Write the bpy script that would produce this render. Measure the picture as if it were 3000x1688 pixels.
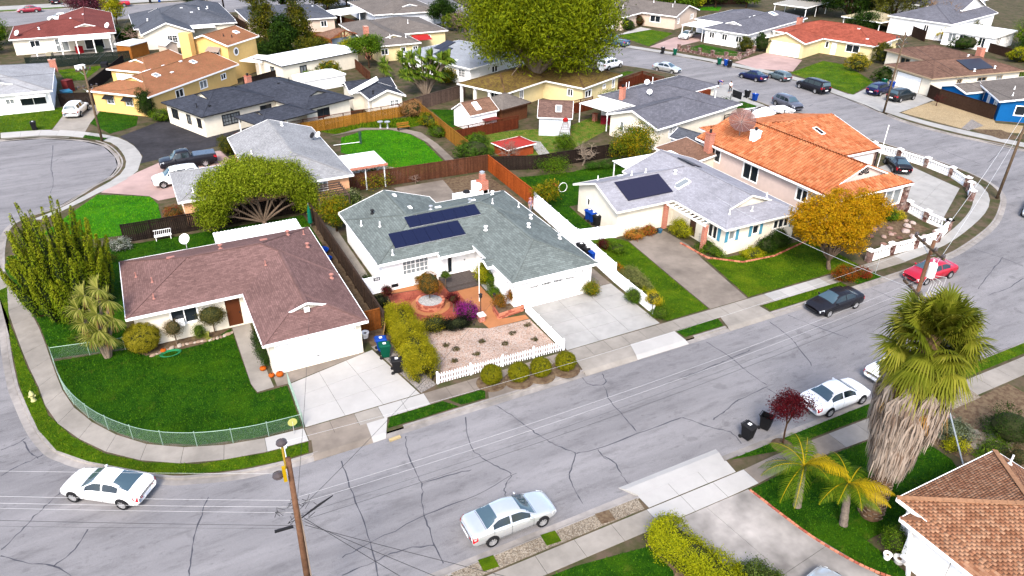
import bpy, bmesh, math, random
import numpy as np
from mathutils import Vector, Matrix
R=math.radians; rnd=random.Random(7); nrg=np.random.default_rng(7)
sc=bpy.context.scene; col=sc.collection
for o in list(bpy.data.objects): bpy.data.objects.remove(o)
# ---------------------------------------------------------------- camera, world, sun, exposure
# metres; X runs along the street, Y up the block, camera hovers 29 m over the near pavement
CAM_H=29.0; PITCH=R(29.72); ROLL=R(0.8); YAW=R(27.56); FOCAL=2157.0/3000*36
fw=Vector((math.sin(YAW)*math.cos(PITCH),math.cos(YAW)*math.cos(PITCH),-math.sin(PITCH)))
rt=Vector((math.cos(YAW),-math.sin(YAW),0)); up=rt.cross(fw)
rt,up=rt*math.cos(ROLL)+up*math.sin(ROLL),up*math.cos(ROLL)-rt*math.sin(ROLL)
cam=bpy.data.cameras.new('camera'); co=bpy.data.objects.new('camera',cam); col.objects.link(co)
cam.sensor_width=36; cam.lens=FOCAL; cam.clip_end=3000; cam.clip_start=.5
M=Matrix((rt,up,-fw)).transposed().to_4x4(); M.translation=(0,0,CAM_H); co.matrix_world=M
sc.camera=co
w=bpy.data.worlds.new('World'); sc.world=w; w.use_nodes=True
nt=w.node_tree; bg=nt.nodes['Background']; sky=nt.nodes.new('ShaderNodeTexSky'); sky.sky_type='NISHITA'; sky.sun_disc=False
SUN_EL=R(46); SUN_AZ=R(215)      # compass-style azimuth of the sun, clockwise from +Y
sky.sun_elevation=SUN_EL; sky.sun_rotation=SUN_AZ; sky.air_density=1.0; sky.dust_density=3.0; sky.ozone_density=1.0
nt.links.new(sky.outputs[0],bg.inputs[0]); bg.inputs[1].default_value=.15
sl=bpy.data.lights.new('sun','SUN'); sl.energy=1.5; sl.angle=R(14); sl.color=(1,.95,.88)
so=bpy.data.objects.new('sun',sl); col.objects.link(so)
sd=Vector((math.sin(SUN_AZ)*math.cos(SUN_EL),math.cos(SUN_AZ)*math.cos(SUN_EL),math.sin(SUN_EL)))
so.rotation_euler=sd.to_track_quat('Z','Y').to_euler(); so.location=sd*200
sc.view_settings.view_transform='Standard'; sc.view_settings.look='None'; sc.view_settings.gamma=1
sc.view_settings.use_curve_mapping=False; sc.view_settings.exposure=1.78
sc.render.engine='CYCLES'; sc.cycles.max_bounces=6; sc.cycles.diffuse_bounces=3; sc.cycles.transparent_max_bounces=6
# ---------------------------------------------------------------- helpers
def link(o,parent=None):
    col.objects.link(o)
    if parent is not None: o.parent=parent
    return o
def tag(o,label=None,cat=None,group=None,kind=None):
    if label: o['label']=label
    if cat: o['category']=cat
    if group: o['group']=group
    if kind: o['kind']=kind
    return o
def thing(name,label,cat,loc=(0,0,0),rz=0,group=None):
    o=bpy.data.objects.new(name,None); o.empty_display_size=.3
    o.location=loc if len(loc)==3 else (loc[0],loc[1],0); o.rotation_euler=(0,0,rz); link(o)
    return tag(o,label,cat,group)
def copy_tree(o,parent=None,**kw):
    kids=[c for c in bpy.data.objects if c.parent==o] if parent is None else list(o.children)
    c=o.copy(); col.objects.link(c); c.parent=parent
    for k in kids: copy_tree(k,c)
    return c
class MB:
    def __init__(s): s.v=[];s.f=[];s.uv=[]
    def poly(s,pts,uv=None):
        n=len(s.v); s.v+=[tuple(p) for p in pts]; s.f.append(tuple(range(n,n+len(pts))))
        s.uv.append(uv or [(0,0)]*len(pts)); return s
    def mesh(s,vs,fs):
        n=len(s.v); s.v+=[tuple(p) for p in vs]
        for f in fs: s.f.append(tuple(i+n for i in f)); s.uv.append([(0,0)]*len(f))
        return s
    def box(s,x0,x1,y0,y1,z0,z1):
        return s.mesh([(x0,y0,z0),(x1,y0,z0),(x1,y1,z0),(x0,y1,z0),(x0,y0,z1),(x1,y0,z1),(x1,y1,z1),(x0,y1,z1)],
          [(3,2,1,0),(4,5,6,7),(0,1,5,4),(1,2,6,5),(2,3,7,6),(3,0,4,7)])
    def beam(s,a,b,w,h,upv=(0,0,1)):
        a=Vector(a);b=Vector(b);d=(b-a).normalized();u=Vector(upv)
        sd=d.cross(u)
        if sd.length<1e-4: sd=d.cross(Vector((1,0,0)))
        sd.normalize();u=sd.cross(d);x=sd*w/2;y=u*h/2
        return s.mesh([a-x-y,a+x-y,a+x+y,a-x+y,b-x-y,b+x-y,b+x+y,b-x+y],[(3,2,1,0),(4,5,6,7),(0,1,5,4),(1,2,6,5),(2,3,7,6),(3,0,4,7)])
    def tube(s,pts,rs,n=8,cap=True):
        pts=[Vector(p) for p in pts]
        if not hasattr(rs,'__len__'): rs=[rs]*len(pts)
        vs=[];fs=[];pu=None
        for i,p in enumerate(pts):
            d=(pts[min(i+1,len(pts)-1)]-pts[max(i-1,0)]).normalized()
            if pu is None: pu=d.cross(Vector((0,0,1)) if abs(d.z)<.9 else Vector((1,0,0))).normalized()
            pu=(pu-d*pu.dot(d)).normalized(); pv=d.cross(pu)
            for k in range(n):
                a=2*math.pi*k/n; vs.append(p+(pu*math.cos(a)+pv*math.sin(a))*rs[i])
        for i in range(len(pts)-1):
            for k in range(n):
                fs.append((i*n+k,i*n+(k+1)%n,(i+1)*n+(k+1)%n,(i+1)*n+k))
        if cap: fs.append(tuple(range(n))[::-1]); fs.append(tuple((len(pts)-1)*n+k for k in range(n)))
        return s.mesh(vs,fs)
    def lathe(s,prof,c=(0,0,0),n=16,sx=1,sy=1,ring=False):
        vs=[];fs=[];m=len(prof)
        for r,z in prof:
            for k in range(n): a=2*math.pi*k/n; vs.append((c[0]+r*sx*math.cos(a),c[1]+r*sy*math.sin(a),c[2]+z))
        for i in range(m-1):
            for k in range(n): fs.append((i*n+k,i*n+(k+1)%n,(i+1)*n+(k+1)%n,(i+1)*n+k))
        if ring:
            for k in range(n): fs.append(((m-1)*n+k,(m-1)*n+(k+1)%n,(k+1)%n,k))
        else: fs.append(tuple(range(n))[::-1]); fs.append(tuple((m-1)*n+k for k in range(n)))
        return s.mesh(vs,fs)
    def prism(s,pts,z0,z1):
        n=len(pts); pts=ccw(pts)
        return s.mesh([(p[0],p[1],z0) for p in pts]+[(p[0],p[1],z1) for p in pts],
            [tuple(range(n))[::-1],tuple(range(n,2*n))]+[(i,(i+1)%n,n+(i+1)%n,n+i) for i in range(n)])
    def build(s,name,mat,parent=None,smooth=False,bevel=0,sub=0):
        me=bpy.data.meshes.new(name); me.from_pydata(s.v,[],s.f)
        if any(any(p!=(0,0) for p in u) for u in s.uv):
            l=me.uv_layers.new(name='UVMap'); i=0
            for u in s.uv:
                for p in u: l.data[i].uv=p; i+=1
        me.materials.append(mat)
        if smooth: me.shade_smooth()
        o=bpy.data.objects.new(name,me); link(o,parent)
        if bevel:
            b=o.modifiers.new('bevel','BEVEL'); b.width=bevel; b.segments=2; b.limit_method='ANGLE'
        if sub:
            b=o.modifiers.new('sub','SUBSURF'); b.levels=sub; b.render_levels=sub
        return o
def area2(p): return sum(p[i][0]*p[(i+1)%len(p)][1]-p[(i+1)%len(p)][0]*p[i][1] for i in range(len(p)))
def ccw(p): p=list(p); return p if area2(p)>0 else p[::-1]
def npmesh(name,verts,faces,mat,parent=None,tint=None,smooth=False):
    """verts (n,3), faces (m,k) all the same k; tint = one float per face"""
    me=bpy.data.meshes.new(name); k=faces.shape[1]; m=len(faces)
    me.vertices.add(len(verts)); me.vertices.foreach_set('co',np.ascontiguousarray(verts,dtype=np.float32).ravel())
    me.loops.add(m*k); me.loops.foreach_set('vertex_index',np.ascontiguousarray(faces,dtype=np.int32).ravel())
    me.polygons.add(m); me.polygons.foreach_set('loop_start',np.arange(0,m*k,k,dtype=np.int32))
    me.update(calc_edges=True)
    if tint is not None:
        a=me.attributes.new('tint','FLOAT','FACE'); a.data.foreach_set('value',np.asarray(tint,dtype=np.float32))
    me.materials.append(mat)
    if smooth: me.shade_smooth()
    return link(bpy.data.objects.new(name,me),parent)
def inpoly(px,py,poly):
    c=np.zeros(len(px),bool); n=len(poly)
    for i in range(n):
        x0,y0=poly[i][:2];x1,y1=poly[(i+1)%n][:2]
        t=((y0>py)!=(y1>py))&(px<(x1-x0)*(py-y0)/((y1-y0) or 1e-9)+x0); c^=t
    return c
def smooth_line(pts,n=6,closed=False):
    pts=[Vector((p[0],p[1],p[2] if len(p)>2 else 0)) for p in pts];out=[];m=len(pts)
    for i in range(m if closed else m-1):
        if closed: a,b,c,d=pts[i-1],pts[i],pts[(i+1)%m],pts[(i+2)%m]
        else: a,b,c,d=pts[max(i-1,0)],pts[i],pts[i+1],pts[min(i+2,m-1)]
        for k in range(n):
            t=k/n; out.append(.5*((2*b)+(c-a)*t+(2*a-5*b+4*c-d)*t*t+(3*b-a-3*c+d)*t**3))
    if not closed: out.append(pts[-1])
    return out
# ---------------------------------------------------------------- materials
def lin(c): c/=255; return c/12.92 if c<=.04045 else ((c+.055)/1.055)**2.4
GAIN=2.9
def pc(r,g,b,k=1):   # surface colour that an evenly lit patch shows as r,g,b in the picture
    return tuple(min(.82,max(.002,lin(x)/GAIN)) for x in (r,g,b))
def wc(r,g,b): return tuple(min(.82,lin(x)/GAIN*1.75) for x in (r,g,b))
def rgb(c): return (c[0],c[1],c[2],1)
def mul(c,k): return tuple(min(.9,x*k) for x in c)
_m={}; CAPS={}
def node(nt,t,**kw):
    n=nt.nodes.new(t)
    for k,v in kw.items(): setattr(n,k,v)
    return n
def mixc(nt,a,b,fac,blend='MIX'):
    n=node(nt,'ShaderNodeMix',data_type='RGBA',blend_type=blend)
    for sock,val in ((n.inputs[0],fac),(n.inputs[6],a),(n.inputs[7],b)):
        if isinstance(val,bpy.types.NodeSocket): nt.links.new(val,sock)
        elif isinstance(val,(int,float)): sock.default_value=val
        else: sock.default_value=rgb(val)
    return n.outputs[2]
def ramp(nt,src,stops):
    n=node(nt,'ShaderNodeValToRGB'); e=n.color_ramp.elements
    while len(e)<len(stops): e.new(.5)
    for el,(p,c) in zip(e,stops): el.position=p; el.color=rgb(c) if hasattr(c,'__len__') else (c,c,c,1)
    nt.links.new(src,n.inputs[0]); return n.outputs[0]
def noise(nt,vec,scale,detail=3,rough=.55,sc3=None):
    if sc3:
        mp=node(nt,'ShaderNodeMapping'); mp.inputs['Scale'].default_value=sc3; nt.links.new(vec,mp.inputs[0]); vec=mp.outputs[0]
    n=node(nt,'ShaderNodeTexNoise'); n.inputs['Scale'].default_value=scale; n.inputs['Detail'].default_value=detail; n.inputs['Roughness'].default_value=rough
    nt.links.new(vec,n.inputs['Vector']); return n.outputs['Fac']
def base(name,rough=.8,metal=0,spec=.3,coat=0):
    m=bpy.data.materials.new(name); m.use_nodes=True; b=m.node_tree.nodes['Principled BSDF']
    b.inputs['Roughness'].default_value=rough; b.inputs['Metallic'].default_value=metal
    b.inputs['Specular IOR Level'].default_value=spec*(.22 if rough>=.4 else .6); b.inputs['Coat Weight'].default_value=coat; b.inputs['Coat Roughness'].default_value=.05
    return m,m.node_tree,b
def pos(nt): return node(nt,'ShaderNodeNewGeometry').outputs['Position']
def bump(nt,b,h,strength=.3,dist=.02):
    n=node(nt,'ShaderNodeBump'); n.inputs['Strength'].default_value=strength; n.inputs['Distance'].default_value=dist
    nt.links.new(h,n.inputs['Height']); nt.links.new(n.outputs[0],b.inputs['Normal'])
def mat(name,c,rough=.8,var=.15,scale=2.,bmp=0,bscale=30,metal=0,spec=.3,coat=0,big=.12,objvar=0,c2=None,tint=0):
    if name in _m: return _m[name]
    m,nt,b=base(name,rough,metal,spec,coat); p=pos(nt)
    if c2 is None: o=mixc(nt,mul(c,1-var),mul(c,1+var),ramp(nt,noise(nt,p,scale,4,.65),[(.3,0),(.7,1)]))
    else: o=mixc(nt,c,c2,ramp(nt,noise(nt,p,scale,4,.65),[(.38,0),(.62,1)]))
    if big: o=mixc(nt,o,mixc(nt,(1-big*1.6,)*3,(1,1,1),ramp(nt,noise(nt,p,.25,4,.6),[(.35,0),(.6,1)])),1,'MULTIPLY')
    if objvar:
        oi=node(nt,'ShaderNodeObjectInfo'); o=mixc(nt,o,ramp(nt,oi.outputs['Random'],[(0,(1-objvar,)*3),(1,(1,1,1))]),1,'MULTIPLY')
    if tint:
        at=node(nt,'ShaderNodeAttribute',attribute_name='tint'); o=mixc(nt,o,ramp(nt,at.outputs['Fac'],[(0,(1-tint,)*3),(1,(1,1,1))]),1,'MULTIPLY')
    nt.links.new(o,b.inputs['Base Color'])
    if bmp: bump(nt,b,noise(nt,p,bscale,3),bmp)
    _m[name]=m; return m
def flat(name,c,rough=.5,metal=0,spec=.4,coat=0,emit=0):
    if name in _m: return _m[name]
    m,nt,b=base(name,rough,metal,spec,coat); p=pos(nt)
    o=mixc(nt,mul(c,.93),mul(c,1.05),noise(nt,p,6,2)); nt.links.new(o,b.inputs['Base Color']); _m[name]=m; return m
def shingle(name,c,bw=.32,rh=.14,var=.25,c2=None,mort=.62,big=.2,rough=.9,bs=.5):
    """asphalt shingle courses, laid out along the slope through the roof's own UVs (metres)"""
    if name in _m: return _m[name]
    m,nt,b=base(name,rough,0,.2); uv=node(nt,'ShaderNodeUVMap'); uv.uv_map='UVMap'
    br=node(nt,'ShaderNodeTexBrick'); br.offset=.37; br.squash=1
    br.inputs['Scale'].default_value=1; br.inputs['Brick Width'].default_value=bw; br.inputs['Row Height'].default_value=rh
    br.inputs['Mortar Size'].default_value=.012; br.inputs['Mortar Smooth'].default_value=.3; br.inputs['Bias'].default_value=0
    br.inputs['Color1'].default_value=rgb(mul(c,1-var)); br.inputs['Color2'].default_value=rgb(mul(c2 or c,1+var)); br.inputs['Mortar'].default_value=rgb(mul(c,mort))
    nt.links.new(uv.outputs[0],br.inputs['Vector']); p=pos(nt)
    o=mixc(nt,br.outputs['Color'],ramp(nt,noise(nt,p,.35,5,.65),[(.3,(1-big,)*3),(.65,(1.08,)*3)]),1,'MULTIPLY')
    o=mixc(nt,o,ramp(nt,noise(nt,p,9,3,.7),[(.25,(.8,)*3),(.75,(1.12,)*3)]),1,'MULTIPLY')
    nt.links.new(o,b.inputs['Base Color']); bump(nt,b,br.outputs['Fac'],-bs,.02); _m[name]=m; CAPS[m.name]=mat(name+'_cap',mul(c,.93),.9,.18,5,big=big); return m
def leafmat(name,*cs,rough=.6,trans=.25):
    """leaf colours picked per leaf through the tint attribute"""
    if name in _m: return _m[name]
    m,nt,b=base(name,rough,0,.25); at=node(nt,'ShaderNodeAttribute',attribute_name='tint')
    o=ramp(nt,at.outputs['Fac'],[(0,mul(cs[0],.55))]+[(.12+.76*i/(len(cs)-1),mul(c,1.35)) for i,c in enumerate(cs)]+[(1,mul(cs[-1],1.5))])
    nt.links.new(o,b.inputs['Base Color']); out=nt.nodes['Material Output']
    tr=node(nt,'ShaderNodeBsdfTranslucent'); nt.links.new(o,tr.inputs[0]); mx=node(nt,'ShaderNodeMixShader'); mx.inputs[0].default_value=trans
    nt.links.new(b.outputs[0],mx.inputs[1]); nt.links.new(tr.outputs[0],mx.inputs[2]); nt.links.new(mx.outputs[0],out.inputs[0]); _m[name]=m; return m
# ================================================================ materials of the setting
def asphalt_mat():
    m,nt,b=base('asphalt',.85,0,.3); p=pos(nt)
    a=noise(nt,p,.45,6,.62,(.12,1,1)); c=noise(nt,p,.09,4,.5)
    o=mixc(nt,pc(162,159,161),pc(200,196,197),ramp(nt,a,[(.3,0),(.68,1)]))
    o=mixc(nt,o,pc(212,208,209),ramp(nt,c,[(.5,0),(.75,.6)]))
    o=mixc(nt,o,ramp(nt,noise(nt,p,55,2,.8),[(.3,(.74,)*3),(.7,(1.15,)*3)]),1,'MULTIPLY')
    o=mixc(nt,o,ramp(nt,noise(nt,p,1.3,6,.7,(.35,1.2,1)),[(.28,(.72,)*3),(.5,(1,1,1))]),1,'MULTIPLY')
    o=mixc(nt,o,ramp(nt,noise(nt,p,3.1,5,.75,(.5,1,1)),[(.3,(.66,)*3),(.42,(1,1,1))]),.8,'MULTIPLY')
    o=mixc(nt,o,ramp(nt,noise(nt,p,.62,3,.5),[(.66,(1,1,1)),(.72,(.8,)*3)]),1,'MULTIPLY')
    o=mixc(nt,o,ramp(nt,noise(nt,p,150,2,.9),[(.3,(.7,)*3),(.7,(1.2,)*3)]),1,'MULTIPLY')
    nt.links.new(o,b.inputs['Base Color']); bump(nt,b,noise(nt,p,60,2),.35,.01); return m
def grass_mat(name,c1,c2,c3):
    m,nt,b=base(name,.75,0,.15); p=pos(nt)
    o=mixc(nt,c1,c2,ramp(nt,noise(nt,p,1.6,6,.7),[(.35,0),(.65,1)]))
    o=mixc(nt,o,c3,ramp(nt,noise(nt,p,.35,4,.6),[(.5,0),(.72,.75)]))
    o=mixc(nt,o,mixc(nt,c3,pc(170,160,70),.5),ramp(nt,noise(nt,p,.9,5,.7),[(.58,0),(.74,.6)]))
    o=mixc(nt,o,ramp(nt,noise(nt,p,.5,5,.65),[(.32,(.6,.66,.6)),(.55,(1.05,)*3)]),1,'MULTIPLY')
    o=mixc(nt,o,ramp(nt,noise(nt,p,26,4,.8),[(.28,(.45,)*3),(.7,(1.3,)*3)]),1,'MULTIPLY')
    nt.links.new(o,b.inputs['Base Color']); bump(nt,b,noise(nt,p,22,5,.8),1,.08); return m
def speckle_mat(name,cs,scale=14,big=.2):
    m,nt,b=base(name,.9,0,.2); p=pos(nt); v=node(nt,'ShaderNodeTexVoronoi'); v.inputs['Scale'].default_value=scale; nt.links.new(p,v.inputs['Vector'])
    sp=node(nt,'ShaderNodeSeparateColor'); nt.links.new(v.outputs['Color'],sp.inputs[0])
    o=ramp(nt,sp.outputs[0],[(i/(len(cs)-1),c) for i,c in enumerate(cs)])
    o=mixc(nt,o,ramp(nt,v.outputs['Distance'],[(.25,(1.1,1.1,1.1)),(.8,(.7,)*3)]),1,'MULTIPLY')
    o=mixc(nt,o,ramp(nt,noise(nt,p,.5,4),[(.35,(1-big,)*3),(.6,(1,1,1))]),1,'MULTIPLY')
    nt.links.new(o,b.inputs['Base Color']); bump(nt,b,v.outputs['Distance'],-.6,.03); return m
ASPH=asphalt_mat()
NEWCONC=mat('concrete_new',pc(238,234,228),.85,.05,1.2,.1,40,big=.06)
CONC=mat('concrete_old',pc(205,196,184),.88,.1,1.5,.2,40,big=.16)
CONCP=mat('concrete_pale',pc(222,219,213),.86,.07,1.0,.12,40,big=.1)
CONCW=mat('concrete_weathered',pc(186,172,158),.88,.16,.8,.2,40,big=.22)
CONCS=mat('concrete_stained',pc(228,220,212),.88,.2,.6,.2,40,big=.35)
KERB=mat('kerb_concrete',pc(208,200,193),.88,.14,2.,.2,40,big=.2)
SOIL=mat('soil',pc(120,96,76),.95,.3,3,.6,20,c2=pc(158,136,108))
YARD=mat('yard_earth',pc(132,114,94),.95,.3,.8,.6,20,c2=pc(92,96,58))
JOINT=mat('joint_dirt',pc(110,104,96),.95,.2)
TAR=flat('tar',pc(104,104,112),.7)
GR1=grass_mat('grass_deep',pc(42,94,5),pc(70,124,8),pc(96,142,12))
GR2=grass_mat('grass_olive',pc(78,120,12),pc(112,150,16),pc(148,166,30))
GR3=grass_mat('grass_bright',pc(62,146,4),pc(92,172,10),pc(110,182,16))
PGRAV=speckle_mat('gravel_pink',[pc(244,200,172),pc(254,226,204),pc(248,212,190),pc(255,240,226),pc(206,160,136)],13)
GGRAV=speckle_mat('gravel_grey',[pc(190,180,172),pc(214,204,196),pc(150,142,136),pc(226,220,214)],16)
BARK=speckle_mat('bark_chips',[pc(206,188,164),pc(168,150,128),pc(226,212,190),pc(128,112,96)],18)
SAND=speckle_mat('sand_yard',[pc(226,198,152),pc(236,212,170),pc(214,184,140)],10,.12)
BLACKTOP=mat('blacktop',pc(82,80,84),.9,.22,1.6,.3,50,big=.2)
def stamp_mat():
    m,nt,b=base('stamped_terracotta',.7,0,.3); p=pos(nt)
    o=mixc(nt,pc(176,82,66),pc(222,124,98),ramp(nt,noise(nt,p,1.1,6,.7),[(.3,0),(.7,1)]))
    v=node(nt,'ShaderNodeTexVoronoi',feature='DISTANCE_TO_EDGE'); v.inputs['Scale'].default_value=2.2; nt.links.new(p,v.inputs['Vector'])
    o=mixc(nt,o,ramp(nt,v.outputs['Distance'],[(.0,(.68,)*3),(.05,(1,1,1))]),1,'MULTIPLY')
    nt.links.new(o,b.inputs['Base Color']); bump(nt,b,v.outputs['Distance'],.3,.01); return m
STAMP=stamp_mat(); TERRA=mat('terracotta_path',pc(238,162,110),.8,.08,1.5,.1,40,big=.1)
PINKC=mat('pink_concrete',pc(240,205,196),.85,.08,.8,.1,40,big=.14)
# ================================================================ sheets
from mathutils.geometry import tessellate_polygon
def sheet(name,pts,z,m,parent=None,label=None,holes=()):
    loops=[[Vector((p[0],p[1],0)) for p in ccw(pts)]]+[[Vector((p[0],p[1],0)) for p in h] for h in holes]
    allp=[v for l in loops for v in l]; tr=tessellate_polygon(loops); b=MB(); fs=[]
    for t in tr:
        a=area2([allp[i] for i in t]); fs.append(tuple(t) if a>0 else tuple(t[::-1]))
    b.mesh([(v.x,v.y,z) for v in allp],fs); o=b.build(name,m,parent)
    if parent is None: tag(o,label,kind='structure')
    return o
def offset(pts,d,closed=False):
    out=[];n=len(pts)
    for i in range(n):
        a=pts[i-1] if (closed or i) else pts[i]; c=pts[(i+1)%n] if (closed or i<n-1) else pts[i]
        t=Vector((c[0]-a[0],c[1]-a[1])).normalized(); out.append((pts[i][0]-t.y*d,pts[i][1]+t.x*d))
    return out
def resample(pts,step):
    pts=[Vector(p[:2]) for p in pts]; out=[pts[0]]; acc=0
    for a,b in zip(pts,pts[1:]):
        l=(b-a).length; t=step-acc
        while t<=l: out.append(a+(b-a)*(t/l)); t+=step
        acc=(acc+l)%step
    if (out[-1]-pts[-1]).length>step*.3: out.append(pts[-1])
    return [(p.x,p.y) for p in out]
def paved(name,quad,nu,nv,m,z=.012,gap=.02,th=.05,label=None,parent=None,piece='slab'):
    """a paved area cut into single slabs with open joints; quad = four ground corners"""
    a,b,c,d=[Vector((p[0],p[1])) for p in quad]
    root=parent or tag(sheet(name,quad,z-.006,JOINT),label,kind='structure')
    f=lambda s,t:(a*(1-s)+b*s)*(1-t)+(d*(1-s)+c*s)*t
    lu=((b-a).length+(c-d).length)/2/nu; lv=((d-a).length+(c-b).length)/2/nv
    for i in range(nu):
        for j in range(nv):
            e=gap/2/lu/nu;k=gap/2/lv/nv
            q=[f(i/nu+e,j/nv+k),f((i+1)/nu-e,j/nv+k),f((i+1)/nu-e,(j+1)/nv-k),f(i/nu+e,(j+1)/nv-k)]
            MB().prism(q,z-th,z+rnd.uniform(.006,.012)).build(piece,m,root)
    return root
def walkway(name,inner,outer,m,step=1.6,z=.012,alt=(),label=None):
    """a pavement between two edge lines, one slab per stretch"""
    I=[Vector(p[:2]) for p in smooth_line(inner,8)];O=[Vector(p[:2]) for p in smooth_line(outer,8)]
    L=sum((b-a).length for a,b in zip(I,I[1:])); n=max(2,round(L/step))
    def even(l,n):
        cum=[0]
        for a,b in zip(l,l[1:]): cum.append(cum[-1]+(b-a).length)
        out=[]
        for k in range(n+1):
            t=cum[-1]*k/n; i=max(j for j in range(len(l)-1) if cum[j]<=t+1e-6); s=(t-cum[i])/max(1e-6,cum[i+1]-cum[i]); out.append(l[i]+(l[i+1]-l[i])*min(1,s))
        return out
    A=even(I,n);B=even(O,n)
    root=sheet(name,[tuple(p) for p in A]+[tuple(p) for p in B[::-1]],z-.006,JOINT,label=label)
    for k in range(n):
        t=.011/step; q=[A[k].lerp(A[k+1],t),A[k].lerp(A[k+1],1-t),B[k].lerp(B[k+1],1-t),B[k].lerp(B[k+1],t)]
        mm=m
        for (x0,x1,y0,y1,m2) in alt:
            c=(q[0]+q[2])/2
            if x0<c.x<x1 and y0<c.y<y1: mm=m2
        MB().prism(q,-.05,z+rnd.uniform(0,.006)).build('slab',mm,root)
    return root
GRASS_PTS=[]
def lawn(pts,m,dens=60,z=.018,name='lawn',label=None,h=.07):
    o=sheet(name,pts,z,m,label=label); GRASS_PTS.append((pts,m,dens,z,h)); return o
# ---------------------------------------------------------------- roads, ground and kerbs
E1=[-11.94,54.09,-11.19,48.37,-10.68,45.87,-9.82,42.43,-8.87,39.95,-8.06,38.83,-6.95,37.64]
E1=[(E1[i],E1[i+1]) for i in range(0,len(E1),2)]+[(-3.3,34.55),(-1.4,33.65),(.6,33.0),(2.7,32.7),(5,32.6),(20,32.6),(35,32.6),(50,32.65),(59.4,33.0),(64,33.7),(70.5,35.5),(75.6,37.9),(78.6,39.8),(80.4,41.8),(81.5,44.2),(82.1,48),(82,54),(81.2,66),(81,76),(81.6,86),(80.6,94),(78.3,101),(75.4,106),(70,115),(64.5,134),(61.5,150),(64.5,166),(65,184.5)]
TOPN=[(-140,184.8),(65,184.5)]; TOPF=[(140,201.5),(-140,201.5)]
F1=[(53,22.2),(66,22.6),(76,24.5),(84,28.5),(90,35),(94,42),(94.5,48),(92.3,55),(91.4,62),(92.6,68),(94.2,75),(95,85),(92,96),(88.8,106.5),(85,118.5),(79,131),(73.5,145),(75,165),(77,184.5),(140,184.5)]
LEFT=[(-140,32.6),(-30,33),(-24.5,35),(-22,40),(-22,60),(-22.4,72),(-25,80),(-26.5,88),(-25,96),(-20.5,101.8),(-15.2,103.2),(-11,102.4),(-6.6,99.4),(-4.4,96.3),(-3.3,91.7),(-3.2,88.3),(-4.1,85.2),(-5.8,83.1),(-7,81.2),(-8.9,78.6),(-11.5,77.2),(-13,75),(-13.2,70),(-12.7,63)]
ring=[(-140,22.6),(8,22.6),(30,22.65)]+F1+[(140,203.4),(-140,203.4),(-140,184.8)]+E1[::-1][0:]+LEFT[::-1]
hole=[tuple(p[:2]) for p in offset(ring,-.42,True)]
ground=sheet('ground',[(-600,-400),(700,-400),(700,900),(-600,900)],0,YARD,holes=[hole])
road=sheet('road',ring,-.12,ASPH)
gut=[tuple(p) for p in offset(ring,-.46,True)]
APRON=[(4.75,8.95,32,35),(22.75,31.15,32,35),(35.15,39.4,32,35),(19.4,25.4,21,23.2),(-8,-3.5,98,104),(-3.6,0,80.5,86),(82,95,100,112),(91,98,83,95),(91,99,66,75)]
def in_apron(p): return any(a<p[0]<b and c<p[1]<d for a,b,c,d in APRON)
def kerb_run(pts,sg):
    pts=[tuple(p[:2]) for p in smooth_line(pts,5)]; n=len(pts)
    a=pts;b=offset(pts,sg*.40);c=offset(pts,sg*.43);d=offset(pts,sg*.60)
    g=MB();k=MB()
    for i in range(n-1):
        g.mesh([(*a[i],-.116),(*a[i+1],-.116),(*b[i+1],-.104),(*b[i],-.104)],[(0,1,2,3)])
        m=((a[i][0]+a[i+1][0])/2,(a[i][1]+a[i+1][1])/2)
        if in_apron(m): continue
        k.mesh([(*b[i],-.13),(*b[i+1],-.13),(*c[i+1],.004),(*c[i],.004),(*d[i],.014),(*d[i+1],.014),(*d[i],-.05),(*d[i+1],-.05)],[(0,1,2,3),(3,2,5,4),(4,5,7,6)])
    r=g.build('gutter',KERB); tag(r,kind='structure'); k.build('kerb',KERB,r)
kerb_run([(-12.7,63)]+E1,1); kerb_run([(65,184.5),(-140,184.8)],1)
kerb_run(([(-140,22.6),(-60,22.6),(8,22.6),(30,22.65)]+F1),-1); kerb_run(LEFT,1); kerb_run([(140,203.4),(77,203.4),(-140,203.4)],-1)
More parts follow.
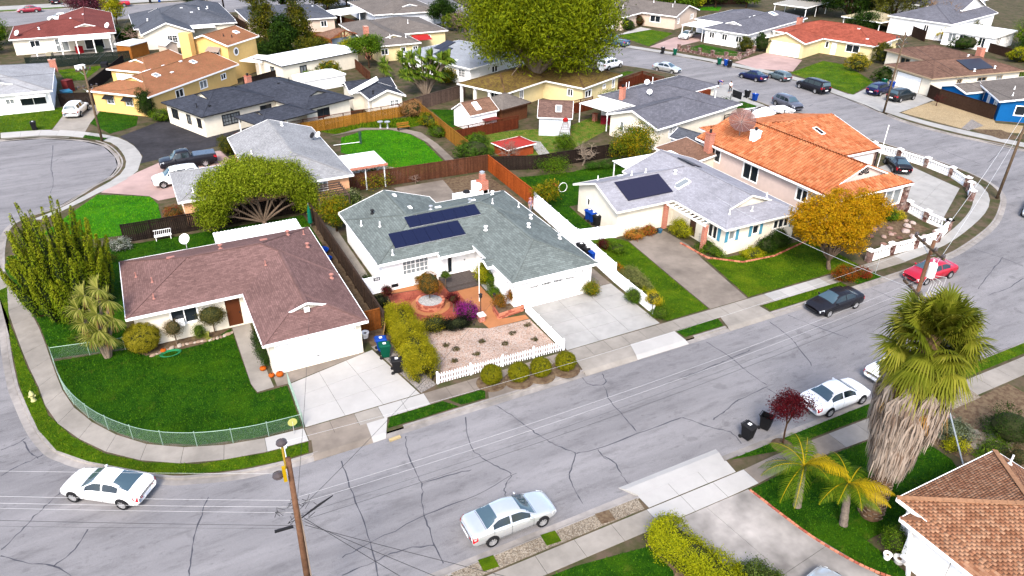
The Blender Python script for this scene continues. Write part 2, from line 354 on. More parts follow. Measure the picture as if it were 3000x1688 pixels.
# tar-sealed cracks in the asphalt
def crack(pts,wd=.05,m=TAR):
    pts=[tuple(p[:2]) for p in smooth_line([(pts[i],pts[i+1]) for i in range(0,len(pts),2)],5)]
    pts=[(x+rnd.gauss(0,.03),y+rnd.gauss(0,.03)) for x,y in pts]; b=MB()
    ws=[wd*rnd.uniform(.35,1.5) for _ in pts]; t=[offset(pts,w/2) for w in (wd,)][0]
    L=[];Rr=[]
    for i,(p,q) in enumerate(zip(pts,t)):
        dx,dy=(q[0]-p[0])/(wd/2),(q[1]-p[1])/(wd/2); L.append((p[0]+dx*ws[i]/2,p[1]+dy*ws[i]/2,-.116)); Rr.append((p[0]-dx*ws[i]/2,p[1]-dy*ws[i]/2,-.116))
    b.mesh(L+Rr,[(i,len(L)+i,len(L)+i+1,i+1) for i in range(len(L)-1)]); b.build('crack',m,road)
for c in ([6,31.94,5.89,30.26,5.81,27.56,5.63,25.26,5.39,23.48],[10,32.32,9.6,31.25,9.43,29.3,9.36,28.2,8.94,27.02,8.63,25.46,8.45,24.12,8.43,22.88],
  [13.75,32.35,13.05,29.91,13.25,28.46,13.78,27.49,14.07,26.76,13.34,26.11,13.06,25.49],[15.92,32.56,16.4,31.32,16.83,29.73,17.11,28.6,17.57,27.54,18.18,26.62],
  [18.18,26.62,17.33,25.72,16.83,25.05,16.6,24.05,16.47,23.16],[19.45,26.36,19.44,25.38],[19.53,25.64,19.73,24.88,19.53,23.93,19.41,22.87],
  [23.14,31.27,22.6,29.7,22.53,28.14,22.4,26.57],[25.7,26.44,22.97,26.42,19.38,26.39,18.18,26.62],[14.38,26.72,11.58,26.23,8.89,26.12,5.9,25.68,4.15,25.38],
  [9.37,28.31,10.89,28.23,12.25,28.07],[3.87,24.4,5.5,24.44,6.68,24.56,8.45,24.12],[-10.49,33.23,-9.71,34.13,-8.99,35.14,-8.29,35.92,-7.8,36.31],
  [-10.47,32.82,-9.31,31.76,-8.19,31.03,-7.3,29.83],[-8.19,31.03,-7.3,31.72,-6.71,32.82],[-1.03,32.4,-1.4,31.55,-1.95,30.16,-2.29,28.78,-2.56,27.46],
  [-10.89,39.06,-9.98,39.52,-8.9,39.94],[-11.04,41.37,-10.28,41.61,-9.77,41.99],[-9.95,41.7,-9.57,40.52,-9.15,39.76],[38.52,32.28,38.38,30.55,37.99,29.03,37.06,26.81],
  [32.49,32.29,32.75,29.97,32.63,28.15,32.74,26.56],[28.26,29.65,31.24,29.85,32.75,29.97,34.59,30.14],[40.48,32.36,41.13,30.39,42.05,28.17],
  [49.62,32.41,49.79,30.91,49.95,29.59],[64.84,31.26,61.6,30.11,57.43,28.61],[63.99,33.4,64.59,31.1,64.73,29.39],[62.59,28.07,59.58,27.56,57.08,27.59],
  [27.31,22.96,27.41,24.09,26.59,25.03,25.7,26.44],[32.62,26.43,30.03,26.18,28.55,25.74,27.22,25.41],[32.52,26.33,32.63,25.04],[-9.59,99.1,-9.68,91.28,-9.34,86.73,-9.49,82.81],
  [-9.59,92.62,-8.7,94.11],[-14.5,92.65,-12.28,92.96,-9.71,92.21],[90.86,74.42,87.94,74.21,85.45,73.1],[93.23,49.27,86.74,47.18],
  [86.21,53.65,85.6,49.72,85.6,47.23],[22.89,35.71,22.33,32.73,22.41,31.73,23.35,31.43,23.75,32.36]):
    crack(c,.06)
# pavement round the inner block
walkway('pavement',[(-13.6,72),(-12.7,66),(-11.3,61.5),(-9.7,55.4),(-8.7,49.9),(-8.15,46.7),(-7.5,44.1),(-6.35,41.6),(-5,39.6),(-3.35,37.9),(-1,36.55),(1.8,35.75),(4.75,35.5)],
  [(-14.6,72),(-13.6,66),(-12.5,62.5),(-11,54.7),(-10.1,50.2),(-9.4,47.3),(-8.6,43.5),(-7.3,40.75),(-5.7,38.45),(-3.75,36.65),(-1.15,35.2),(2.3,34.45),(4.75,34.3)],CONC,2.2,alt=[(2.4,5,33,36,NEWCONC)])
walkway('pavement',[(4.78,35.48),(8.2,35.48),(16,35.5),(22.8,35.55),(31,35.5),(46,35.45),(56,35.5)],[(4.78,34.3),(8.2,34.28),(16,34.3),(22.8,34.3),(31,34.3),(46,34.25),(56,34.25)],CONC,1.5,
  alt=[(9.4,12.5,33,36,NEWCONC),(40.5,47.5,33,36,CONCP),(4.7,8.2,33,36,CONCW),(13,22.8,33,36,CONCW),(42.5,46,33,36,NEWCONC)])
walkway('pavement',[(56,35.5),(62,35.9),(67,37.2),(72,39.2),(75.6,41.5),(77.6,44),(78.4,47.5),(78.6,54),(78,62),(78,72),(78.6,84)],[(56,34.3),(62,34.9),(67.6,36.3),(73,38.2),(77,40.6),(79.3,43.5),(80.4,47.5),(80.4,54),(79.8,62),(79.8,72),(80.2,84)],CONCP,2.0)
walkway('pavement',[(-140,20),(-60,20),(0,20),(9,20.02),(18,20),(24.9,20),(28.3,20.2),(32,19.95),(40,19.7),(53,19.7),(70,20.2)],[(-140,21.2),(-60,21.2),(0,21.2),(9,21.2),(19,21.2),(25.3,21.2),(28.6,21.3),(32,21.25),(40,21.1),(53,21),(70,21.4)],CONC,2.2,alt=[(19,25.5,19,22,NEWCONC),(25.5,32,19,22,CONCW)])
walkway('pavement',[(98.5,42),(98,48),(95.5,56),(94.4,62),(94.8,68),(96,76),(96.8,85),(94.5,96.5),(90.8,107),(86,117.5)],[(96.2,42.5),(96,48),(93.7,55.5),(92.8,62),(93.2,68),(94.2,76),(95,85),(92.7,96),(89.2,106.3),(84.3,117)],CONCP,2.2)
walkway('pavement',[(-15.4,106.6),(-11,105.8),(-8.4,104.5),(-6.2,102.7),(-3.1,99.4),(-1.3,95.2),(-.55,90.3),(-.9,87.8),(-1.4,85.2),(-3,82.6),(-5,80.7),(-7.3,78.1),(-10,75.6)],[(-15.2,104.2),(-11,103.4),(-8.6,102.1),(-6.2,100.2),(-3.5,97),(-2.4,92),(-2.3,88),(-3.2,84.7),(-5,82.2),(-6.2,80.6),(-8,78.4),(-9.4,77),(-10.8,76)],CONCP,2.2,alt=[(-20,-6,100,108,NEWCONC)])
# ---------------------------------------------------------------- driveways
def apron(quad,m):
    b=MB(); a,bb,c,d=[Vector(p) for p in quad]  # a,b at the pavement, c,d at the kerb line; a lip slopes down to the gutter
    e=c+(c-bb).normalized()*.4; f=d+(d-a).normalized()*.4
    b.mesh([(*a,.012),(*bb,.012),(*c,.012),(*d,.012),(*e,-.1),(*f,-.1),(*a,-.2),(*bb,-.2),(*e,-.2),(*f,-.2)],[(0,3,2,1),(3,5,4,2),(0,1,7,6),(1,2,4,8,7),(0,6,9,5,3),(5,9,8,4)])
    tag(b.build('driveway_apron',m),kind='structure')
paved('driveway',[(5,40.2),(10.9,41.6),(12.1,35.55),(4.85,35.55)][::-1],3,3,NEWCONC)
sheet('driveway_strip',[(5,40.3),(10.35,41.5),(10.35,42.2),(4.2,42.2),(4.2,40.3)],.012,CONCW)
apron([(4.9,34.3),(8.2,34.3),(8.1,33.0),(4.7,33.0)],CONCW); apron([(8.2,34.28),(9.5,34.28),(9.0,33.0),(8.1,33.0)],NEWCONC)
paved('driveway',[(22.95,35.6),(30.9,35.6),(31.0,42.2),(23.3,42.2)],3,4,CONCP); paved('side_drive',[(28.9,42.25),(31,42.25),(31.2,49),(28.9,49)],1,4,CONCW)
apron([(22.9,34.28),(27.3,34.28),(26.9,33.02),(22.7,33.02)],CONC); apron([(27.32,34.28),(31.2,34.28),(31.2,33.02),(26.92,33.02)],NEWCONC)
sheet('driveway',[(40.5,42.4),(39.3,35.55),(35.6,35.55),(36.1,41),(36.8,47.9),(41,48.4),(41.2,45)],.014,CONCW)
apron([(35.5,34.28),(39.3,34.28),(39.4,33.02),(35.1,33.02)],CONC)
paved('driveway',[(19.35,21.25),(25.28,21.25),(25.4,22.2),(19.3,22.2)],3,1,NEWCONC,z=.014); apron([(25.3,22.2),(19.4,22.2),(19.0,22.9),(25.5,22.9)],NEWCONC)
paved('driveway',[(19.2,19.95),(24.95,19.95),(28.2,6),(19.2,4)],2,3,CONCS,z=.01)
paved('driveway',[(66,38.2),(76,43.2),(77.5,52),(66,50.2)],4,4,CONCP,z=.01)
sheet('driveway',[(-2.5,99),(-1.2,95.2),(-.45,90.3),(-.85,87.8),(8.6,90.6),(10.6,93.2),(18,96.5),(17,98.5),(7,95),(3.2,104.3)],.014,BLACKTOP)
sheet('driveway',[(-1.4,85),(1.6,87.8),(7.7,88.6),(8.4,84),(8,76),(1.6,76),(0,75.8),(-.7,77.4),(-5,80.5)],.014,PINKC)
sheet('driveway',[-8.4,104.38,-5.49,102.16,-4.34,121.93,-7.4,121.76] and [(-9.86,105.06),(-6.22,102.49),(-5.58,106.38),(-4.22,112.28),(-4.37,120.37),(-7.4,120.23),(-8.77,111.03)],.014,CONC)
sheet('driveway',[(94.65,98.72),(105.93,102.42),(106.86,94.95),(98.98,89.4),(94.77,93.33)],.014,PINKC)
sheet('driveway',[(95.3,76.42),(96.42,74.67),(104.19,77.54),(108.1,75.77),(104.76,67.26),(93.44,65.1),(92.5,66.95)],.014,CONCP)
sheet('driveway',[(88.62,115.19),(98.66,120.61),(105.55,121.13),(103.01,116.15),(94.23,113.5),(91.28,110.23)],.014,PINKC)
sheet('driveway',[(74.92,93.87),(79.75,87.38),(83.13,87.43),(80.88,79.89),(74.66,78.17),(73.57,80.46)],.014,CONCP)
# ---------------------------------------------------------------- lawns
FL=[(2.65,48.6),(2.72,41.3),(2.92,40.1),(4.78,40.1),(4.7,35.75),(1.8,35.95),(-1,36.75),(-3.3,38.1),(-4.95,39.8),(-6.25,41.8),(-7.35,44.25),(-8,46.8),(-8.5,49.6),(-4.1,49.0),(-3,47.6),(-1,47.4),(.6,47.4),(1.6,47.9)]
lawn(FL,GR1,150)
lawn([(-8.6,50),(-4.0,49.2),(-4.0,58),(12,58),(12,66.2),(-2.5,66.4),(-12.3,68.5),(-12.4,66),(-11.2,61.5),(-9.6,55.4)],GR1,50)
lawn([(-12.6,62),(-11.1,54.7),(-10.2,50.2),(-9.5,47.3),(-8.7,43.5),(-7.4,40.7),(-5.8,38.35),(-3.8,36.55),(-1.2,35.1),(2.3,34.35),(4.7,34.2),(4.5,33.3),(2.7,33.35),(.6,33.7),(-1.4,34.35),(-3.2,35.2),(-6.6,38),(-8.2,39.8),(-9.2,42.3),(-10,45.6),(-10.5,48.2),(-11.3,54),(-12.0,62.5)],GR2,110)
lawn([(9.65,34.22),(13.1,34.22),(13.8,33.3),(9.2,33.3)],GR1,120); lawn([(13.5,34.2),(16,34.2),(15.6,33.3),(14,33.4)],GR1,120)
lawn([(31.3,34.22),(35.2,34.22),(34.9,33.3),(31.4,33.3)],GR1,100)
lawn([(31.9,50),(31.5,36.9),(31.6,35.65),(35.5,35.65),(36,41),(36.7,48),(35.6,49.5)],GR2,80)
lawn([(40.7,42),(39.5,35.65),(51.8,35.6),(52.2,41.2),(47,41.2),(43,41.6)],GR2,90)
lawn([(39.6,34.2),(48,34.2),(48,33.3),(39.6,33.3)],GR2,100); lawn([(49,34.2),(51.9,34.2),(51.8,33.3),(49,33.3)],GR1,100)
lawn([(33.2,50.5),(33.1,66.4),(41,65),(50.5,66.2),(51,57),(36,57),(35.3,50.5)],GR1,50)
lawn([(-6.66,77.73),(-5.23,80),(-0.65,77.25),(-0.1,74.95),(-0.09,70.79),(-2,68.5),(-6,69),(-10,72)],GR3,50)
lawn([(20.1,82),(21.6,87.2),(25.1,88.8),(28,87.6),(29.7,85),(30.2,81.5),(29.6,71.7),(23.4,71.6),(24.4,74),(23,76.4)],GR3,50)
lawn([(20,90.6),(29,92),(33.5,91.5),(33.6,88),(30.5,87.5),(25,90),(21.5,88.6)],GR2,60,h=.25)
lawn([(-5.58,106.38),(-4.24,111.6),(0.03,106.96),(-0.38,102.74),(-3.48,100.64)],GR1,40)
lawn([(-16.04,115.38),(-8.83,115.79),(-8.77,111.03),(-9.87,105.65),(-15.45,106.63),(-22,107.5),(-22,113)],GR2,40)
lawn([(-6.45,100.34),(-6.23,101.47),(-3.75,98.91),(-4.35,98.14)],GR1,40)
lawn([(-9.86,139.36),(-3.18,139.84),(-5.97,130.64),(-8.48,131.16)],GR2,20)
lawn([(25,19.85),(28.3,20.05),(32,19.8),(37,19.6),(37,16.5),(35.8,14.6),(27.8,14.6),(27.9,12.3),(27.35,12.1),(26.36,13.7),(25.56,16.2)],GR1,150,z=.045)
lawn([(25.6,22.15),(28.7,21.45),(32,21.4),(37,21.25),(42,21.2),(42,22.1),(34,22.15)],GR1,130)
lawn([(44,21.2),(53,21.2),(53,22.0),(44,22.05)],GR2,80)
lawn([(11,19.9),(14,19.8),(17.8,19.2),(18.0,17.5),(15,12),(8,12)],GR1,110)
lawn([(97.87,88.9),(109.96,93),(111.2,89.14),(105.6,78.71),(96.23,74.76)],GR2,15)
lawn([(93.69,110.95),(99.46,112.95),(101.26,103.28),(96.66,100.63)],GR1,15)
lawn([(89.12,126.5),(99.02,129.03),(101.08,123.97),(88.7,115.55)],GR2,15)
lawn([(72.24,75.6),(74.65,78.06),(78.43,78.96),(78.65,76.23),(74.94,74.35)],GR1,20)
lawn([(70.48,99.84),(73.67,101.05),(74.44,100.11),(68.71,97.23)],GR2,15)
lawn([(34.23,78.02),(38.19,81.2),(42.58,80.63),(48.97,79.18),(54.63,81.69),(54.27,76.71),(43.98,70.83),(39.57,70.89),(34.54,72.77)],mat('dry_grass',pc(150,150,70),.9,.3,1.2,.7,20,c2=pc(90,140,30)),30)
lawn([(35.2,83.6),(43,82.6),(43.4,90),(36,94)],GR1,25)
lawn([(127.5,148.2),(133.43,146.37),(128.33,141.64),(124.44,144.49)],GR3,8)
lawn([(21.12,137.06),(23.11,132.16),(22.51,125.56),(19.83,126.76)],GR1,15)
sheet('lawn',[(-140,204.4),(-10,204.4),(-10,206),(-140,206)],.018,GR2); sheet('verge_paving',[(-140,206),(140,206),(140,212),(-140,212)],.02,CONCP)
# ---------------------------------------------------------------- gravel beds, patios and paths
sheet('gravel_bed',[(13.6,36),(22.6,36),(22.55,40.3),(19.3,40.5),(17.3,41.6),(15,42.6),(14.2,40)],.014,PGRAV)
sheet('gravel_strip',[(10.95,42),(12.3,42),(13.4,36),(12.2,35.6)],.012,GGRAV)
sheet('terracotta_path',[(13.4,49.3),(21.4,48.4),(21.35,44),(20.6,41.3),(22.55,41.0),(22.55,40.4),(19.3,40.5),(18.9,44.3),(19.5,47.7),(14.4,48.4)],.012,TERRA)
sheet('stamped_patio',[(14.3,48.3),(19.45,47.65),(19.35,45),(18.7,43.4),(17.3,41.7),(15.3,42.7),(13.8,43.5)],.016,STAMP)
sheet('white_pebble_bed',[(21.5,47.8),(21.5,44.5),(20.9,41.9),(22.4,41.9),(22.4,47.8)],.016,speckle_mat('pebble_white',[pc(235,232,228),pc(250,248,245),pc(205,202,198)],14))
sheet('weathered_pavement',[(16.2,34.2),(22.7,34.2),(22.6,33.2),(15.8,33.2)],.016,CONCW)
sheet('walkway',[(2.75,49.3),(4.0,49.3),(3.95,42),(4.0,40.3),(2.95,40.25),(2.75,41.3)],.02,CONC)
sheet('flower_bed',[(-4,49),(-3,47.7),(-1,47.5),(.6,47.5),(1.6,48),(2.7,48.7),(2.7,49.5),(-4,49.6)],.012,SOIL)
sheet('side_yard',[(11,42),(12.4,42),(12.9,65),(10.8,58)],.01,SOIL)
sheet('side_path',[(13,52),(13.9,50),(14,62),(12.9,64)],.012,CONC)
sheet('rear_patio',[(22.5,58.3),(31.5,58),(32.3,68.8),(22,69)],.012,CONCW); sheet('rear_soil',[(27,64),(32.4,59.5),(32.4,69),(27.5,69)],.016,SOIL)
sheet('bark_strip',[(8.5,22.1),(19.2,22.1),(19.1,21.3),(8.5,21.3)],.014,BARK); sheet('bark_strip',[(-40,22.1),(8.3,22.1),(8.3,21.3),(-40,21.3)],.014,BARK)
sheet('bed_soil',[(17.9,19.6),(19.3,19.3),(20.5,9),(16,9)],.012,SOIL)
sheet('garden_bed',[(37,19.5),(47,19.5),(47,12.5),(38.2,13)],.014,SOIL); sheet('gravel_verge',[(38.5,22),(53,22),(53,24),(38.5,24)] and [(37.8,19.4),(44,19.4),(44.2,21),(37.5,21)],.018,BARK)
sheet('sand_yard',[(94.86,65.15),(104.39,67.43),(104.74,58.5),(102.25,56.31),(104.61,53.92),(101.18,51.81),(95.75,56.78)],.014,SAND)
sheet('stone_mulch',[(95.75,56.78),(101,58.87),(99.62,56.25),(95.92,55.78)],.018,GGRAV)
sheet('dark_mulch',[(96.61,56.07),(100.05,54.16),(99,50.47),(96.29,51.74)],.018,SOIL)
sheet('garden_path',[(20.4,88.4),(25,90),(29.5,87.8),(31.2,85),(31.4,80),(30.9,71),(29.8,71),(30.5,81),(29.9,84.8),(28,87.9),(25,89)],.02,CONCW)
sheet('round_patio',[(18.5,70.5),(23,70.6),(24.3,72),(24.1,74.5),(22.8,76.2),(20.5,76.5),(18.5,76)],.022,CONC)
sheet('stepping_path',[(43.03,75.53),(41.82,70.83),(40.19,70.11),(41.94,76.59)],.026,CONCP)
sheet('courtyard',[(29.7,141.16),(33.8,141.64),(32.78,136.11),(29.55,137.53)],.016,PINKC)
sheet('front_path',[(89.58,127.18),(99.02,132.39),(99.6,129.25),(91.4,127.28)],.02,NEWCONC)
sheet('patio',[(-14,147),(2,147),(2,153),(-14,153)],.012,CONC)
sheet('front_garden',[(60.7,42.81),(63.99,40.99),(63.86,37.76),(57.65,37.27)],.014,SOIL)
# ================================================================ building kit
TRIM=flat('trim_white',(.8,.79,.77),.6); GLASS=flat('window_glass',(.012,.016,.02),.08,0,.5)
GLASSC=flat('curtained_glass',(.16,.175,.18),.12,0,.5); BRICK=None
DARK=flat('dark_metal',(.014,.014,.016),.6,0,.2); WHITEM=flat('white_metal',(.72,.72,.72),.45); GALV=flat('galvanised',(.42,.43,.44),.4,.6)
DOORW=flat('door_white',(.8,.8,.8),.5)
def brick_mat(name,c1,c2,mo,s=1):
    m,nt,b=base(name,.9,0,.2); g=node(nt,'ShaderNodeNewGeometry'); tc=node(nt,'ShaderNodeTexCoord')
    sp=node(nt,'ShaderNodeSeparateXYZ'); nt.links.new(tc.outputs['Object'],sp.inputs[0])
    ad=node(nt,'ShaderNodeMath',operation='ADD'); nt.links.new(sp.outputs[0],ad.inputs[0]); nt.links.new(sp.outputs[1],ad.inputs[1])
    cb=node(nt,'ShaderNodeCombineXYZ'); nt.links.new(ad.outputs[0],cb.inputs[0]); nt.links.new(sp.outputs[2],cb.inputs[1])
    br=node(nt,'ShaderNodeTexBrick'); br.inputs['Scale'].default_value=1; br.inputs['Brick Width'].default_value=.24*s; br.inputs['Row Height'].default_value=.08*s; br.inputs['Mortar Size'].default_value=.012*s
    br.inputs['Color1'].default_value=rgb(c1); br.inputs['Color2'].default_value=rgb(c2); br.inputs['Mortar'].default_value=rgb(mo); nt.links.new(cb.outputs[0],br.inputs['Vector'])
    nt.links.new(br.outputs['Color'],b.inputs['Base Color']); bump(nt,b,br.outputs['Fac'],-.5,.02); return m
BRICK=brick_mat('brick_red',(.26,.06,.035),(.34,.095,.055),(.36,.24,.19),1.3)
STONE=speckle_mat('ledge_stone',[pc(150,100,92),pc(214,176,164),pc(116,76,70),pc(236,216,206)],4)
def clip(poly,a,b,c):
    out=[];n=len(poly)
    for i in range(n):
        p,q=poly[i],poly[(i+1)%n]; dp=a*p[0]+b*p[1]+c; dq=a*q[0]+b*q[1]+c
        if dp>=0: out.append(p)
        if (dp>=0)!=(dq>=0): t=dp/(dp-dq); out.append((p[0]+(q[0]-p[0])*t,p[1]+(q[1]-p[1])*t))
    return out
def subtract(poly,hps):
    pcs=[];rest=poly
    for h in hps:
        if len(rest)<3: break
        o=clip(rest,-h[0],-h[1],-h[2])
        if len(o)>2 and abs(area2(o))>1e-3: pcs.append(o)
        rest=clip(rest,*h)
    return pcs
class Wing:
    def __init__(s,x0,x1,y0,y1,d,ends='hh',e=2.7,p=.33,wall=True,gablet=0,ov=.42,gd=.62):
        s.gd=gd
        s.x0,s.x1,s.y0,s.y1,s.d,s.ends,s.e,s.p,s.wall,s.gablet,s.ov=x0,x1,y0,y1,d,ends,e,p,wall,gablet,ov
        P=[]
        if d=='x':
            P=[(0,p,e-p*y0),(0,-p,e+p*y1)]
            if ends[0] in 'hd': P.append((p,0,e-p*x0))
            if ends[1] in 'hd': P.append((-p,0,e+p*x1))
        elif d=='y':
            P=[(p,0,e-p*x0),(-p,0,e+p*x1)]
            if ends[0] in 'hd': P.append((0,p,e-p*y0))
            if ends[1] in 'hd': P.append((0,-p,e+p*y1))
        elif d=='f': P=[(0,0,e)]
        elif d=='S': P=[(0,p,e-p*y0)]      # single slope, low on the south side
        elif d=='N': P=[(0,-p,e+p*y1)]
        elif d=='W': P=[(p,0,e-p*x0)]
        elif d=='E': P=[(-p,0,e+p*x1)]
        s.P=P; s.rect=[(x0,y0),(x1,y0),(x1,y1),(x0,y1)]
    def z(s,x,y): return min(a*x+b*y+c for a,b,c in s.P)
    def has(s,x,y,m=0): return s.x0-m<=x<=s.x1+m and s.y0-m<=y<=s.y1+m
def expand(wings):
    out=[]
    for w in wings:
        out.append(w)
        for k in (0,1):
            if len(w.ends)>k and w.ends[k]=='d':
                half=((w.y1-w.y0) if w.d=='x' else (w.x1-w.x0))/2; t=half*w.gd; m=list((w.x0,w.x1,w.y0,w.y1)); ln=(w.x1-w.x0) if w.d=='x' else (w.y1-w.y0)
                if w.d=='x': m[k]+= t if k==0 else -t; m[1-k]+= (-(ln-half*1.1) if k==0 else (ln-half*1.1))
                else: m[2+k]+= t if k==0 else -t; m[3-k]+= (-(ln-half*1.1) if k==0 else (ln-half*1.1))
                ee=['h','h']; ee[k]='g'; ee[1-k]='h'
                g=Wing(*m,w.d,'gg' if False else ''.join(['g','g']),w.e,w.p,False,k+1,w.ov); out.append(g)
    return out
class House:
    def __init__(s,name,label,loc,rot,wings,wall,roof,trim=TRIM,openings=(),cat='house',zb=0,fascia=.2,soffit=True,group=None):
        s.root=thing(name,label,cat,(loc[0],loc[1],zb),R(rot),group); s.W=expand(wings); s.roofmat=roof; s.trim=trim; s.fh=fascia
        s.polys=[]; s.loc=Vector((loc[0],loc[1],zb)); s.rot=R(rot); s.wallmat=wall
        s.make_roof(); s.make_fascia(); s.make_walls(openings)
    def z(s,x,y):
        zs=[w.z(x,y) for w in s.W if w.has(x,y)]; return max(zs) if zs else 0
    def make_roof(s):
        b=MB(); W=s.W
        for i,w in enumerate(W):
            for k,(a,bb,c) in enumerate(w.P):
                poly=list(w.rect)
                for j,(a2,b2,c2) in enumerate(w.P):
                    if j!=k: poly=clip(poly,a2-a,b2-bb,c2-c)
                if len(poly)<3 or abs(area2(poly))<1e-3: continue
                pieces=[poly]
                for j,w2 in enumerate(W):
                    if j==i: continue
                    eps=1e-4 if j<i else -1e-4
                    hp=[(1,0,-w2.x0),(-1,0,w2.x1),(0,1,-w2.y0),(0,-1,w2.y1)]+[(a2-a,b2-bb,c2-c+eps) for a2,b2,c2 in w2.P]
                    pieces=[q for pp in pieces for q in subtract(pp,hp)]
                g=math.hypot(a,bb); dx,dy=(a/g,bb/g) if g>1e-6 else (0,1); k2=math.sqrt(1+g*g)
                for q in pieces:
                    q=ccw(q); z=lambda p:a*p[0]+bb*p[1]+c
                    uv=[(-p[0]*dy+p[1]*dx+50,(p[0]*dx+p[1]*dy)*k2+50) for p in q]
                    b.poly([(p[0],p[1],z(p)) for p in q],uv); b.poly([(p[0],p[1],z(p)-.13) for p in q][::-1],uv[::-1])
                    s.polys.append((q,(a,bb,c)))
        s.roof=b.build('roof',s.roofmat,s.root)
        # ridge and hip caps
        cap=MB()
        for i,w in enumerate(W):
            if w.d not in 'xy': continue
            L=[]
            if w.d=='x':
                h=(w.y1-w.y0)/2;ym=(w.y0+w.y1)/2;a=w.x0+(h if w.ends[0] in 'hd' else 0);c=w.x1-(h if w.ends[1] in 'hd' else 0); L.append(((a,ym),(c,ym)))
                if w.ends[0] in 'hd': L+=[((w.x0,w.y0),(a,ym)),((w.x0,w.y1),(a,ym))]
                if w.ends[1] in 'hd': L+=[((w.x1,w.y0),(c,ym)),((w.x1,w.y1),(c,ym))]
            else:
                h=(w.x1-w.x0)/2;xm=(w.x0+w.x1)/2;a=w.y0+(h if w.ends[0] in 'hd' else 0);c=w.y1-(h if w.ends[1] in 'hd' else 0); L.append(((xm,a),(xm,c)))
                if w.ends[0] in 'hd': L+=[((w.x0,w.y0),(xm,a)),((w.x1,w.y0),(xm,a))]
                if w.ends[1] in 'hd': L+=[((w.x0,w.y1),(xm,c)),((w.x1,w.y1),(xm,c))]
            for p,q in L:
                n=24; run=None
                for t in range(n+1):
                    vis=False
                    if t<n:
                        f=(t+.5)/n; x=p[0]+(q[0]-p[0])*f;y=p[1]+(q[1]-p[1])*f; vis=all(not w2.has(x,y) or w2.z(x,y)<w.z(x,y)+(-.002 if j<i else .002) for j,w2 in enumerate(W) if j!=i)
                    if vis and run is None: run=t
                    if not vis and run is not None:
                        A=[p[k]+(q[k]-p[k])*run/n for k in (0,1)];B=[p[k]+(q[k]-p[k])*t/n for k in (0,1)]; run=None
                        za,zb=w.z(*A)+.012,w.z(*B)+.012
                        if (Vector(A)-Vector(B)).length>.3: cap.beam((*A,za),(*B,zb),.2,.03)
        if cap.v: cap.build('ridge_cap',CAPS.get(s.roofmat.name,s.roofmat),s.root)
    def make_fascia(s):
        b=MB();W=s.W
        for i,w in enumerate(W):
            x0,x1,y0,y1=w.x0,w.x1,w.y0,w.y1; xm,ym=(x0+x1)/2,(y0+y1)/2
            E=[]
            if w.d=='x': E=[((x0,y0),(x1,y0)),((x1,y1),(x0,y1)),((x0,y1),(x0,ym)),((x0,ym),(x0,y0)),((x1,y0),(x1,ym)),((x1,ym),(x1,y1))]
            elif w.d=='y': E=[((x0,y0),(xm,y0)),((xm,y0),(x1,y0)),((x1,y1),(xm,y1)),((xm,y1),(x0,y1)),((x0,y1),(x0,y0)),((x1,y0),(x1,y1))]
            else: E=[((x0,y0),(x1,y0)),((x1,y1),(x0,y1)),((x0,y1),(x0,y0)),((x1,y0),(x1,y1))]
            if w.gablet:
                k=w.gablet-1
                if w.d=='x': xx=(x0,x1)[k]; E=[((xx,y1),(xx,ym)),((xx,ym),(xx,y0))]
                else: yy=(y0,y1)[k]; E=[((x0,yy),(xm,yy)),((xm,yy),(x1,yy))]
            for p,q in E:
                n=40;run=None;cx,cy=xm-(p[0]+q[0])/2,ym-(p[1]+q[1])/2
                dv=Vector((q[0]-p[0],q[1]-p[1])).normalized(); nr=Vector((dv.y,-dv.x))
                if nr.dot(Vector((cx,cy)))>0: nr=-nr
                for t in range(n+1):
                    vis=False
                    if t<n:
                        f=(t+.5)/n; x=p[0]+(q[0]-p[0])*f-nr.x*.01;y=p[1]+(q[1]-p[1])*f-nr.y*.01; zz=w.z(x,y)
                        vis=not any(j!=i and w2.has(x,y) and (w2.z(x,y)>zz+.004 or (abs(w2.z(x,y)-zz)<=.004 and (w2.has(x+nr.x*.05,y+nr.y*.05) or j<i))) for j,w2 in enumerate(W))
                    if vis and run is None: run=t
                    if not vis and run is not None:
                        A=[p[k]+(q[k]-p[k])*run/n for k in (0,1)];B=[p[k]+(q[k]-p[k])*t/n for k in (0,1)];run=None
                        o=nr*.016; fh=s.fh if not w.gablet else .14
                        b.beam((A[0]+o.x,A[1]+o.y,w.z(*A)-fh/2+.015),(B[0]+o.x,B[1]+o.y,w.z(*B)-fh/2+.015),.04,fh)
        if b.v: b.build('fascia',s.trim,s.root)
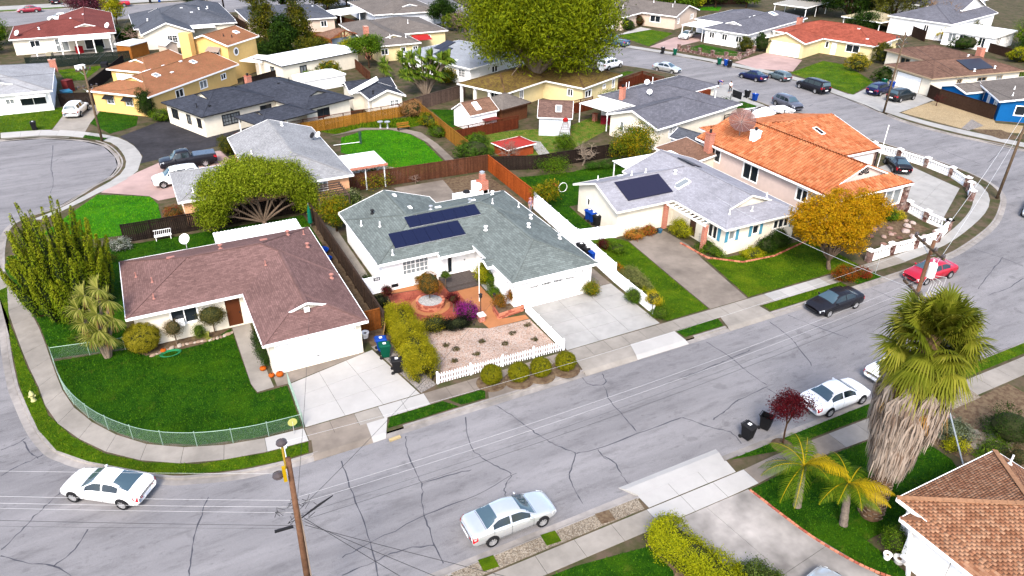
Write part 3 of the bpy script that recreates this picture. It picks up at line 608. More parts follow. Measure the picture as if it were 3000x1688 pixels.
    def make_walls(s,openings):
        W=[w for w in s.W if w.wall]; b=MB(); rects=[]
        for w in W: rects.append((w.x0+w.ov,w.x1-w.ov,w.y0+w.ov,w.y1-w.ov,w))
        s.rects=rects
        segs=[]
        for i,(x0,x1,y0,y1,w) in enumerate(rects):
            top=w.e+w.p*w.ov-.05 if w.d in 'xy' else w.e-.06
            for side,(axis,c,t0,t1) in {'S':('y',y0,x0,x1),'N':('y',y1,x0,x1),'W':('x',x0,y0,y1),'E':('x',x1,y0,y1)}.items():
                iv=[(t0,t1)]
                for j,(a0,a1,b0,b1,w2) in enumerate(rects):
                    if j==i: continue
                    lo,hi,u0,u1=(b0,b1,a0,a1) if axis=='y' else (a0,a1,b0,b1)
                    same={'S':b0,'N':b1,'W':a0,'E':a1}[side]
                    t2=w2.e+w2.p*w2.ov-.05 if w2.d in 'xy' else w2.e-.06
                    if (lo+1e-4<c<hi-1e-4 and t2>=top-.3) or (abs(c-same)<2e-2 and j<i):
                        nv=[]
                        for u,v in iv:
                            if u1<=u or u0>=v: nv.append((u,v)); continue
                            if u0>u: nv.append((u,u0))
                            if u1<v: nv.append((u1,v))
                        iv=nv
                if w.d in 'NSWE':
                    zt=(lambda t,axis=axis,c=c,w=w:(w.z(t,c) if axis=='y' else w.z(c,t))-.08)
                else: zt=lambda t,top=top:top
                for u,v in iv:
                    if v-u>.05: segs.append((i,side,c,u,v,zt))
        def pt(side,c,t,z,d=0):
            return {'S':(t,c-d,z),'N':(t,c+d,z),'W':(c-d,t,z),'E':(c+d,t,z)}[side]
        s.pt=pt
        ops=[]
        for o in openings:
            wi,side,ctr,wd,z0,z1,kind=o[:7]; r=[q for q in rects if q[4] is s.wings_main(wi)][0]; c={'S':r[2],'N':r[3],'W':r[0],'E':r[1]}[side]
            ops.append((side,c,ctr-wd/2,ctr+wd/2,z0,z1,kind,o[7] if len(o)>7 else None))
        for i,side,c,u,v,zt in segs:
            mine=[o for o in ops if o[0]==side and abs(o[1]-c)<.05 and o[2]>=u-.02 and o[3]<=v+.02]
            xs=sorted({u,v}|{q for o in mine for q in (o[2],o[3])})
            for a,d in zip(xs,xs[1:]):
                cov=sorted([(o[4],o[5]) for o in mine if o[2]<=a+1e-4 and o[3]>=d-1e-4]); z=-.15
                for z0,z1 in cov+[(None,None)]:
                    if z0 is None: ta,td=zt(a),zt(d)
                    else: ta=td=z0
                    if ta>z+.01: 
                        q=[pt(side,c,a,z),pt(side,c,d,z),pt(side,c,d,td),pt(side,c,a,ta)]
                        b.poly(q if side in 'SE' else q[::-1])
                    z=z1 if z1 is not None else z
            for o in mine:
                for (p,q) in (((o[2],o[4]),(o[3],o[4])),((o[3],o[4]),(o[3],o[5])),((o[3],o[5]),(o[2],o[5])),((o[2],o[5]),(o[2],o[4]))):
                    b.poly([pt(side,c,p[0],p[1]),pt(side,c,q[0],q[1]),pt(side,c,q[0],q[1],-.12),pt(side,c,p[0],p[1],-.12)])
        # gable ends
        for i,w in enumerate(s.W):
            if w.d not in 'xy' : continue
            for k in (0,1):
                if w.gablet and k!=w.gablet-1: continue
                if w.ends[k]!='g' or not (w.wall or w.gablet): continue
                ov=w.ov if not w.gablet else .22; h=((w.y1-w.y0) if w.d=='x' else (w.x1-w.x0))/2
                zb=w.e+w.p*w.ov-.05; zr=w.e+w.p*h-.05
                if w.d=='x':
                    c=(w.x0+ov,w.x1-ov)[k]; pts=[(c,w.y0+w.ov,zb),(c,w.y1-w.ov,zb),(c,(w.y0+w.y1)/2,zr)]
                else:
                    c=(w.y0+ov,w.y1-ov)[k]; pts=[(w.x0+w.ov,c,zb),(w.x1-w.ov,c,zb),((w.x0+w.x1)/2,c,zr)]
                b.poly(pts)
        if b.v: s.wall=b.build('wall',s.wallmat,s.root)
        for o in ops: s.fit(*o)
    def wings_main(s,i): return [w for w in s.W if not w.gablet][i]
    def fit(s,side,c,u,v,z0,z1,kind,extra=None):
        pt=s.pt
        def bx(m,a,b,za,zb,d0,d1):
            p=pt(side,c,a,za,d0);q=pt(side,c,b,zb,d1); m.box(min(p[0],q[0]),max(p[0],q[0]),min(p[1],q[1]),max(p[1],q[1]),za,zb)
        if kind in 'wgGsDdbp':
            m=MB(); fr=.07 if kind in 'wgsb' else .06
            if kind in 'wgsb':
                for a,b,za,zb in ((u-.04,u+fr,z0-.04,z1+.04),(v-fr,v+.04,z0-.04,z1+.04),(u+fr,v-fr,z1-fr,z1+.04),(u+fr,v-fr,z0-.04,z0+fr)): bx(m,a,b,za,zb,-.1,.035)
                n=1 if kind!='b' else 2
                if kind!='p' and (v-u)>.8:
                    for t in range(1,n+1): mm=u+(v-u)*t/(n+1); bx(m,mm-.035,mm+.035,z0+fr,z1-fr,-.08,.012)
                if kind=='g':
                    nx=max(2,round((v-u)/.38)); nz=max(2,round((z1-z0)/.38))
                    for t in range(1,nx): mm=u+(v-u)*t/nx; bx(m,mm-.014,mm+.014,z0+fr,z1-fr,-.075,-.03)
                    for t in range(1,nz): mm=z0+(z1-z0)*t/nz; bx(m,u+fr,v-fr,mm-.014,mm+.014,-.074,-.031)
                f=m.build('window' if kind!='s' else 'glass_door',extra or s.trim,s.root)
                h=MB(); bx(h,u+.02,v-.02,z0+.02,z1-.02,-.1,-.078); h.build('pane',GLASS if rnd.random()<.6 else GLASSC,f)
            elif kind in 'dD':
                bx(m,u+.02,v-.02,z0,z1-.02,-.1,-.06); f=m.build('door',extra or DOORW,s.root)
                h=MB(); bx(h,v-.16,v-.1,z0+.95,z0+1.05,-.06,.0); h.build('handle',DARK,f)
                if kind=='D':
                    t=MB(); bx(t,u-.06,u+.02,z0,z1+.06,-.05,.03); bx(t,v-.02,v+.06,z0,z1+.06,-.05,.03); bx(t,u+.02,v-.02,z1-.02,z1+.06,-.05,.03); t.build('frame',s.trim,f)
            elif kind=='G':
                n=4
                for t in range(n):
                    za=z0+(z1-z0)*t/n; bx(m,u+.01,v-.01,za+.008,za+(z1-z0)/n-.008,-.1,-.06)
                    nx=8
                    for q in range(nx):
                        a=u+(v-u)*q/nx; bx(m,a+.08,a+(v-u)/nx-.08,za+.09,za+(z1-z0)/n-.09,-.06,-.05)
                bx(m,u,v,z0,z1,-.12,-.1)
                f=m.build('garage_door',extra or DOORW,s.root)
                t=MB(); bx(t,u-.08,u,z0,z1+.1,-.05,.02); bx(t,v,v+.08,z0,z1+.1,-.05,.02); bx(t,u,v,z1,z1+.1,-.05,.02); t.build('frame',s.trim,f)
                h=MB(); bx(h,(u+v)/2-.1,(u+v)/2+.1,z0+.6,z0+.65,-.05,-.02); h.build('handle',DARK,f)
    # ---- things fixed to the roof
    def frame(s,x,y):
        z=s.z(x,y); e=.03; a=(s.z(x+e,y)-s.z(x-e,y))/(2*e); b=(s.z(x,y+e)-s.z(x,y-e))/(2*e); g=math.hypot(a,b)
        vd=Vector((a/g,b/g,g)).normalized() if g>1e-5 else Vector((0,1,0)); n=Vector((-a,-b,1)).normalized(); ud=vd.cross(n); return Vector((x,y,z)),ud,vd,n
    def pipe(s,x,y,h=.45,r=.05,m=None):
        p,u,v,n=s.frame(x,y); b=MB(); b.tube([p-Vector((0,0,.1)),p+Vector((0,0,h))],r,8); b.lathe([(r*2.6,.0),(r*1.3,.09)],p,10); b.build('vent_pipe',m or WHITEM,s.root)
    def cowl(s,x,y,m=None):
        p,u,v,n=s.frame(x,y); b=MB(); b.tube([p,p+Vector((0,0,.3))],.09,8); b.lathe([(.09,.28),(.17,.3),(.17,.36),(.03,.42)],p,10); b.lathe([(.2,.0),(.1,.1)],p,8); b.build('vent_cowl',m or WHITEM,s.root)
    def vent(s,x,y,w=.5,l=.28,m=None):
        p,u,v,n=s.frame(x,y); b=MB()
        q=[p-u*w/2-v*l/2,p+u*w/2-v*l/2,p+u*w/2+v*l/2,p-u*w/2+v*l/2]
        b.mesh([a-n*.02 for a in q]+[q[0]+n*.12,q[1]+n*.12,q[2]+n*.05,q[3]+n*.05],[(3,2,1,0),(4,5,6,7),(0,1,5,4),(1,2,6,5),(2,3,7,6),(3,0,4,7)]); b.build('roof_vent',m or WHITEM,s.root)
    def skylight(s,x,y,w=.7,l=1.1,m=None):
        p,u,v,n=s.frame(x,y); b=MB()
        for a,c in (((-w/2,-l/2),(w/2,-l/2)),((w/2,-l/2),(w/2,l/2)),((w/2,l/2),(-w/2,l/2)),((-w/2,l/2),(-w/2,-l/2))): b.beam(p+u*a[0]+v*a[1]+n*.06,p+u*c[0]+v*c[1]+n*.06,.07,.16,n)
        f=b.build('skylight',TRIM,s.root); g=MB(); g.poly([p-u*w/2-v*l/2+n*.11,p+u*w/2-v*l/2+n*.11,p+u*w/2+v*l/2+n*.11,p-u*w/2+v*l/2+n*.11]); g.build('pane',m or GLASSC,f)
    def panels(s,x,y,nw,nl,w,l,m,th=.05,gap=.02,fr=None,name='solar_panel'):
        """array with its lower left corner at x,y; nw panels along the eave, nl up the slope"""
        p,u,v,n=s.frame(x,y)
        if u.x<0 and abs(u.x)>abs(u.y): u=-u
        for i in range(nw):
            for j in range(nl):
                o=p+u*(i*(w+gap))+v*(j*(l+gap))+n*.12; b=MB(); q=[o,o+u*w,o+u*w+v*l,o+v*l]
                b.mesh([a-n*th for a in q]+q,[(3,2,1,0),(4,5,6,7),(0,1,5,4),(1,2,6,5),(2,3,7,6),(3,0,4,7)]); b.build(name,m,s.root)
        if fr:
            b=MB()
            for j in range(nl+1):
                o=p+v*(j*(l+gap)-gap/2)+n*.06; b.beam(o,o+u*(nw*(w+gap)),.04,.05,n)
            b.build('rail',fr,s.root)
    def chimney(s,x,y,w=.6,d=.6,h=1.2,m=None,cap=True):
        z=s.z(x,y); b=MB(); b.box(x-w/2,x+w/2,y-d/2,y+d/2,z-.6,z+h); b.box(x-w/2-.05,x+w/2+.05,y-d/2-.05,y+d/2+.05,z+h,z+h+.12)
        o=b.build('chimney',m or BRICK,s.root)
        if cap: c=MB(); c.tube([(x,y,z+h+.1),(x,y,z+h+.35)],.14,10); c.lathe([(.22,0),(.22,.04),(.03,.12)],(x,y,z+h+.36),10); c.build('flue_cap',DARK,o)
    def dish(s,x,y,r=.4,h=.6,az=200,m=None,name='satellite_dish'):
        p,u,v,n=s.frame(x,y); b=MB(); b.tube([p,p+Vector((0,0,h))],.03,6)
        d=Vector((math.cos(R(az)),math.sin(R(az)),.75)).normalized(); c=p+Vector((0,0,h)); s1=d.cross(Vector((0,0,1))).normalized();s2=s1.cross(d)
        vs=[];fs=[];N=20
        for k,rr in enumerate((0,.5,1)):
            for t in range(N): a=2*math.pi*t/N; vs.append(c+(s1*math.cos(a)+s2*math.sin(a))*r*max(rr,.01)+d*(r*.28*rr*rr))
        for k in range(2):
            for t in range(N): fs.append((k*N+t,k*N+(t+1)%N,(k+1)*N+(t+1)%N,(k+1)*N+t))
        b.mesh(vs,fs); b.tube([c-s2*r*.9+d*r*.2,c+d*r*1.0],.02,5); b.build(name,m or WHITEM,s.root,True)
    def world(s,x,y,z=0):
        c,n=math.cos(s.rot),math.sin(s.rot); return Vector((s.loc.x+x*c-y*n,s.loc.y+x*n+y*c,s.loc.z+z))
TILED={}
# ================================================================ houses
WHITEW=mat('stucco_white',(.8,.79,.78),.9,.03,2,.15,25,big=.05); CREAM=mat('stucco_cream',wc(255,246,226),.9,.04,2,.15,25,big=.06)
PEACH=mat('stucco_peach',wc(246,186,142),.9,.04,2,.15,25,big=.06); YELLOW=mat('stucco_yellow',wc(248,205,130),.9,.04,2,.15,25,big=.06)
BEIGE=mat('stucco_beige',wc(228,205,186),.9,.05,2,.15,25,big=.06); PALEY=mat('stucco_paleyellow',wc(246,226,172),.9,.04,2,.15,25,big=.06)
PINKW=mat('stucco_pink',wc(240,216,204),.9,.04,2,.15,25,big=.06); BLUEW=mat('siding_blue',pc(24,124,205),.7,.05,2,.15,25,big=.06); PALEB=mat('siding_paleblue',wc(226,232,242),.8,.04,2,.15,25,big=.06)
RBROWN=shingle('shingle_brown',pc(164,128,122),var=.2); RGREEN=shingle('shingle_greygreen',pc(152,162,158),.45,.19,var=.18,mort=.5); RWHITE=shingle('shingle_palegrey',pc(206,205,214),.4,.16,var=.12,mort=.75)
RPALE=shingle('shingle_palewarm',pc(214,214,216),var=.1,mort=.8); RGREY=shingle('shingle_grey',pc(206,206,207),var=.16); RDARK=shingle('shingle_charcoal',pc(90,94,106),.4,.18,var=.22,mort=.55); RTAN=shingle('shingle_tan',pc(208,150,108),var=.2,c2=pc(196,130,96))
RRED=shingle('shingle_red',pc(164,92,84),var=.15); RSLATE=shingle('shingle_slate',pc(122,126,136),var=.22); RMID=shingle('shingle_midgrey',pc(142,142,152),.4,.18,var=.18); RTAUPE=shingle('shingle_taupe',pc(156,146,138),var=.14)
RMOSS=shingle('shingle_moss',pc(150,118,84),var=.3,c2=pc(150,130,60),big=.4); RBLUE=shingle('shingle_paleblue',pc(206,212,220),.4,.16,var=.08,mort=.85); RCONC=shingle('tile_brown',pc(150,116,100),.35,.38,var=.2,mort=.5,bs=1); RBRN2=shingle('shingle_umber',pc(172,132,110),var=.22)
GABLES=(GLASS,)
ORTILE=shingle('tile_orange_bed',pc(186,96,54),.26,.4,var=.25,mort=.5,bs=1); REDTILE=shingle('tile_terracotta_bed',pc(202,108,86),.5,.42,var=.18,mort=.45,bs=1)
PV=flat('photovoltaic',(.006,.008,.026),.3,0,.3); PVT=flat('thermal_panel',(.014,.014,.03),.5); PVD=flat('black_panel',(.02,.021,.03),.4)
ACC=flat('trim_cream',(.72,.69,.62),.6); SHUT=flat('shutter_blue',pc(110,198,232),.6); DKTRIM=flat('trim_black',(.02,.02,.022),.5); TANTR=flat('trim_tan',pc(232,205,170),.6)
# ---- brown roofed corner house
h1=House('house','cream house with brown shingle roof on the street corner','' or (0,0),0,[Wing(-3.62,10.7,48.35,57.45,'x','hh'),Wing(3.86,10.7,41.17,57.45,'y','dh')],CREAM,RBROWN,openings=[
 (0,'S',-.1,1.75,1.15,2.4,'w'),(0,'S',3.1,1.0,.1,2.25,'d',flat('door_brown',pc(120,66,40),.5)),(1,'S',7.25,5.2,.02,2.15,'G'),(0,'W',52,1.3,1.1,2.3,'w'),(1,'W',46,.9,1.2,2.2,'w'),(1,'E',50,1.3,1.1,2.2,'w'),(1,'E',45,1.2,1.1,2.2,'w')])
SALM=flat('vent_salmon',pc(226,160,146),.6)
h1.chimney(3.9,57.55,.62,.55,2.0); [h1.cowl(x,y,SALM) for x,y in ((3.4,53.9),(9.6,53),(8.6,55.2),(10,47.5))]; [h1.vent(x,y,.55,.25,SALM) for x,y in ((-.1,54),(6.6,54.3))]
[h1.pipe(x,y,.4,.045,SALM) for x,y in ((-2.6,53.6),(-1.6,51.6),(-1.7,49.6),(6,50.6),(9.9,55.6))]; h1.dish(1.2,57.3,.42,.9,235)
b=MB(); b.box(3.4,10.2,57.5,59.9,2.5,2.58)
for k in range(24): b.box(3.45+k*.28,3.57+k*.28,57.5,59.9,2.58,2.62)
for x in (3.5,6.8,10.1): b.box(x-.05,x+.05,59.75,59.85,0,2.5)
b.build('patio_roof',WHITEM,h1.root)
b=MB(); b.box(-.75,-.2,48.4,48.8,1.2,1.6); b.build('air_conditioner',WHITEM,h1.root)
b=MB(); b.box(7.0,7.35,42.9,43.1,3.35,3.6); b.build('gable_vent',TRIM,h1.root)
# ---- centre house with solar panels
h2=House('house','white house with grey-green hip roof and two rows of solar panels',(0,0),0,[Wing(13.75,29.0,48.4,57.55,'x','hh'),Wing(13.75,22.2,48.4,59.2,'y','hg'),Wing(21.6,29,41.4,57.6,'y','hh'),
 Wing(18.6,22,47.87,52.9,'S','',2.7-.33*.53,.33,False),Wing(21.15,24,44.6,46.1,'x','gg',2.62,.33,False)],WHITEW,RGREEN,openings=[
 (0,'S',16.9,2.2,1.05,2.35,'g'),(2,'S',25.35,5.2,.02,2.12,'G'),(0,'S',20.75,.95,.3,2.35,'D'),(0,'S',19.8,.5,.35,2.3,'w'),(2,'W',47.3,.9,1.2,2.3,'g'),(0,'W',50.6,1.2,1.2,2.2,'w'),(0,'W',54.6,1.2,1.2,2.2,'w'),(0,'S',15.1,.5,.3,.5,'w',DARK),(0,'S',18.3,.5,.3,.5,'w',DARK)])
h2.panels(15.6,49.6,6,1,.98,1.72,PV,fr=GALV); h2.panels(17.5,51.45,6,1,1.03,1.3,PV,fr=GALV)
h2.chimney(24.3,57.7,.7,.6,1.5); [h2.pipe(*p) for p in ((14.6,55.2),(15.7,53.6),(15.2,49.1),(25.6,52.9),(28.2,53))]; [h2.cowl(*p) for p in ((23.3,49.4),(26.4,47.8),(27,55.8),(27.9,50.2),(28.3,46))]
[h2.vent(*p) for p in ((18.5,58),(18.9,55.2),(21,54),(24.4,54.4))]; h2.cowl(15.9,56.2,DARK); h2.cowl(20.2,53.6,GALV); h2.cowl(23.6,53.2,GALV); h2.dish(26.2,57.2,.35,.9,250)
b=MB(); b.box(18.75,21.5,46.9,48.75,0,.3); b.box(18.75,21.5,46.5,46.9,0,.15); b.build('porch_step',mat('porch_stone',pc(120,110,106),.9,.25,6),h2.root)
b=MB(); [b.box(x-.05,x+.05,y-.05,y+.05,.0,2.4) for x,y in ((22.0,46.5),(28.6,41.7))]; b.build('downspout',TRIM,h2.root)
DK=flat('fanlite',(.03,.03,.035),.2)
for k in range(4):
    b=MB(); x=23.35+k*1.05; n=6
    for t in range(n):
        a=x+t*.13; hh=.1+.1*(1-abs(2*(k*n+t)/(4*n-1)-1)); b.poly([(a,41.86,1.62),(a+.1,41.86,1.62),(a+.1,41.86,1.62+hh),(a,41.86,1.62+hh)])
    b.build('garage_lite',DK,h2.root)
# ---- white house with blue shutters
h3=House('house','white house with blue shutters and pale grey roof',(0,0),0,[Wing(35.8,46,48.76,56.2,'x','gg',2.7,.38),Wing(42.05,51.0,41.68,57.0,'y','dg',2.7,.36,gd=.45)],CREAM,RWHITE,trim=ACC,fascia=.16,openings=[
 (1,'S',43.2,.75,1.35,2.25,'w'),(1,'S',45.9,.8,1.35,2.25,'w'),(1,'S',48.9,1.9,1.35,2.25,'b'),(1,'W',43.7,1.2,1.0,2.3,'w'),(1,'W',46.3,.9,.1,2.2,'d',flat('door_dark',(.06,.03,.02),.5)),(0,'W',54,.6,1.2,2.0,'w')])
h3.panels(37.6,49.7,8,1,.62,2.55,PVT,gap=.004,name='thermal_panel'); h3.skylight(44.0,50.2,.8,1.5); h3.cowl(44.4,51.8); [h3.pipe(*p) for p in ((38,55.3),(40.5,53.4),(43.6,43.2),(46,43),(49,44.4),(42.2,53.5))]
h3.vent(40.6,55.3,.4,.4); h3.panels(47.4,51.6,1,1,2.4,1.2,PVD,name='thermal_panel')
for x in (42.62,43.78,45.3,46.5): b=MB(); b.box(x-.17,x+.17,42.05,42.09,1.25,2.3); b.build('shutter',SHUT,h3.root)
for y in (42.85,44.55): b=MB(); b.box(42.42,42.46,y-.17,y+.17,1.1,2.35); b.build('shutter',SHUT,h3.root)
b=MB(); b.box(49.95,50.25,42.05,42.09,1.25,2.3); b.build('shutter',SHUT,h3.root)
for x,y in ((41.4,48.9),(41.5,43.6)): b=MB(); b.box(x-.2,x+.2,y-.15,y+.15,0,2.5); b.build('brick_column',BRICK,h3.root)
b=MB()
for k in range(9): b.beam((41.3,44+k*.55,2.45),(42.3,44+k*.55,2.45),.06,.12)
b.box(41.25,41.35,43.4,48.9,2.4,2.56); b.build('trellis',ACC,h3.root)
b=MB(); b.box(43,50.6,57.1,60.2,2.55,2.62)
for x in (43.2,46.8,50.4): b.box(x-.05,x+.05,60,60.1,0,2.55)
b.build('patio_roof',WHITEM,h3.root)
# ---- orange tiled house
h4=House('house','pink house with bright orange barrel tile roof and big dish',(0,0),0,[Wing(55,65.4,41.6,61.5,'y','dg',3.0,.4,gd=.32),Wing(58,71.4,50.1,64.5,'x','hg',2.9,.26)],PINKW,ORTILE,openings=[
 (0,'W',58.6,1.9,1.2,2.6,'w'),(0,'W',53.0,2.2,.9,2.6,'s'),(0,'W',46,1.4,1.2,2.5,'w'),(0,'S',63.4,2.3,.9,2.5,'w'),(0,'S',60.2,1.0,.1,2.3,'d',flat('door_dark2',(.08,.05,.04),.5)),(0,'S',57.2,1.3,1,2.4,'w'),(1,'S',68.3,4.6,.02,2.2,'G'),(1,'E',55,1.6,1.2,2.4,'w')])
h4.chimney(57.9,55.6,.8,.8,.9,flat('chimney_white',(.78,.77,.74),.7)); b=MB(); b.box(54.55,55.2,58.7,59.5,0,4.2); b.box(54.5,55.25,58.65,59.55,4.2,4.32); o=b.build('chimney',BRICK,h4.root); c=MB(); c.tube([(54.87,59.1,4.3),(54.87,59.1,4.7)],.13,8); c.build('flue_cap',DARK,o)
h4.skylight(66.5,54.8,.6,1.4,DARK); b=MB()
fc=Vector((60.2,43.73,4.05))
for t in range(6): a0,a1=math.pi*t/6+.06,math.pi*(t+1)/6-.06; b.poly([fc+Vector((math.cos(a0)*.15,-.28,math.sin(a0)*.15)),fc+Vector((math.cos(a0)*.75,-.28,math.sin(a0)*.75)),fc+Vector((math.cos(a1)*.75,-.28,math.sin(a1)*.75)),fc+Vector((math.cos(a1)*.15,-.28,math.sin(a1)*.15))])
b.build('fanlight',GLASS,h4.root)
for x in (58.4,60.95,65.0): b=MB(); b.box(x-.25,x+.25,41.7,42.15,0,2.7); b.build('stone_pillar',STONE,h4.root)
for x0,x1 in ((61.6,62.1),(64.7,64.95)): b=MB(); b.box(x0,x1,41.95,42.0,0,2.6); b.build('stone_veneer',STONE,h4.root)
b=MB(); b.box(62.1,64.7,41.94,42.0,0,.85); b.build('stone_veneer',STONE,h4.root)
for x in (65.6,71.0): b=MB(); b.box(x,x+.35,50.4,50.5,0,2.6); b.build('stone_veneer',STONE,h4.root)
b=MB(); b.tube([(71.0,50.2,0),(71.0,50.2,2.8)],.06,8); b.build('downspout',DARK,h4.root)
# mesh satellite dish
b=MB(); c=Vector((57.6,57.6,h4.z(57.6,57.6))); d=Vector((-.35,-.55,.72)).normalized(); s1=d.cross(Vector((0,0,1))).normalized(); s2=s1.cross(d); top=c+Vector((0,0,1.55)); N=24; vs=[];fs=[]
for rr in (.02,.5,1):
    for t in range(N): a=2*math.pi*t/N; vs.append(top+(s1*math.cos(a)+s2*math.sin(a))*1.45*rr+d*(.38*rr*rr))
for k in range(2):
    for t in range(N): fs.append((k*N+t,k*N+(t+1)%N,(k+1)*N+(t+1)%N,(k+1)*N+t))
def mesh_see_through():
    m,nt,b=base('dish_mesh',.5,.3,.4); b.inputs['Base Color'].default_value=rgb(pc(150,112,108)); b.inputs['Alpha'].default_value=.72; return m
b.mesh(vs,fs); o=b.build('satellite_dish',mesh_see_through(),h4.root,True)
b=MB(); b.tube([c,top],.05,8); b.tube([top,top+d*1.5],.03,6)
for t in range(0,N,2): a=2*math.pi*t/N; r=(s1*math.cos(a)+s2*math.sin(a)); b.tube([top,top+r*.72+d*.1,top+r*1.45+d*.385],.018,4)
b.build('dish_frame',flat('dish_frame',pc(190,170,165),.5),o)
# ---- near house at the lower right, cut by the frame
h5=House('house','house with tan shingle hip roof and white fascia in the near corner',(0,0),0,[Wing(28.5,36.0,-2,14.3,'y','hh',2.9,.36),Wing(27.8,34,-2,13.5,'x','hh',2.66,.345)],WHITEW,shingle('shingle_tan_bed',pc(184,132,102)),openings=[(1,'W',8.5,5,.02,2.2,'G')])
b=MB(); b.beam((27.75,12.2,0),(28.1,13.1,2.5),.14,.14); b.beam((27.9,12.9,2.4),(28.6,13.0,2.4),.12,.12); b.build('porch_brace',TRIM,h5.root); h5.pipe(35.4,13.2,.6)
# ---- peach house with grey roof behind the umbrella tree
h6=House('house','peach house with pale grey shingle roof behind the spreading tree',(0,0),0,[Wing(1.55,17.5,67.6,75.8,'x','hh',2.7,.32),Wing(8.3,17.6,67.6,84.4,'y','hg',2.7,.32)],PEACH,RGREY,openings=[(0,'S',14.6,.9,1.3,2.3,'g'),(0,'W',71.5,4.2,.02,2.1,'G'),(1,'W',80,1.5,1,2.2,'w'),(0,'S',3.2,.3,1.4,1.7,'w'),(1,'E',72,2,.1,2.2,'s')])
h6.chimney(17.9,75.5,.7,.9,1.3); [h6.cowl(*p) for p in ((12.6,68.9),(14,82.5))]; [h6.pipe(*p) for p in ((13.2,67.9),(3.0,68.6),(9.6,76.6))]; h6.dish(16.4,78.5,.35,.5,200,DARK); h6.dish(17.2,79.3,.35,.5,200)
b=MB(); b.box(17.6,21.6,69.6,73.6,2.55,2.63)
for x,y in ((21.4,69.8),(21.4,73.4),(19.4,69.8)): b.box(x-.05,x+.05,y-.05,y+.05,0,2.55)
b.build('patio_roof',WHITEM,h6.root); b=MB(); b.box(17.6,21.7,69.4,69.58,2.4,2.62); b.build('patio_beam',BRICK,h6.root)
# ---- charcoal roofed cream house with carport
h7=House('house','cream house with charcoal shingle roof and carport on the blacktop drive',(6.76,93.59),23,[Wing(0,11,0,9.6,'x','dh',2.7,.32),Wing(10.07,17.7,-6.6,9.6,'y','dh',2.7,.32),Wing(2.9,11,-7.7,-2.2,'x','dh',2.55,.3,False)],CREAM,RDARK,trim=DKTRIM,fascia=.14,openings=[
 (0,'W',7.3,1.5,1.0,2.2,'w'),(0,'W',4.0,.9,1.0,2.1,'w'),(0,'W',1.6,.9,1.0,2.1,'w'),(0,'S',4.0,2.4,.9,2.2,'g'),(0,'S',9,1.6,1.2,2.2,'w'),(1,'S',13,1.8,1.1,2.2,'w'),(1,'E',0,1.4,1,2.2,'w')])
[MB().box(x-.06,x+.06,y-.06,y+.06,0,2.5).build('carport_post',TRIM,h7.root) for x,y in ((3.3,-7.3),(6.8,-7.3),(3.3,-2.6))]
h7.chimney(12,8.6,.7,.7,.9); [h7.vent(*p,.3,.3,DARK) for p in ((2.2,1.8),(9.2,7.4),(13.2,3.2),(16.4,-1.4))]; [h7.pipe(*p,.5,.05,DARK) for p in ((1.2,3),(15.5,4.2))]
h7b=House('cottage','small cream cottage with charcoal roof by the orange fence',(0,0),0,[Wing(27.4,32.4,93.4,98,'y','gg',2.5,.4),Wing(26,32.6,97.6,102.6,'x','gg',2.5,.36)],CREAM,RDARK,openings=[(0,'S',30.9,1.3,1.1,2.0,'g'),(0,'W',95.6,.9,.1,2.1,'d')])
b=MB(); b.beam((26.0,97.4,2.55),(29.9,97.4,4.1),.3,.5); b.build('parapet',TRIM,h7b.root); [h7b.vent(*p,.3,.3,DARK) for p in ((28.6,95.4),(28.4,100.3))]; h7b.pipe(28.3,94.6,.5,.06,DARK)
# ---- yellow house, two storeys at the back
h8=House('house','yellow stucco house with tan roof and two storey rear wing',(1.74,105.28),46,[Wing(0,19.5,0,9.7,'x','dg',2.8,.32),Wing(10.5,20,9,16.2,'x','dg',2.8,.32),Wing(19.7,27.9,1.6,9.8,'x','gg',5.3,.32)],YELLOW,RTAN,openings=[
 (0,'W',6.6,1.1,1.2,2.1,'g'),(0,'W',3.6,1.1,1.2,2.1,'g'),(0,'S',6.3,1.6,1.1,2.2,'w'),(0,'S',11.4,1.6,1.1,2.2,'w'),(0,'S',16,1.2,1.3,2.1,'w'),(1,'W',12.8,4.2,.02,2.1,'G'),(2,'W',4.2,1.3,3.6,4.4,'w')])
for y in (6.6,3.6):
    b=MB(); b.mesh([(.42,y-.75,2.35),(.42,y+.75,2.35),(-.35,y+.75,1.95),(-.35,y-.75,1.95)],[(0,1,2,3)]); b.build('awning',DARK,h8.root)
AWN=flat('awning_stripe',pc(200,180,165),.6)
b=MB(); b.mesh([(20.1,3.2,4.9),(20.1,5.4,4.9),(19.2,5.5,4.3),(19.2,3.1,4.3)],[(0,1,2,3)]); b.build('awning',AWN,h8.root)
b=MB(); b.box(18.4,19.4,7.2,9.0,0,6.9); b.build('chimney',YELLOW,h8.root); [h8.skylight(*p,.8,.8) for p in ((6,3.4),(14,3.6),(8.6,7.2),(25.5,4))]; [h8.vent(*p) for p in ((8.6,3),(10.2,5.6),(12.6,4.6))]; h8.pipe(22.3,4,.4,.06,DARK); h8.pipe(23.2,3.2,.4,.06,DARK)
b=MB(); b.lathe([(.62,0),(.62,.06),(.4,.06)],(0,0,0),20); ov=b.build('oval_window',TRIM,h8.root); ov.rotation_euler=(R(90),0,0); ov.location=(22,2.0,4.0); g=MB(); g.lathe([(.42,.061),(.42,.07)],(0,0,0),20); g.build('pane',GLASS,ov)
b=MB()
for k in range(9): b.beam((22.5+k*.55,-1.6,2.5),(22.5+k*.55,2.0,2.5),.08,.16)
b.box(22.4,27,-1.5,-1.35,2.3,2.42)
for x in (22.6,26.8): b.box(x-.07,x+.07,-1.5,-1.36,0,2.3)
b.build('pergola',TRIM,h8.root)
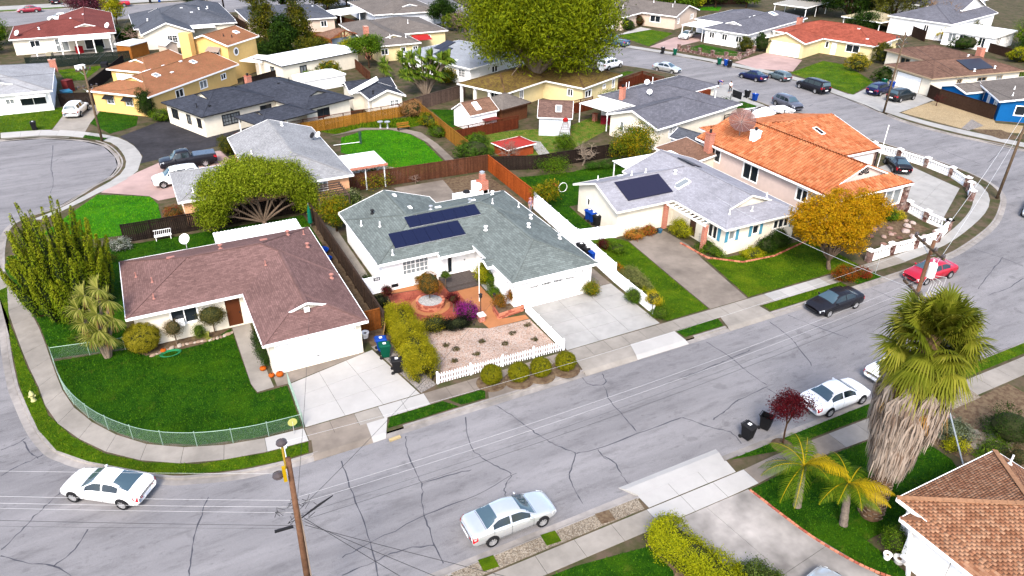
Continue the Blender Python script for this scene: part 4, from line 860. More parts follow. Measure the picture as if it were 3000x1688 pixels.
# ---- houses further back
h9=House('house','white house with pale grey hip roof at the left edge',(0,0),0,[Wing(-27,-9.3,114.4,131.8,'x','hh',2.7,.24),Wing(-19.5,-11,114.4,126,'y','dg',2.71,.24)],WHITEW,RPALE,openings=[(0,'S',-14.4,1.0,1.3,2,'w'),(0,'S',-11.8,3,.9,2.2,'w')])
h9.chimney(-9.4,128.5,.9,.7,1.0); b=MB(); b.box(-13.6,-10.2,113.6,114.9,2.15,2.25); b.build('awning',WHITEM,h9.root)
h10=House('house','cream house with red shingle roof beside the far street',(0,0),0,[Wing(-16.6,-.3,153.4,166.5,'x','hh',2.7,.26),Wing(-9.5,-.2,153.4,176,'y','dg',2.7,.28)],CREAM,RRED,openings=[(0,'S',-13,1.5,1,2.2,'w'),(0,'S',-9,2,.1,2.2,'s'),(0,'S',-4,3,.1,2.2,'s')])
b=MB(); b.box(-9.2,-1.2,149.6,153.8,2.45,2.55); b.build('patio_roof',WHITEM,h10.root); b=MB(); [b.box(x-.07,x+.07,149.7,149.84,0,2.45) for x in (-9,-6.6,-4,-1.4)]; b.box(-13,-9.2,149.6,149.75,1.9,2.0); b.box(-12.9,-12.75,149.6,149.75,0,1.9); b.build('patio_post',TRIM,h10.root)
[h10.cowl(*p) for p in ((-12,156.5),(-7,162))]; h10.vent(-5,167); h10.dish(-15.2,154.5,.5,.5,220); h10.dish(-1.3,156,.5,.5,220)
h11=House('house','pale house with slate grey roof and a front gable window',(0,0),0,[Wing(3.6,12.4,149,166,'y','gg',2.7,.4),Wing(2.8,20.8,155,172,'x','hh',2.72,.3),Wing(11.6,21,158,180,'y','hh',2.74,.32)],CREAM,RSLATE,openings=[(0,'S',8.6,1.7,.9,2.2,'g')])
[h11.cowl(*p) for p in ((5.5,158),(15,161),(17,165))]; [h11.vent(*p) for p in ((12,162),(13.5,160),(16.5,163))]
b=MB(); b.box(10.5,16.5,152.5,155.2,2.5,2.6); b.build('patio_roof',WHITEM,h11.root)
h12=House('house','tan house with slate roof behind the three columnar trees',(0,0),0,[Wing(22.8,39.6,153,170,'x','hh',2.7,.2)],BEIGE,RSLATE,openings=[(0,'S',37,1.2,1,2.1,'w')]); h12.chimney(31.8,157,1.4,1,.9); h12.pipe(25.5,160); h12.vent(38,166)
h13=House('house','beige L-shaped house with taupe roof and red brick chimney',(0,0),0,[Wing(38,46.2,123.5,146,'y','dh',2.7,.28),Wing(42,54.7,131.9,147,'x','hh',2.68,.24)],PALEY,RTAUPE,openings=[(0,'S',39.7,1.2,1.1,2.1,'w'),(0,'S',43,.9,1.1,2.1,'w'),(0,'S',45.2,.9,1.1,2.1,'w'),(1,'S',51,.8,1.2,2,'w')])
b=MB(); b.box(37.3,38.0,126.5,127.6,0,5.4); b.build('chimney',BRICK,h13.root); [h13.pipe(*p,.7) for p in ((44.2,125.6),(41.4,125.8),(48.4,136))]; b=MB(); b.mesh([(47.4,131.9,2.3),(50.6,131.9,2.3),(50.6,129.4,1.8),(47.4,129.4,1.8)],[(0,1,2,3)]); b.build('awning',flat('awning_red',pc(220,50,45),.6),h13.root)
h13b=House('house','grey-taupe roofed house by the bare street tree',(0,0),0,[Wing(47,62,152.5,171,'x','hh',2.7,.22),Wing(51,60.5,152,162,'y','dg',2.71,.26)],PALEB,RTAUPE)
h14=House('house','white house with pale blue-grey roof and solar panels beside the giant tree',(45.97,102.66),22,[Wing(0,14,0,16,'x','hh',2.7,.24)],WHITEW,RBLUE,openings=[(0,'W',2.2,1.4,1,2.2,'g'),(0,'S',2,1.1,.1,2.1,'d'),(0,'S',6,1.4,1.1,2.1,'w')])
h14.panels(1.6,9.6,1,3,1.6,1.0,PVD); h14.panels(3.4,11.4,2,2,1,1.6,PVD); [h14.vent(*p) for p in ((1.6,4.4),(5,3))]
h15=House('house','pale yellow house with mossy brown roof under the giant tree',(44.41,87.87),25,[Wing(0,11,0,8.6,'x','hh',2.7,.3,False),Wing(2.2,21,.2,8.4,'x','hh',2.7,.3),Wing(9.3,19.7,-6.5,8,'y','hh',2.7,.28)],PALEY,RMOSS,openings=[(1,'S',4.5,.8,.9,2.2,'w'),(1,'W',4,2.4,.1,2.2,'s'),(2,'W',-4,.9,1.1,2.1,'w'),(2,'S',11.2,1.6,1,2,'w'),(2,'S',15.4,.8,1.4,2,'w'),(2,'S',18,.7,1,2.2,'w')])
[MB().box(.25,.55,y-.16,y+.16,0,2.6).build('porch_post',TRIM,h15.root) for y in (.5,3,5.6,8.1)]; h15.dish(17,-4.5,.45,.5,210)
h16=House('house','cream house with mid grey L-shaped roof and brick chimney beside the upper street',(53.46,67.03),14,[Wing(0,13.8,-.5,7.6,'x','gh',2.7,.33),Wing(5.6,22.9,7.1,14.2,'x','hh',2.7,.3),Wing(9,17.4,-.4,13,'y','hh',2.7,.3)],CREAM,RMID,openings=[(0,'W',2.2,1.5,1.2,2.3,'g'),(0,'W',5.3,.7,1,2.2,'w'),(2,'S',11.5,2.2,1.1,2.2,'g'),(0,'S',3.5,1.4,1.0,2.3,'g'),(2,'E',3,2.2,1,2.2,'w')])
h16.chimney(6.2,10.5,.6,.6,1.4); h16.chimney(3.4,12.5,.5,.5,.9,cap=False); [h16.dish(*p,.36,.5,210) for p in ((9.4,8.6),(11.2,10.6))]; [h16.pipe(*p,.9) for p in ((14.6,2),(9.6,12.8),(13.5,11.5),(10.6,13.2))]
b=MB(); b.box(1.2,6.2,8.4,13.4,2.5,2.58); [b.box(x-.05,x+.05,y-.05,y+.05,0,2.5) for x,y in ((1.3,8.5),(3.7,8.5),(6,8.5),(1.3,13.3))]; b.build('patio_roof',WHITEM,h16.root)
b=MB(); b.box(17.6,20.4,6.6,7.1,0,2.6); b.build('timber_screen',mat('red_timber',pc(150,72,40),.9,.3,8),h16.root)
h17=House('house','tan house with taupe roof across the upper street',(103.49,126.52),26,[Wing(0,11.4,0,16,'y','gg',2.7,.28),Wing(-8.2,4,8,17,'x','gh',2.7,.28)],BEIGE,RTAUPE,openings=[(0,'W',5,2.4,1,2.3,'w'),(0,'S',2,.8,1,2.1,'w'),(0,'S',8.5,1.4,1.1,2.1,'w'),(1,'S',-.8,1.1,1,2.3,'w'),(1,'W',12.5,4.6,.02,2.1,'G')])
[h17.pipe(*p,.7) for p in ((-3,11),(5,8),(7,4),(4,3))]
h18=House('house','white house with grey roof and carport opposite the pink drive',(103.6,105.61),20,[Wing(0,26,0,9.5,'x','dh',2.7,.3),Wing(8,24,3,16,'y','hh',2.7,.25)],WHITEW,RMID,openings=[(0,'W',7.6,1.1,1,2.1,'w'),(0,'W',4.9,1.1,1,2.1,'w'),(0,'W',2,1.2,1,2.1,'w'),(0,'S',6.5,1,1,2.1,'w'),(0,'S',11,1.4,1,2.1,'w')])
h18.skylight(18,4,1.6,1.4); [h18.vent(*p) for p in ((10,5),(13,5.6))]; b=MB(); b.box(.5,8.5,9.6,14.5,2.5,2.6); [b.box(x-.06,x+.06,y-.06,y+.06,0,2.5) for x,y in ((.7,9.8),(.7,14.3),(4.5,14.3))]; b.build('carport_roof',WHITEM,h18.root)
for y in (7.6,4.9,2):
    for q in (-.75,.75): b=MB(); b.box(.39,.41,y+q-.14,y+q+.14,.95,2.15); b.build('shutter',flat('shutter_grey',(.4,.4,.42),.6),h18.root)
h19=House('house','cream house with terracotta tile roof and white double garage',(107.54,95.42),18,[Wing(-.2,9,0,7.7,'x','gh',2.7,.36),Wing(7,19.4,-9.3,10,'y','hh',2.7,.32)],PALEY,REDTILE,openings=[(0,'W',3.8,5.4,.02,2.2,'G'),(1,'W',-2,1.0,.1,2.2,'d'),(1,'W',-5.4,2.4,1,2.3,'w'),(1,'S',12,1.2,1.1,2.1,'w'),(1,'S',15.5,1.2,1.1,2.1,'w'),(1,'W',-.7,.6,1.1,2.2,'w')]); h19.chimney(13.4,8,1,.8,1.1); [h19.vent(*p) for p in ((12,-4),(9,-7))]
h20=House('house','cream house with brown tile roof and black panels above two parked SUVs',(105.55,69.12),-8,[Wing(0,18.5,0,9.6,'x','hh',2.7,.3),Wing(8.4,19,3,18.6,'y','hh',2.7,.28)],CREAM,RCONC,trim=TANTR,openings=[(0,'W',4.6,4.8,.02,2.2,'G'),(0,'S',6,.9,1.1,2.1,'w'),(0,'S',10.5,1.8,1.1,2.1,'w'),(1,'W',14,2,1,2.2,'w'),(0,'S',14,1.2,1.1,2.1,'w')])
h20.panels(8.4,1.2,3,1,1.6,3.0,PVD,gap=.004); h20.chimney(14.6,5.4,.9,.9,1.3); [h20.cowl(*p) for p in ((9,.9),(13.4,1.2),(12.5,5.6))]
h21=House('house','bright blue house with grey roof at the right edge',(102.8,57.06),-42,[Wing(0,13,0,11,'y','gg',2.7,.2)],BLUEW,RTAUPE,openings=[(0,'W',2.4,1.2,1,2.1,'w'),(0,'W',5.4,1.0,1,2.1,'w'),(0,'W',8.4,1.4,1,2.1,'w'),(0,'S',3.6,2.6,.9,2.2,'w')]); [h21.pipe(*p) for p in ((2,2),(3,5),(5,4))]
sh=House('shed','bright blue garden shed with grey roof behind the brown fence',(104.9,63.2),-8,[Wing(-.3,4.4,-.4,4.2,'x','gg',2.2,.28,ov=.2)],BLUEW,RTAUPE,cat='shed')
h22=House('house','grey house with white flat-roofed sunroom at the upper right',(144.75,84.9),13,[Wing(0,11,0,9.6,'f','',2.7,0,ov=.3),Wing(3,26,9.2,22,'x','hg',3.4,.36),Wing(14,26,12,30,'y','gg',4.6,.36)],WHITEW,RMID,openings=[(0,'W',7.6,1.4,.8,2.3,'w'),(0,'W',5.6,1.4,.8,2.3,'w'),(0,'W',3.9,1.0,.8,2.3,'w'),(0,'W',2.2,1.2,.8,2.3,'w'),(0,'S',3,2.4,.8,2.3,'b'),(0,'S',7.5,2.4,.8,2.3,'b'),(1,'W',14,1,1.4,2.6,'w')])
b=MB(); b.box(-.05,11.05,-.05,9.4,2.72,2.78); b.build('flat_roof',WHITEM,h22.root)
h23=House('house','grey gabled house behind the bare tree at the top right',(163.63,104.05),15,[Wing(0,14,0,12,'y','dg',2.8,.36),Wing(8,26,4,18,'x','hg',3.0,.36)],PALEB,RMID,openings=[(0,'S',4,1.4,1,2.2,'w')])
h24=House('house','white building with almost flat white roof behind the charcoal house',(20.87,116.07),22,[Wing(0,15,0,8,'x','gg',2.6,.07,ov=.3)],CREAM,WHITEM,trim=DKTRIM,fascia=.14,openings=[(0,'W',3,1,.2,2,'s'),(0,'S',4,1.2,.2,2,'s')],cat='house')
def posts(root,pts,h):
    for x,y in pts: q=MB(); q.box(x-.06,x+.06,y-.06,y+.06,0,h); q.build('post',TRIM,root)
# ---- sheds and small roofs
def shed(name,label,loc,rot,w,d,wall,roof,e=2.1,p=.6,dirn='y',ops=(),ends='gg',ov=.22,cat='shed'):
    return House(name,label,loc,rot,[Wing(-w/2,w/2,-d/2,d/2,dirn,ends,e,p,ov=ov)],wall,roof,openings=ops,cat=cat,fascia=.12)
s1=shed('shed','white shed with tan roof and white skylight by the orange fence',(38.6,84.8),12,4.6,4.0,WHITEW,RBRN2,2.1,.62,'x'); s1.skylight(-.5,-.9,.7,1.3,WHITEM)
b=MB(); b.box(-.3,1.8,-2.9,-1.7,1.25,1.33); b.build('lean_to_roof',flat('red_panel',pc(150,52,48),.6),s1.root)
s2=House('gazebo','brown timber gazebo with hipped roof between the two white sheds',(43.4,86.2),18,[Wing(-2.7,2.7,-2.4,2.4,'x','hh',2.1,.5,ov=.35)],mat('gazebo_wood',pc(132,84,56),.85,.25,6),RTAUPE,cat='gazebo',trim=flat('gazebo_trim',pc(96,64,46),.7))
s3=shed('shed','pale blue shed with steep brown roof and gridded window',(45.6,78.4),15,3.9,3.9,PALEB,shingle('shingle_brn3',pc(150,120,110)),2.3,.85,'x',[(0,'E',.3,1.1,1.0,2.1,'g')]) if False else shed('shed','pale blue shed with steep brown roof and gridded window',(46.6,78.2),58,3.9,4.3,PALEB,shingle('shingle_brn3',pc(150,120,110)),2.35,.85,'y',[(0,'S',.3,1.2,1.0,2.0,'g')]); s3.skylight(-.95,-.4,.7,.9)
s4=House('playhouse','red-roofed wooden playhouse behind the bare shrub',(38.12,73.08),10,[Wing(-2.1,2.1,-1.6,1.6,'x','hh',1.3,.35,ov=.25)],mat('playhouse_wood',pc(214,104,60),.8,.2,6),flat('playhouse_red',pc(206,74,66),.6),cat='playhouse',fascia=.1)
s5=House('shed','tan shingle shed roof behind the pale grey roofed house',(53.0,59.6),14,[Wing(-3.2,2.4,-1.8,2.6,'S','',2.0,.18,ov=.2)],CREAM,RBRN2,cat='shed',openings=[(0,'W',.5,1.6,.9,1.7,'w')])
s6=shed('shed','white shed with charcoal roof beside the fruiting tree',(56.4,63.6),14,3.4,4.2,PALEB,RSLATE,2.1,.5,'y')
s7=House('shed','small orange-walled shed with white sheet roof',(1.81,145.64),46,[Wing(-2.2,2.2,-1.6,1.6,'f','',2.3,0,ov=.15)],mat('shed_orange',pc(206,130,60),.8,.1),WHITEM,cat='shed')
s8=shed('shed','small white storage shed beside the yellow house',(7.27,143.89),30,2.6,2.6,BEIGE,WHITEM,1.9,.5,'y')
s9=House('gazebo','backyard gazebo with brown roof and hanging tarp',(35.21,136.49),15,[Wing(-3,3,-2.6,2.6,'y','gh',2.6,.4,False)],BEIGE,RBRN2,cat='gazebo',trim=flat('gaz_trim',pc(176,110,80),.7))
b=MB(); [b.box(x-.1,x+.1,y-.1,y+.1,0,2.6) for x in (-2.6,2.6) for y in (-2.2,2.2)]
for t in range(5): a=math.pi*(t+1)/6; b.beam((0,-2.5,2.6),(2.4*math.cos(a),-2.5,2.6+.95*math.sin(a)),.08,.1)
b.build('frame',flat('gaz_wood',pc(196,120,84),.7),s9.root); b=MB(); b.mesh([(-2.6+5.2*i/8,-2.35+.07*((i*7)%3),2.5-.0*j) if j==0 else (-2.6+5.2*i/8,-2.35+.12*((i*5)%3),.35) for j in (0,1) for i in range(9)],[(i,i+1,9+i+1,9+i) for i in range(8)]); b.build('tarp',flat('tarp_grey',pc(150,165,180),.35),s9.root)
s10=House('canopy','white patio canopy beyond the yellow playset',(44.74,160.65),20,[Wing(-5,5,-3,3,'f','',2.6,0,False)],BEIGE,WHITEM,cat='canopy')
posts(s10.root,[(x,y) for x in (-4.7,0,4.7) for y in (-2.8,2.8)],2.55)
s11=House('canopy','white flat canopy in the yard behind the terracotta roof',(142.83,130.39),20,[Wing(-6,6,-4,4,'f','',2.6,0,False)],BEIGE,flat('canopy_cream',pc(214,208,196),.7),cat='canopy'); posts(s11.root,[(x,y) for x in (-5.7,0,5.7) for y in (-3.7,3.7)],2.55)
s12=House('pavilion','round cream tent roof beyond the terracotta house',(143.72,111.34),10,[Wing(-4.5,4.5,-4.5,4.5,'x','hh',2.3,.3,False)],BEIGE,flat('tent_cream',pc(222,206,168),.8),cat='pavilion'); posts(s12.root,[(x,y) for x in (-4,4) for y in (-4,4)],2.4)
s13=House('storage_tent','white tent shelter behind the charcoal house',(25.44,112.09),15,[Wing(-3.4,3.4,-2,2,'x','hh',1.8,.3,ov=.1)],WHITEW,flat('tent_white',(.8,.8,.8),.7),cat='tent')
s14=House('boat_cover','white covered trailer by the lattice fence',(75.37,70.75),-10,[Wing(-3.2,3.2,-1.2,1.2,'x','hh',1.3,.35,ov=.1)],WHITEW,flat('tent_white2',(.76,.76,.78),.7),cat='trailer')
# ================================================================ vehicles
RUB=flat('tyre_rubber',(.012,.012,.013),.8); RIM=flat('alloy',(.45,.45,.46),.3,.7); BLACKP=flat('black_plastic',(.015,.015,.016),.6)
CGLASS=flat('car_glass',(.01,.016,.02),.05,0,.8); WGLASS=flat('windscreen_glass',(.035,.06,.075),.04,0,1.2); LAMP=flat('headlamp',(.62,.65,.68),.1,0,.7); TAIL=flat('tail_lamp',(.32,.006,.012),.2,0,.6); PLATE=flat('licence_plate',(.7,.7,.72),.5); CHROME=flat('chrome',(.6,.6,.62),.2,.9)
def paint(name,c,metal=.2): 
    if 'paint_'+name not in _m:
        m,nt,b=base('paint_'+name,.2,metal,.2 if max(c)<.2 else .4,.05 if max(c)<.2 else .5); p=pos(nt); o=mixc(nt,mul(c,.94),mul(c,1.04),noise(nt,p,3,2)); nt.links.new(o,b.inputs['Base Color']); _m['paint_'+name]=m
    return _m['paint_'+name]
# station: t along the length from the nose, plan width, sill z, belt z, top z, roof half width share
CARS={
'sedan':dict(L=4.75,W=1.82,wheel=.33,ax=(.19,.785),S=[(0,.76,.34,.56,.6,.62),(.025,.9,.24,.64,.69,.68),(.10,.97,.2,.74,.81,.72),(.26,1,.2,.86,.94,.76),(.42,1,.2,.91,1.39,.66),(.55,1,.2,.93,1.46,.66),(.69,1,.2,.95,1.40,.64),(.835,.99,.22,.97,1.06,.72),(.95,.96,.24,.93,1.03,.72),(.985,.9,.3,.84,.94,.7),(1,.8,.4,.7,.78,.6)],ws=(.27,.425),rw=(.69,.825),sg=((.33,.545),(.565,.76))),
'coupe':dict(L=4.6,W=1.83,wheel=.34,ax=(.19,.80),S=[(0,.74,.32,.52,.57,.62),(.03,.9,.22,.62,.67,.68),(.12,.97,.19,.72,.80,.72),(.28,1,.19,.84,.92,.76),(.44,1,.19,.89,1.33,.64),(.55,1,.19,.91,1.40,.64),(.68,1,.19,.94,1.36,.62),(.90,.98,.22,.98,1.08,.68),(.97,.93,.26,.93,1.02,.68),(1,.82,.4,.72,.8,.6)],ws=(.29,.445),rw=(.68,.88),sg=((.35,.55),(.57,.76))),
'suv':dict(L=4.8,W=1.93,wheel=.37,ax=(.18,.79),S=[(0,.78,.38,.72,.78,.64),(.03,.92,.28,.84,.9,.7),(.11,.98,.25,.95,1.02,.74),(.24,1,.25,1.04,1.12,.78),(.37,1,.25,1.06,1.62,.72),(.5,1,.25,1.07,1.72,.72),(.72,1,.25,1.09,1.72,.71),(.90,.99,.27,1.1,1.62,.7),(.97,.96,.3,1.08,1.16,.74),(.99,.92,.34,.98,1.06,.7),(1,.86,.42,.8,.86,.64)],ws=(.245,.375),rw=(.905,.962),sg=((.30,.475),(.495,.68),(.70,.86))),
'van':dict(L=5.5,W=2.0,wheel=.39,ax=(.17,.77),S=[(0,.84,.4,.82,.88,.68),(.03,.94,.3,.94,1.0,.74),(.10,.98,.27,1.04,1.1,.76),(.22,1,.27,1.1,1.18,.8),(.32,1,.27,1.12,1.76,.76),(.45,1,.27,1.13,1.86,.76),(.75,1,.27,1.14,1.87,.76),(.955,.99,.3,1.15,1.8,.75),(.985,.96,.32,1.12,1.2,.76),(.995,.94,.36,1.0,1.06,.74),(1,.88,.44,.82,.88,.7)],ws=(.225,.325),rw=(.958,.982),sg=((.27,.43),(.45,.64),(.66,.90))),
'hatch':dict(L=3.9,W=1.72,wheel=.32,ax=(.18,.82),S=[(0,.74,.34,.62,.66,.6),(.03,.9,.24,.74,.8,.68),(.13,.97,.2,.84,.9,.72),(.25,1,.2,.92,.98,.76),(.35,1,.2,.95,1.36,.72),(.5,1,.2,.96,1.44,.72),(.8,.99,.2,.99,1.42,.7),(.92,.97,.24,1.0,1.34,.68),(.97,.94,.28,.96,1.02,.7),(1,.84,.4,.74,.8,.62)],ws=(.255,.355),rw=(.925,.966),sg=((.3,.53),(.55,.86))),
'pickup':dict(L=5.85,W=2.0,wheel=.4,ax=(.165,.775),S=[(0,.86,.44,.9,.96,.7),(.02,.95,.34,1.0,1.06,.76),(.09,.98,.32,1.08,1.15,.78),(.2,1,.32,1.13,1.2,.8),(.3,1,.32,1.16,1.8,.74),(.4,1,.32,1.18,1.9,.74),(.53,1,.32,1.18,1.86,.72),(.575,1,.32,1.19,1.26,.84),(.62,1,.32,1.2,1.24,.86),(.94,.99,.34,1.2,1.24,.86),(.985,.97,.4,1.16,1.2,.84),(1,.94,.5,1.0,1.04,.8)],ws=(.205,.305),rw=(.532,.572),sg=((.24,.385),(.4,.52)))}
def _stations(D):
    S=D['S'];out=[]
    for i in range(len(S)-1):
        a,b,c,d=S[max(i-1,0)],S[i],S[i+1],S[min(i+2,len(S)-1)]; n=max(2,int((c[0]-b[0])*D['L']/.13))
        for k in range(n):
            t=k/n; v=[b[j]+(c[j]-b[j])*t for j in range(6)]
            for j in range(1,6):
                m0=(c[j]-a[j])/max(1e-6,c[0]-a[0])*(c[0]-b[0]); m1=(d[j]-b[j])/max(1e-6,d[0]-b[0])*(c[0]-b[0])
                h=b[j]*(2*t**3-3*t*t+1)+m0*(t**3-2*t*t+t)+c[j]*(-2*t**3+3*t*t)+m1*(t**3-t*t); v[j]=v[j]*.45+h*.55
            out.append(v)
    out.append(list(S[-1])); return out
def _sec(D,v):
    t,w,sill,belt,top,rw=v; hw=D['W']/2*w; x=D['L']/2-t*D['L']; cab=max(0,min(1,(top-belt-.12)/.3))
    r=rw*D['W']/2
    return [(x,0,sill),(x,hw*.84,sill),(x,hw*.97,sill+.1),(x,hw,sill+(belt-sill)*.55),(x,hw*.985,belt-.07),(x,hw*(.93-.02*cab),belt),(x,r*(1-.0*cab)+(1-cab)*(hw*.86-r)*.6,top-.07*cab-.015),(x,r*.86,top-.005),(x,r*.45,top+.022),(x,0,top+.03)]
_carmesh={}
def _car_parts(kind):
    if kind in _carmesh: return _carmesh[kind]
    D=CARS[kind]; st=_stations(D); secs=[_sec(D,v) for v in st]; n=len(secs[0]); P={}
    b=MB(); vs=[];fs=[]; m=2*n-2
    for s in secs: vs+=[(x,y,z) for x,y,z in s]+[(x,-y,z) for x,y,z in s[-2:0:-1]]
    for i in range(len(secs)-1):
        for k in range(m): fs.append((i*m+k,i*m+(k+1)%m,(i+1)*m+(k+1)%m,(i+1)*m+k))
    fs.append(tuple(range(m))); fs.append(tuple((len(secs)-1)*m+k for k in range(m))[::-1]); b.mesh(vs,[f[::-1] for f in fs]); P['body']=(b,True)
    ts=[v[0] for v in st]
    def interp(t):
        i=max(j for j in range(len(ts)-1) if ts[j]<=t+1e-9); f=(t-ts[i])/(ts[i+1]-ts[i]); return [tuple(a+(c-a)*f for a,c in zip(p,q)) for p,q in zip(secs[i],secs[i+1])]
    def span(t0,t1): return [t0]+[t for t in ts if t0+.004<t<t1-.004]+[t1]
    def across(t0,t1,nm,off):
        b=MB();tt=span(t0,t1);rows=[]
        for t in tt:
            s=interp(t); r=[(x,y*.955,z) for x,y,z in s[6:]]; rows.append(r+[(x,-y,z) for x,y,z in r[-2::-1]])
        k=len(rows[0]); b.mesh([(x+off[0],y,z+off[1]) for r in rows for x,y,z in r],[(i*k+j,i*k+j+1,(i+1)*k+j+1,(i+1)*k+j) for i in range(len(rows)-1) for j in range(k-1)]); P[nm]=(b,True)
    across(*D['ws'],'windscreen',(.012,.012)); across(*D['rw'],'rear_window',(-.012,.012) if kind!='pickup' else (-.02,.004))
    for i,(a,c) in enumerate(D['sg']):
        for sd in (1,-1):
            b=MB();rows=[]
            for t in span(a,c):
                s=interp(t);p,q=s[5],s[6]; rows.append([tuple(p[j]+(q[j]-p[j])*f for j in range(3)) for f in (.12,.5,.93)])
            b.mesh([(x,sd*(y+.012),z+.004) for r in rows for x,y,z in r],[(i2*3+j,i2*3+j+1,(i2+1)*3+j+1,(i2+1)*3+j) for i2 in range(len(rows)-1) for j in range(2)]); P['side_window.%d%d'%(i,sd)]=(b,False)
    L,W=D['L'],D['W']; s0=interp(.02);bz=s0[5][2]
    for sd in (1,-1):
        s1=interp(.012);s2=interp(.075); b=MB(); p=[s1[5],s2[5],s2[4],s1[4]]
        y0=s1[5][1]*.55; b.mesh([(s1[5][0]+.02,sd*y0,s1[5][2]+.02),(s1[5][0]+.01,sd*(s1[5][1]+.03),s1[5][2]+.02),(s2[5][0],sd*(s2[5][1]+.045),s2[5][2]+.01),(s2[4][0],sd*(s2[4][1]+.012),s2[4][2]-.07),(s1[4][0]+.012,sd*(s1[4][1]+.014),s1[4][2]-.07),(s1[4][0]+.035,sd*y0,s1[4][2]-.05)],[(0,1,4,5),(1,2,3,4)]); P['headlight.%d'%sd]=(b,False)
        s1=interp(.99);s2=interp(.945); b=MB(); y0=s1[5][1]*.58
        b.mesh([(s1[5][0]-.03,sd*y0,s1[5][2]+.02),(s1[5][0]-.02,sd*(s1[5][1]+.035),s1[5][2]+.02),(s2[5][0],sd*(s2[5][1]+.05),s2[5][2]-.005),(s2[4][0],sd*(s2[4][1]+.03),s2[4][2]-.15),(s1[4][0]-.02,sd*(s1[4][1]+.045),s1[4][2]-.16),(s1[4][0]-.06,sd*y0,s1[4][2]-.13)],[(0,1,4,5),(1,2,3,4)]); P['taillight.%d'%sd]=(b,False)
        x=L/2-(D['ws'][0]+.07)*L; s=interp(D['ws'][0]+.07); b=MB(); b.lathe([(.02,-.07),(.1,-.05),(.11,.04),(.03,.08)],(0,0,0),8); b.v=[(x+vx*.55,sd*(s[5][1]+.1)+vy*.9,s[5][2]+.08+vz) for vx,vy,vz in b.v]; P['mirror.%d'%sd]=(b,True)
    b=MB(); s=interp(1.0); b.box(s[3][0]-.03,s[3][0]-.012,-.26,.26,s[4][2]-.16,s[4][2]-.02); P['licence_plate']=(b,False)
    b=MB(); s=interp(0.0); b.box(s[3][0]-.0,s[3][0]+.02,-.5,.5,s[3][2]-.04,s[4][2]-.0); P['grille']=(b,False)
    b=MB(); gaps=[D['sg'][0][0]-.03]+[(p[1]+q[0])/2 for p,q in zip(D['sg'],D['sg'][1:])]+[min(D['sg'][-1][1]+.0,.8)]
    for t in gaps:
        s=interp(t)
        for sd in (1,-1): q=[(x,sd*(y+.006),z) for x,y,z in s[2:6]]; b.mesh([(x-.009,y,z) for x,y,z in q]+[(x+.009,y,z) for x,y,z in q],[(k,k+1,5+k,4+k) for k in range(3)])
    for t in (D['ws'][0]-.015,D['rw'][1]+.012):
        if t<.97: s=interp(t); q=[(x,y*.97,z+.006) for x,y,z in s[6:]]; q=q+[(x,-y,z) for x,y,z in q[-2::-1]]; n2=len(q); b.mesh([(x-.009,y,z) for x,y,z in q]+[(x+.009,y,z) for x,y,z in q],[(k,k+1,n2+1+k,n2+k) for k in range(n2-1)])
    P['panel_gap']=(b,False)
    for t in gaps[:-1]:
        for sd in (1,-1): s=interp(t+.075); b=MB(); b.box(-.1,.1,-.018,.018,-.02,.02); b.v=[(s[4][0]+x,sd*(s[4][1]+.008)+y,s[4][2]-.06+z) for x,y,z in b.v]; P['door_handle.%d%d'%(int(t*100),sd)]=(b,False)
    for i,a in enumerate(D['ax']):
        for sd in (1,-1):
            b=MB(); x=L/2-a*L; r=D['wheel']*1.16; N=16; y=sd*(W/2*interp(a)[3][1]/(W/2)+.004); c=[(x+r*math.cos(math.pi*k/N*1.0),y,D['wheel']+r*math.sin(math.pi*k/N)) for k in range(N+1)]
            b.mesh(c+[(x+r,y,interp(a)[2][2]),(x-r,y,interp(a)[2][2])],[tuple(range(N+1))+(N+2,N+1)]); P['wheel_arch.%d%d'%(i,sd)]=(b,False)
    _carmesh[kind]=P; return P
wheel_m={}
def wheel_mesh(r):
    if r not in wheel_m:
        b=MB(); w=.22; b.lathe([(r*.66,0),(r*.95,0),(r,.03),(r,w-.03),(r*.95,w),(r*.66,w)],(0,0,0),20,ring=True); t=b.build('wheel',RUB); d=t.data; bpy.data.objects.remove(t)
        b=MB(); b.lathe([(.02,.0),(r*.67,.0),(r*.67,.205),(r*.62,.205),(r*.6,.16),(.06,.15),(.06,.19),(.02,.19)],(0,0,0),20)
        for k in range(7): a=2*math.pi*k/7; b.beam((.05*math.cos(a),.05*math.sin(a),.185),(r*.62*math.cos(a),r*.62*math.sin(a),.19),.06,.03)
        t=b.build('rim',RIM); d2=t.data; bpy.data.objects.remove(t)
        wheel_m[r]=(d,d2)
    return wheel_m[r]
_cardata={}
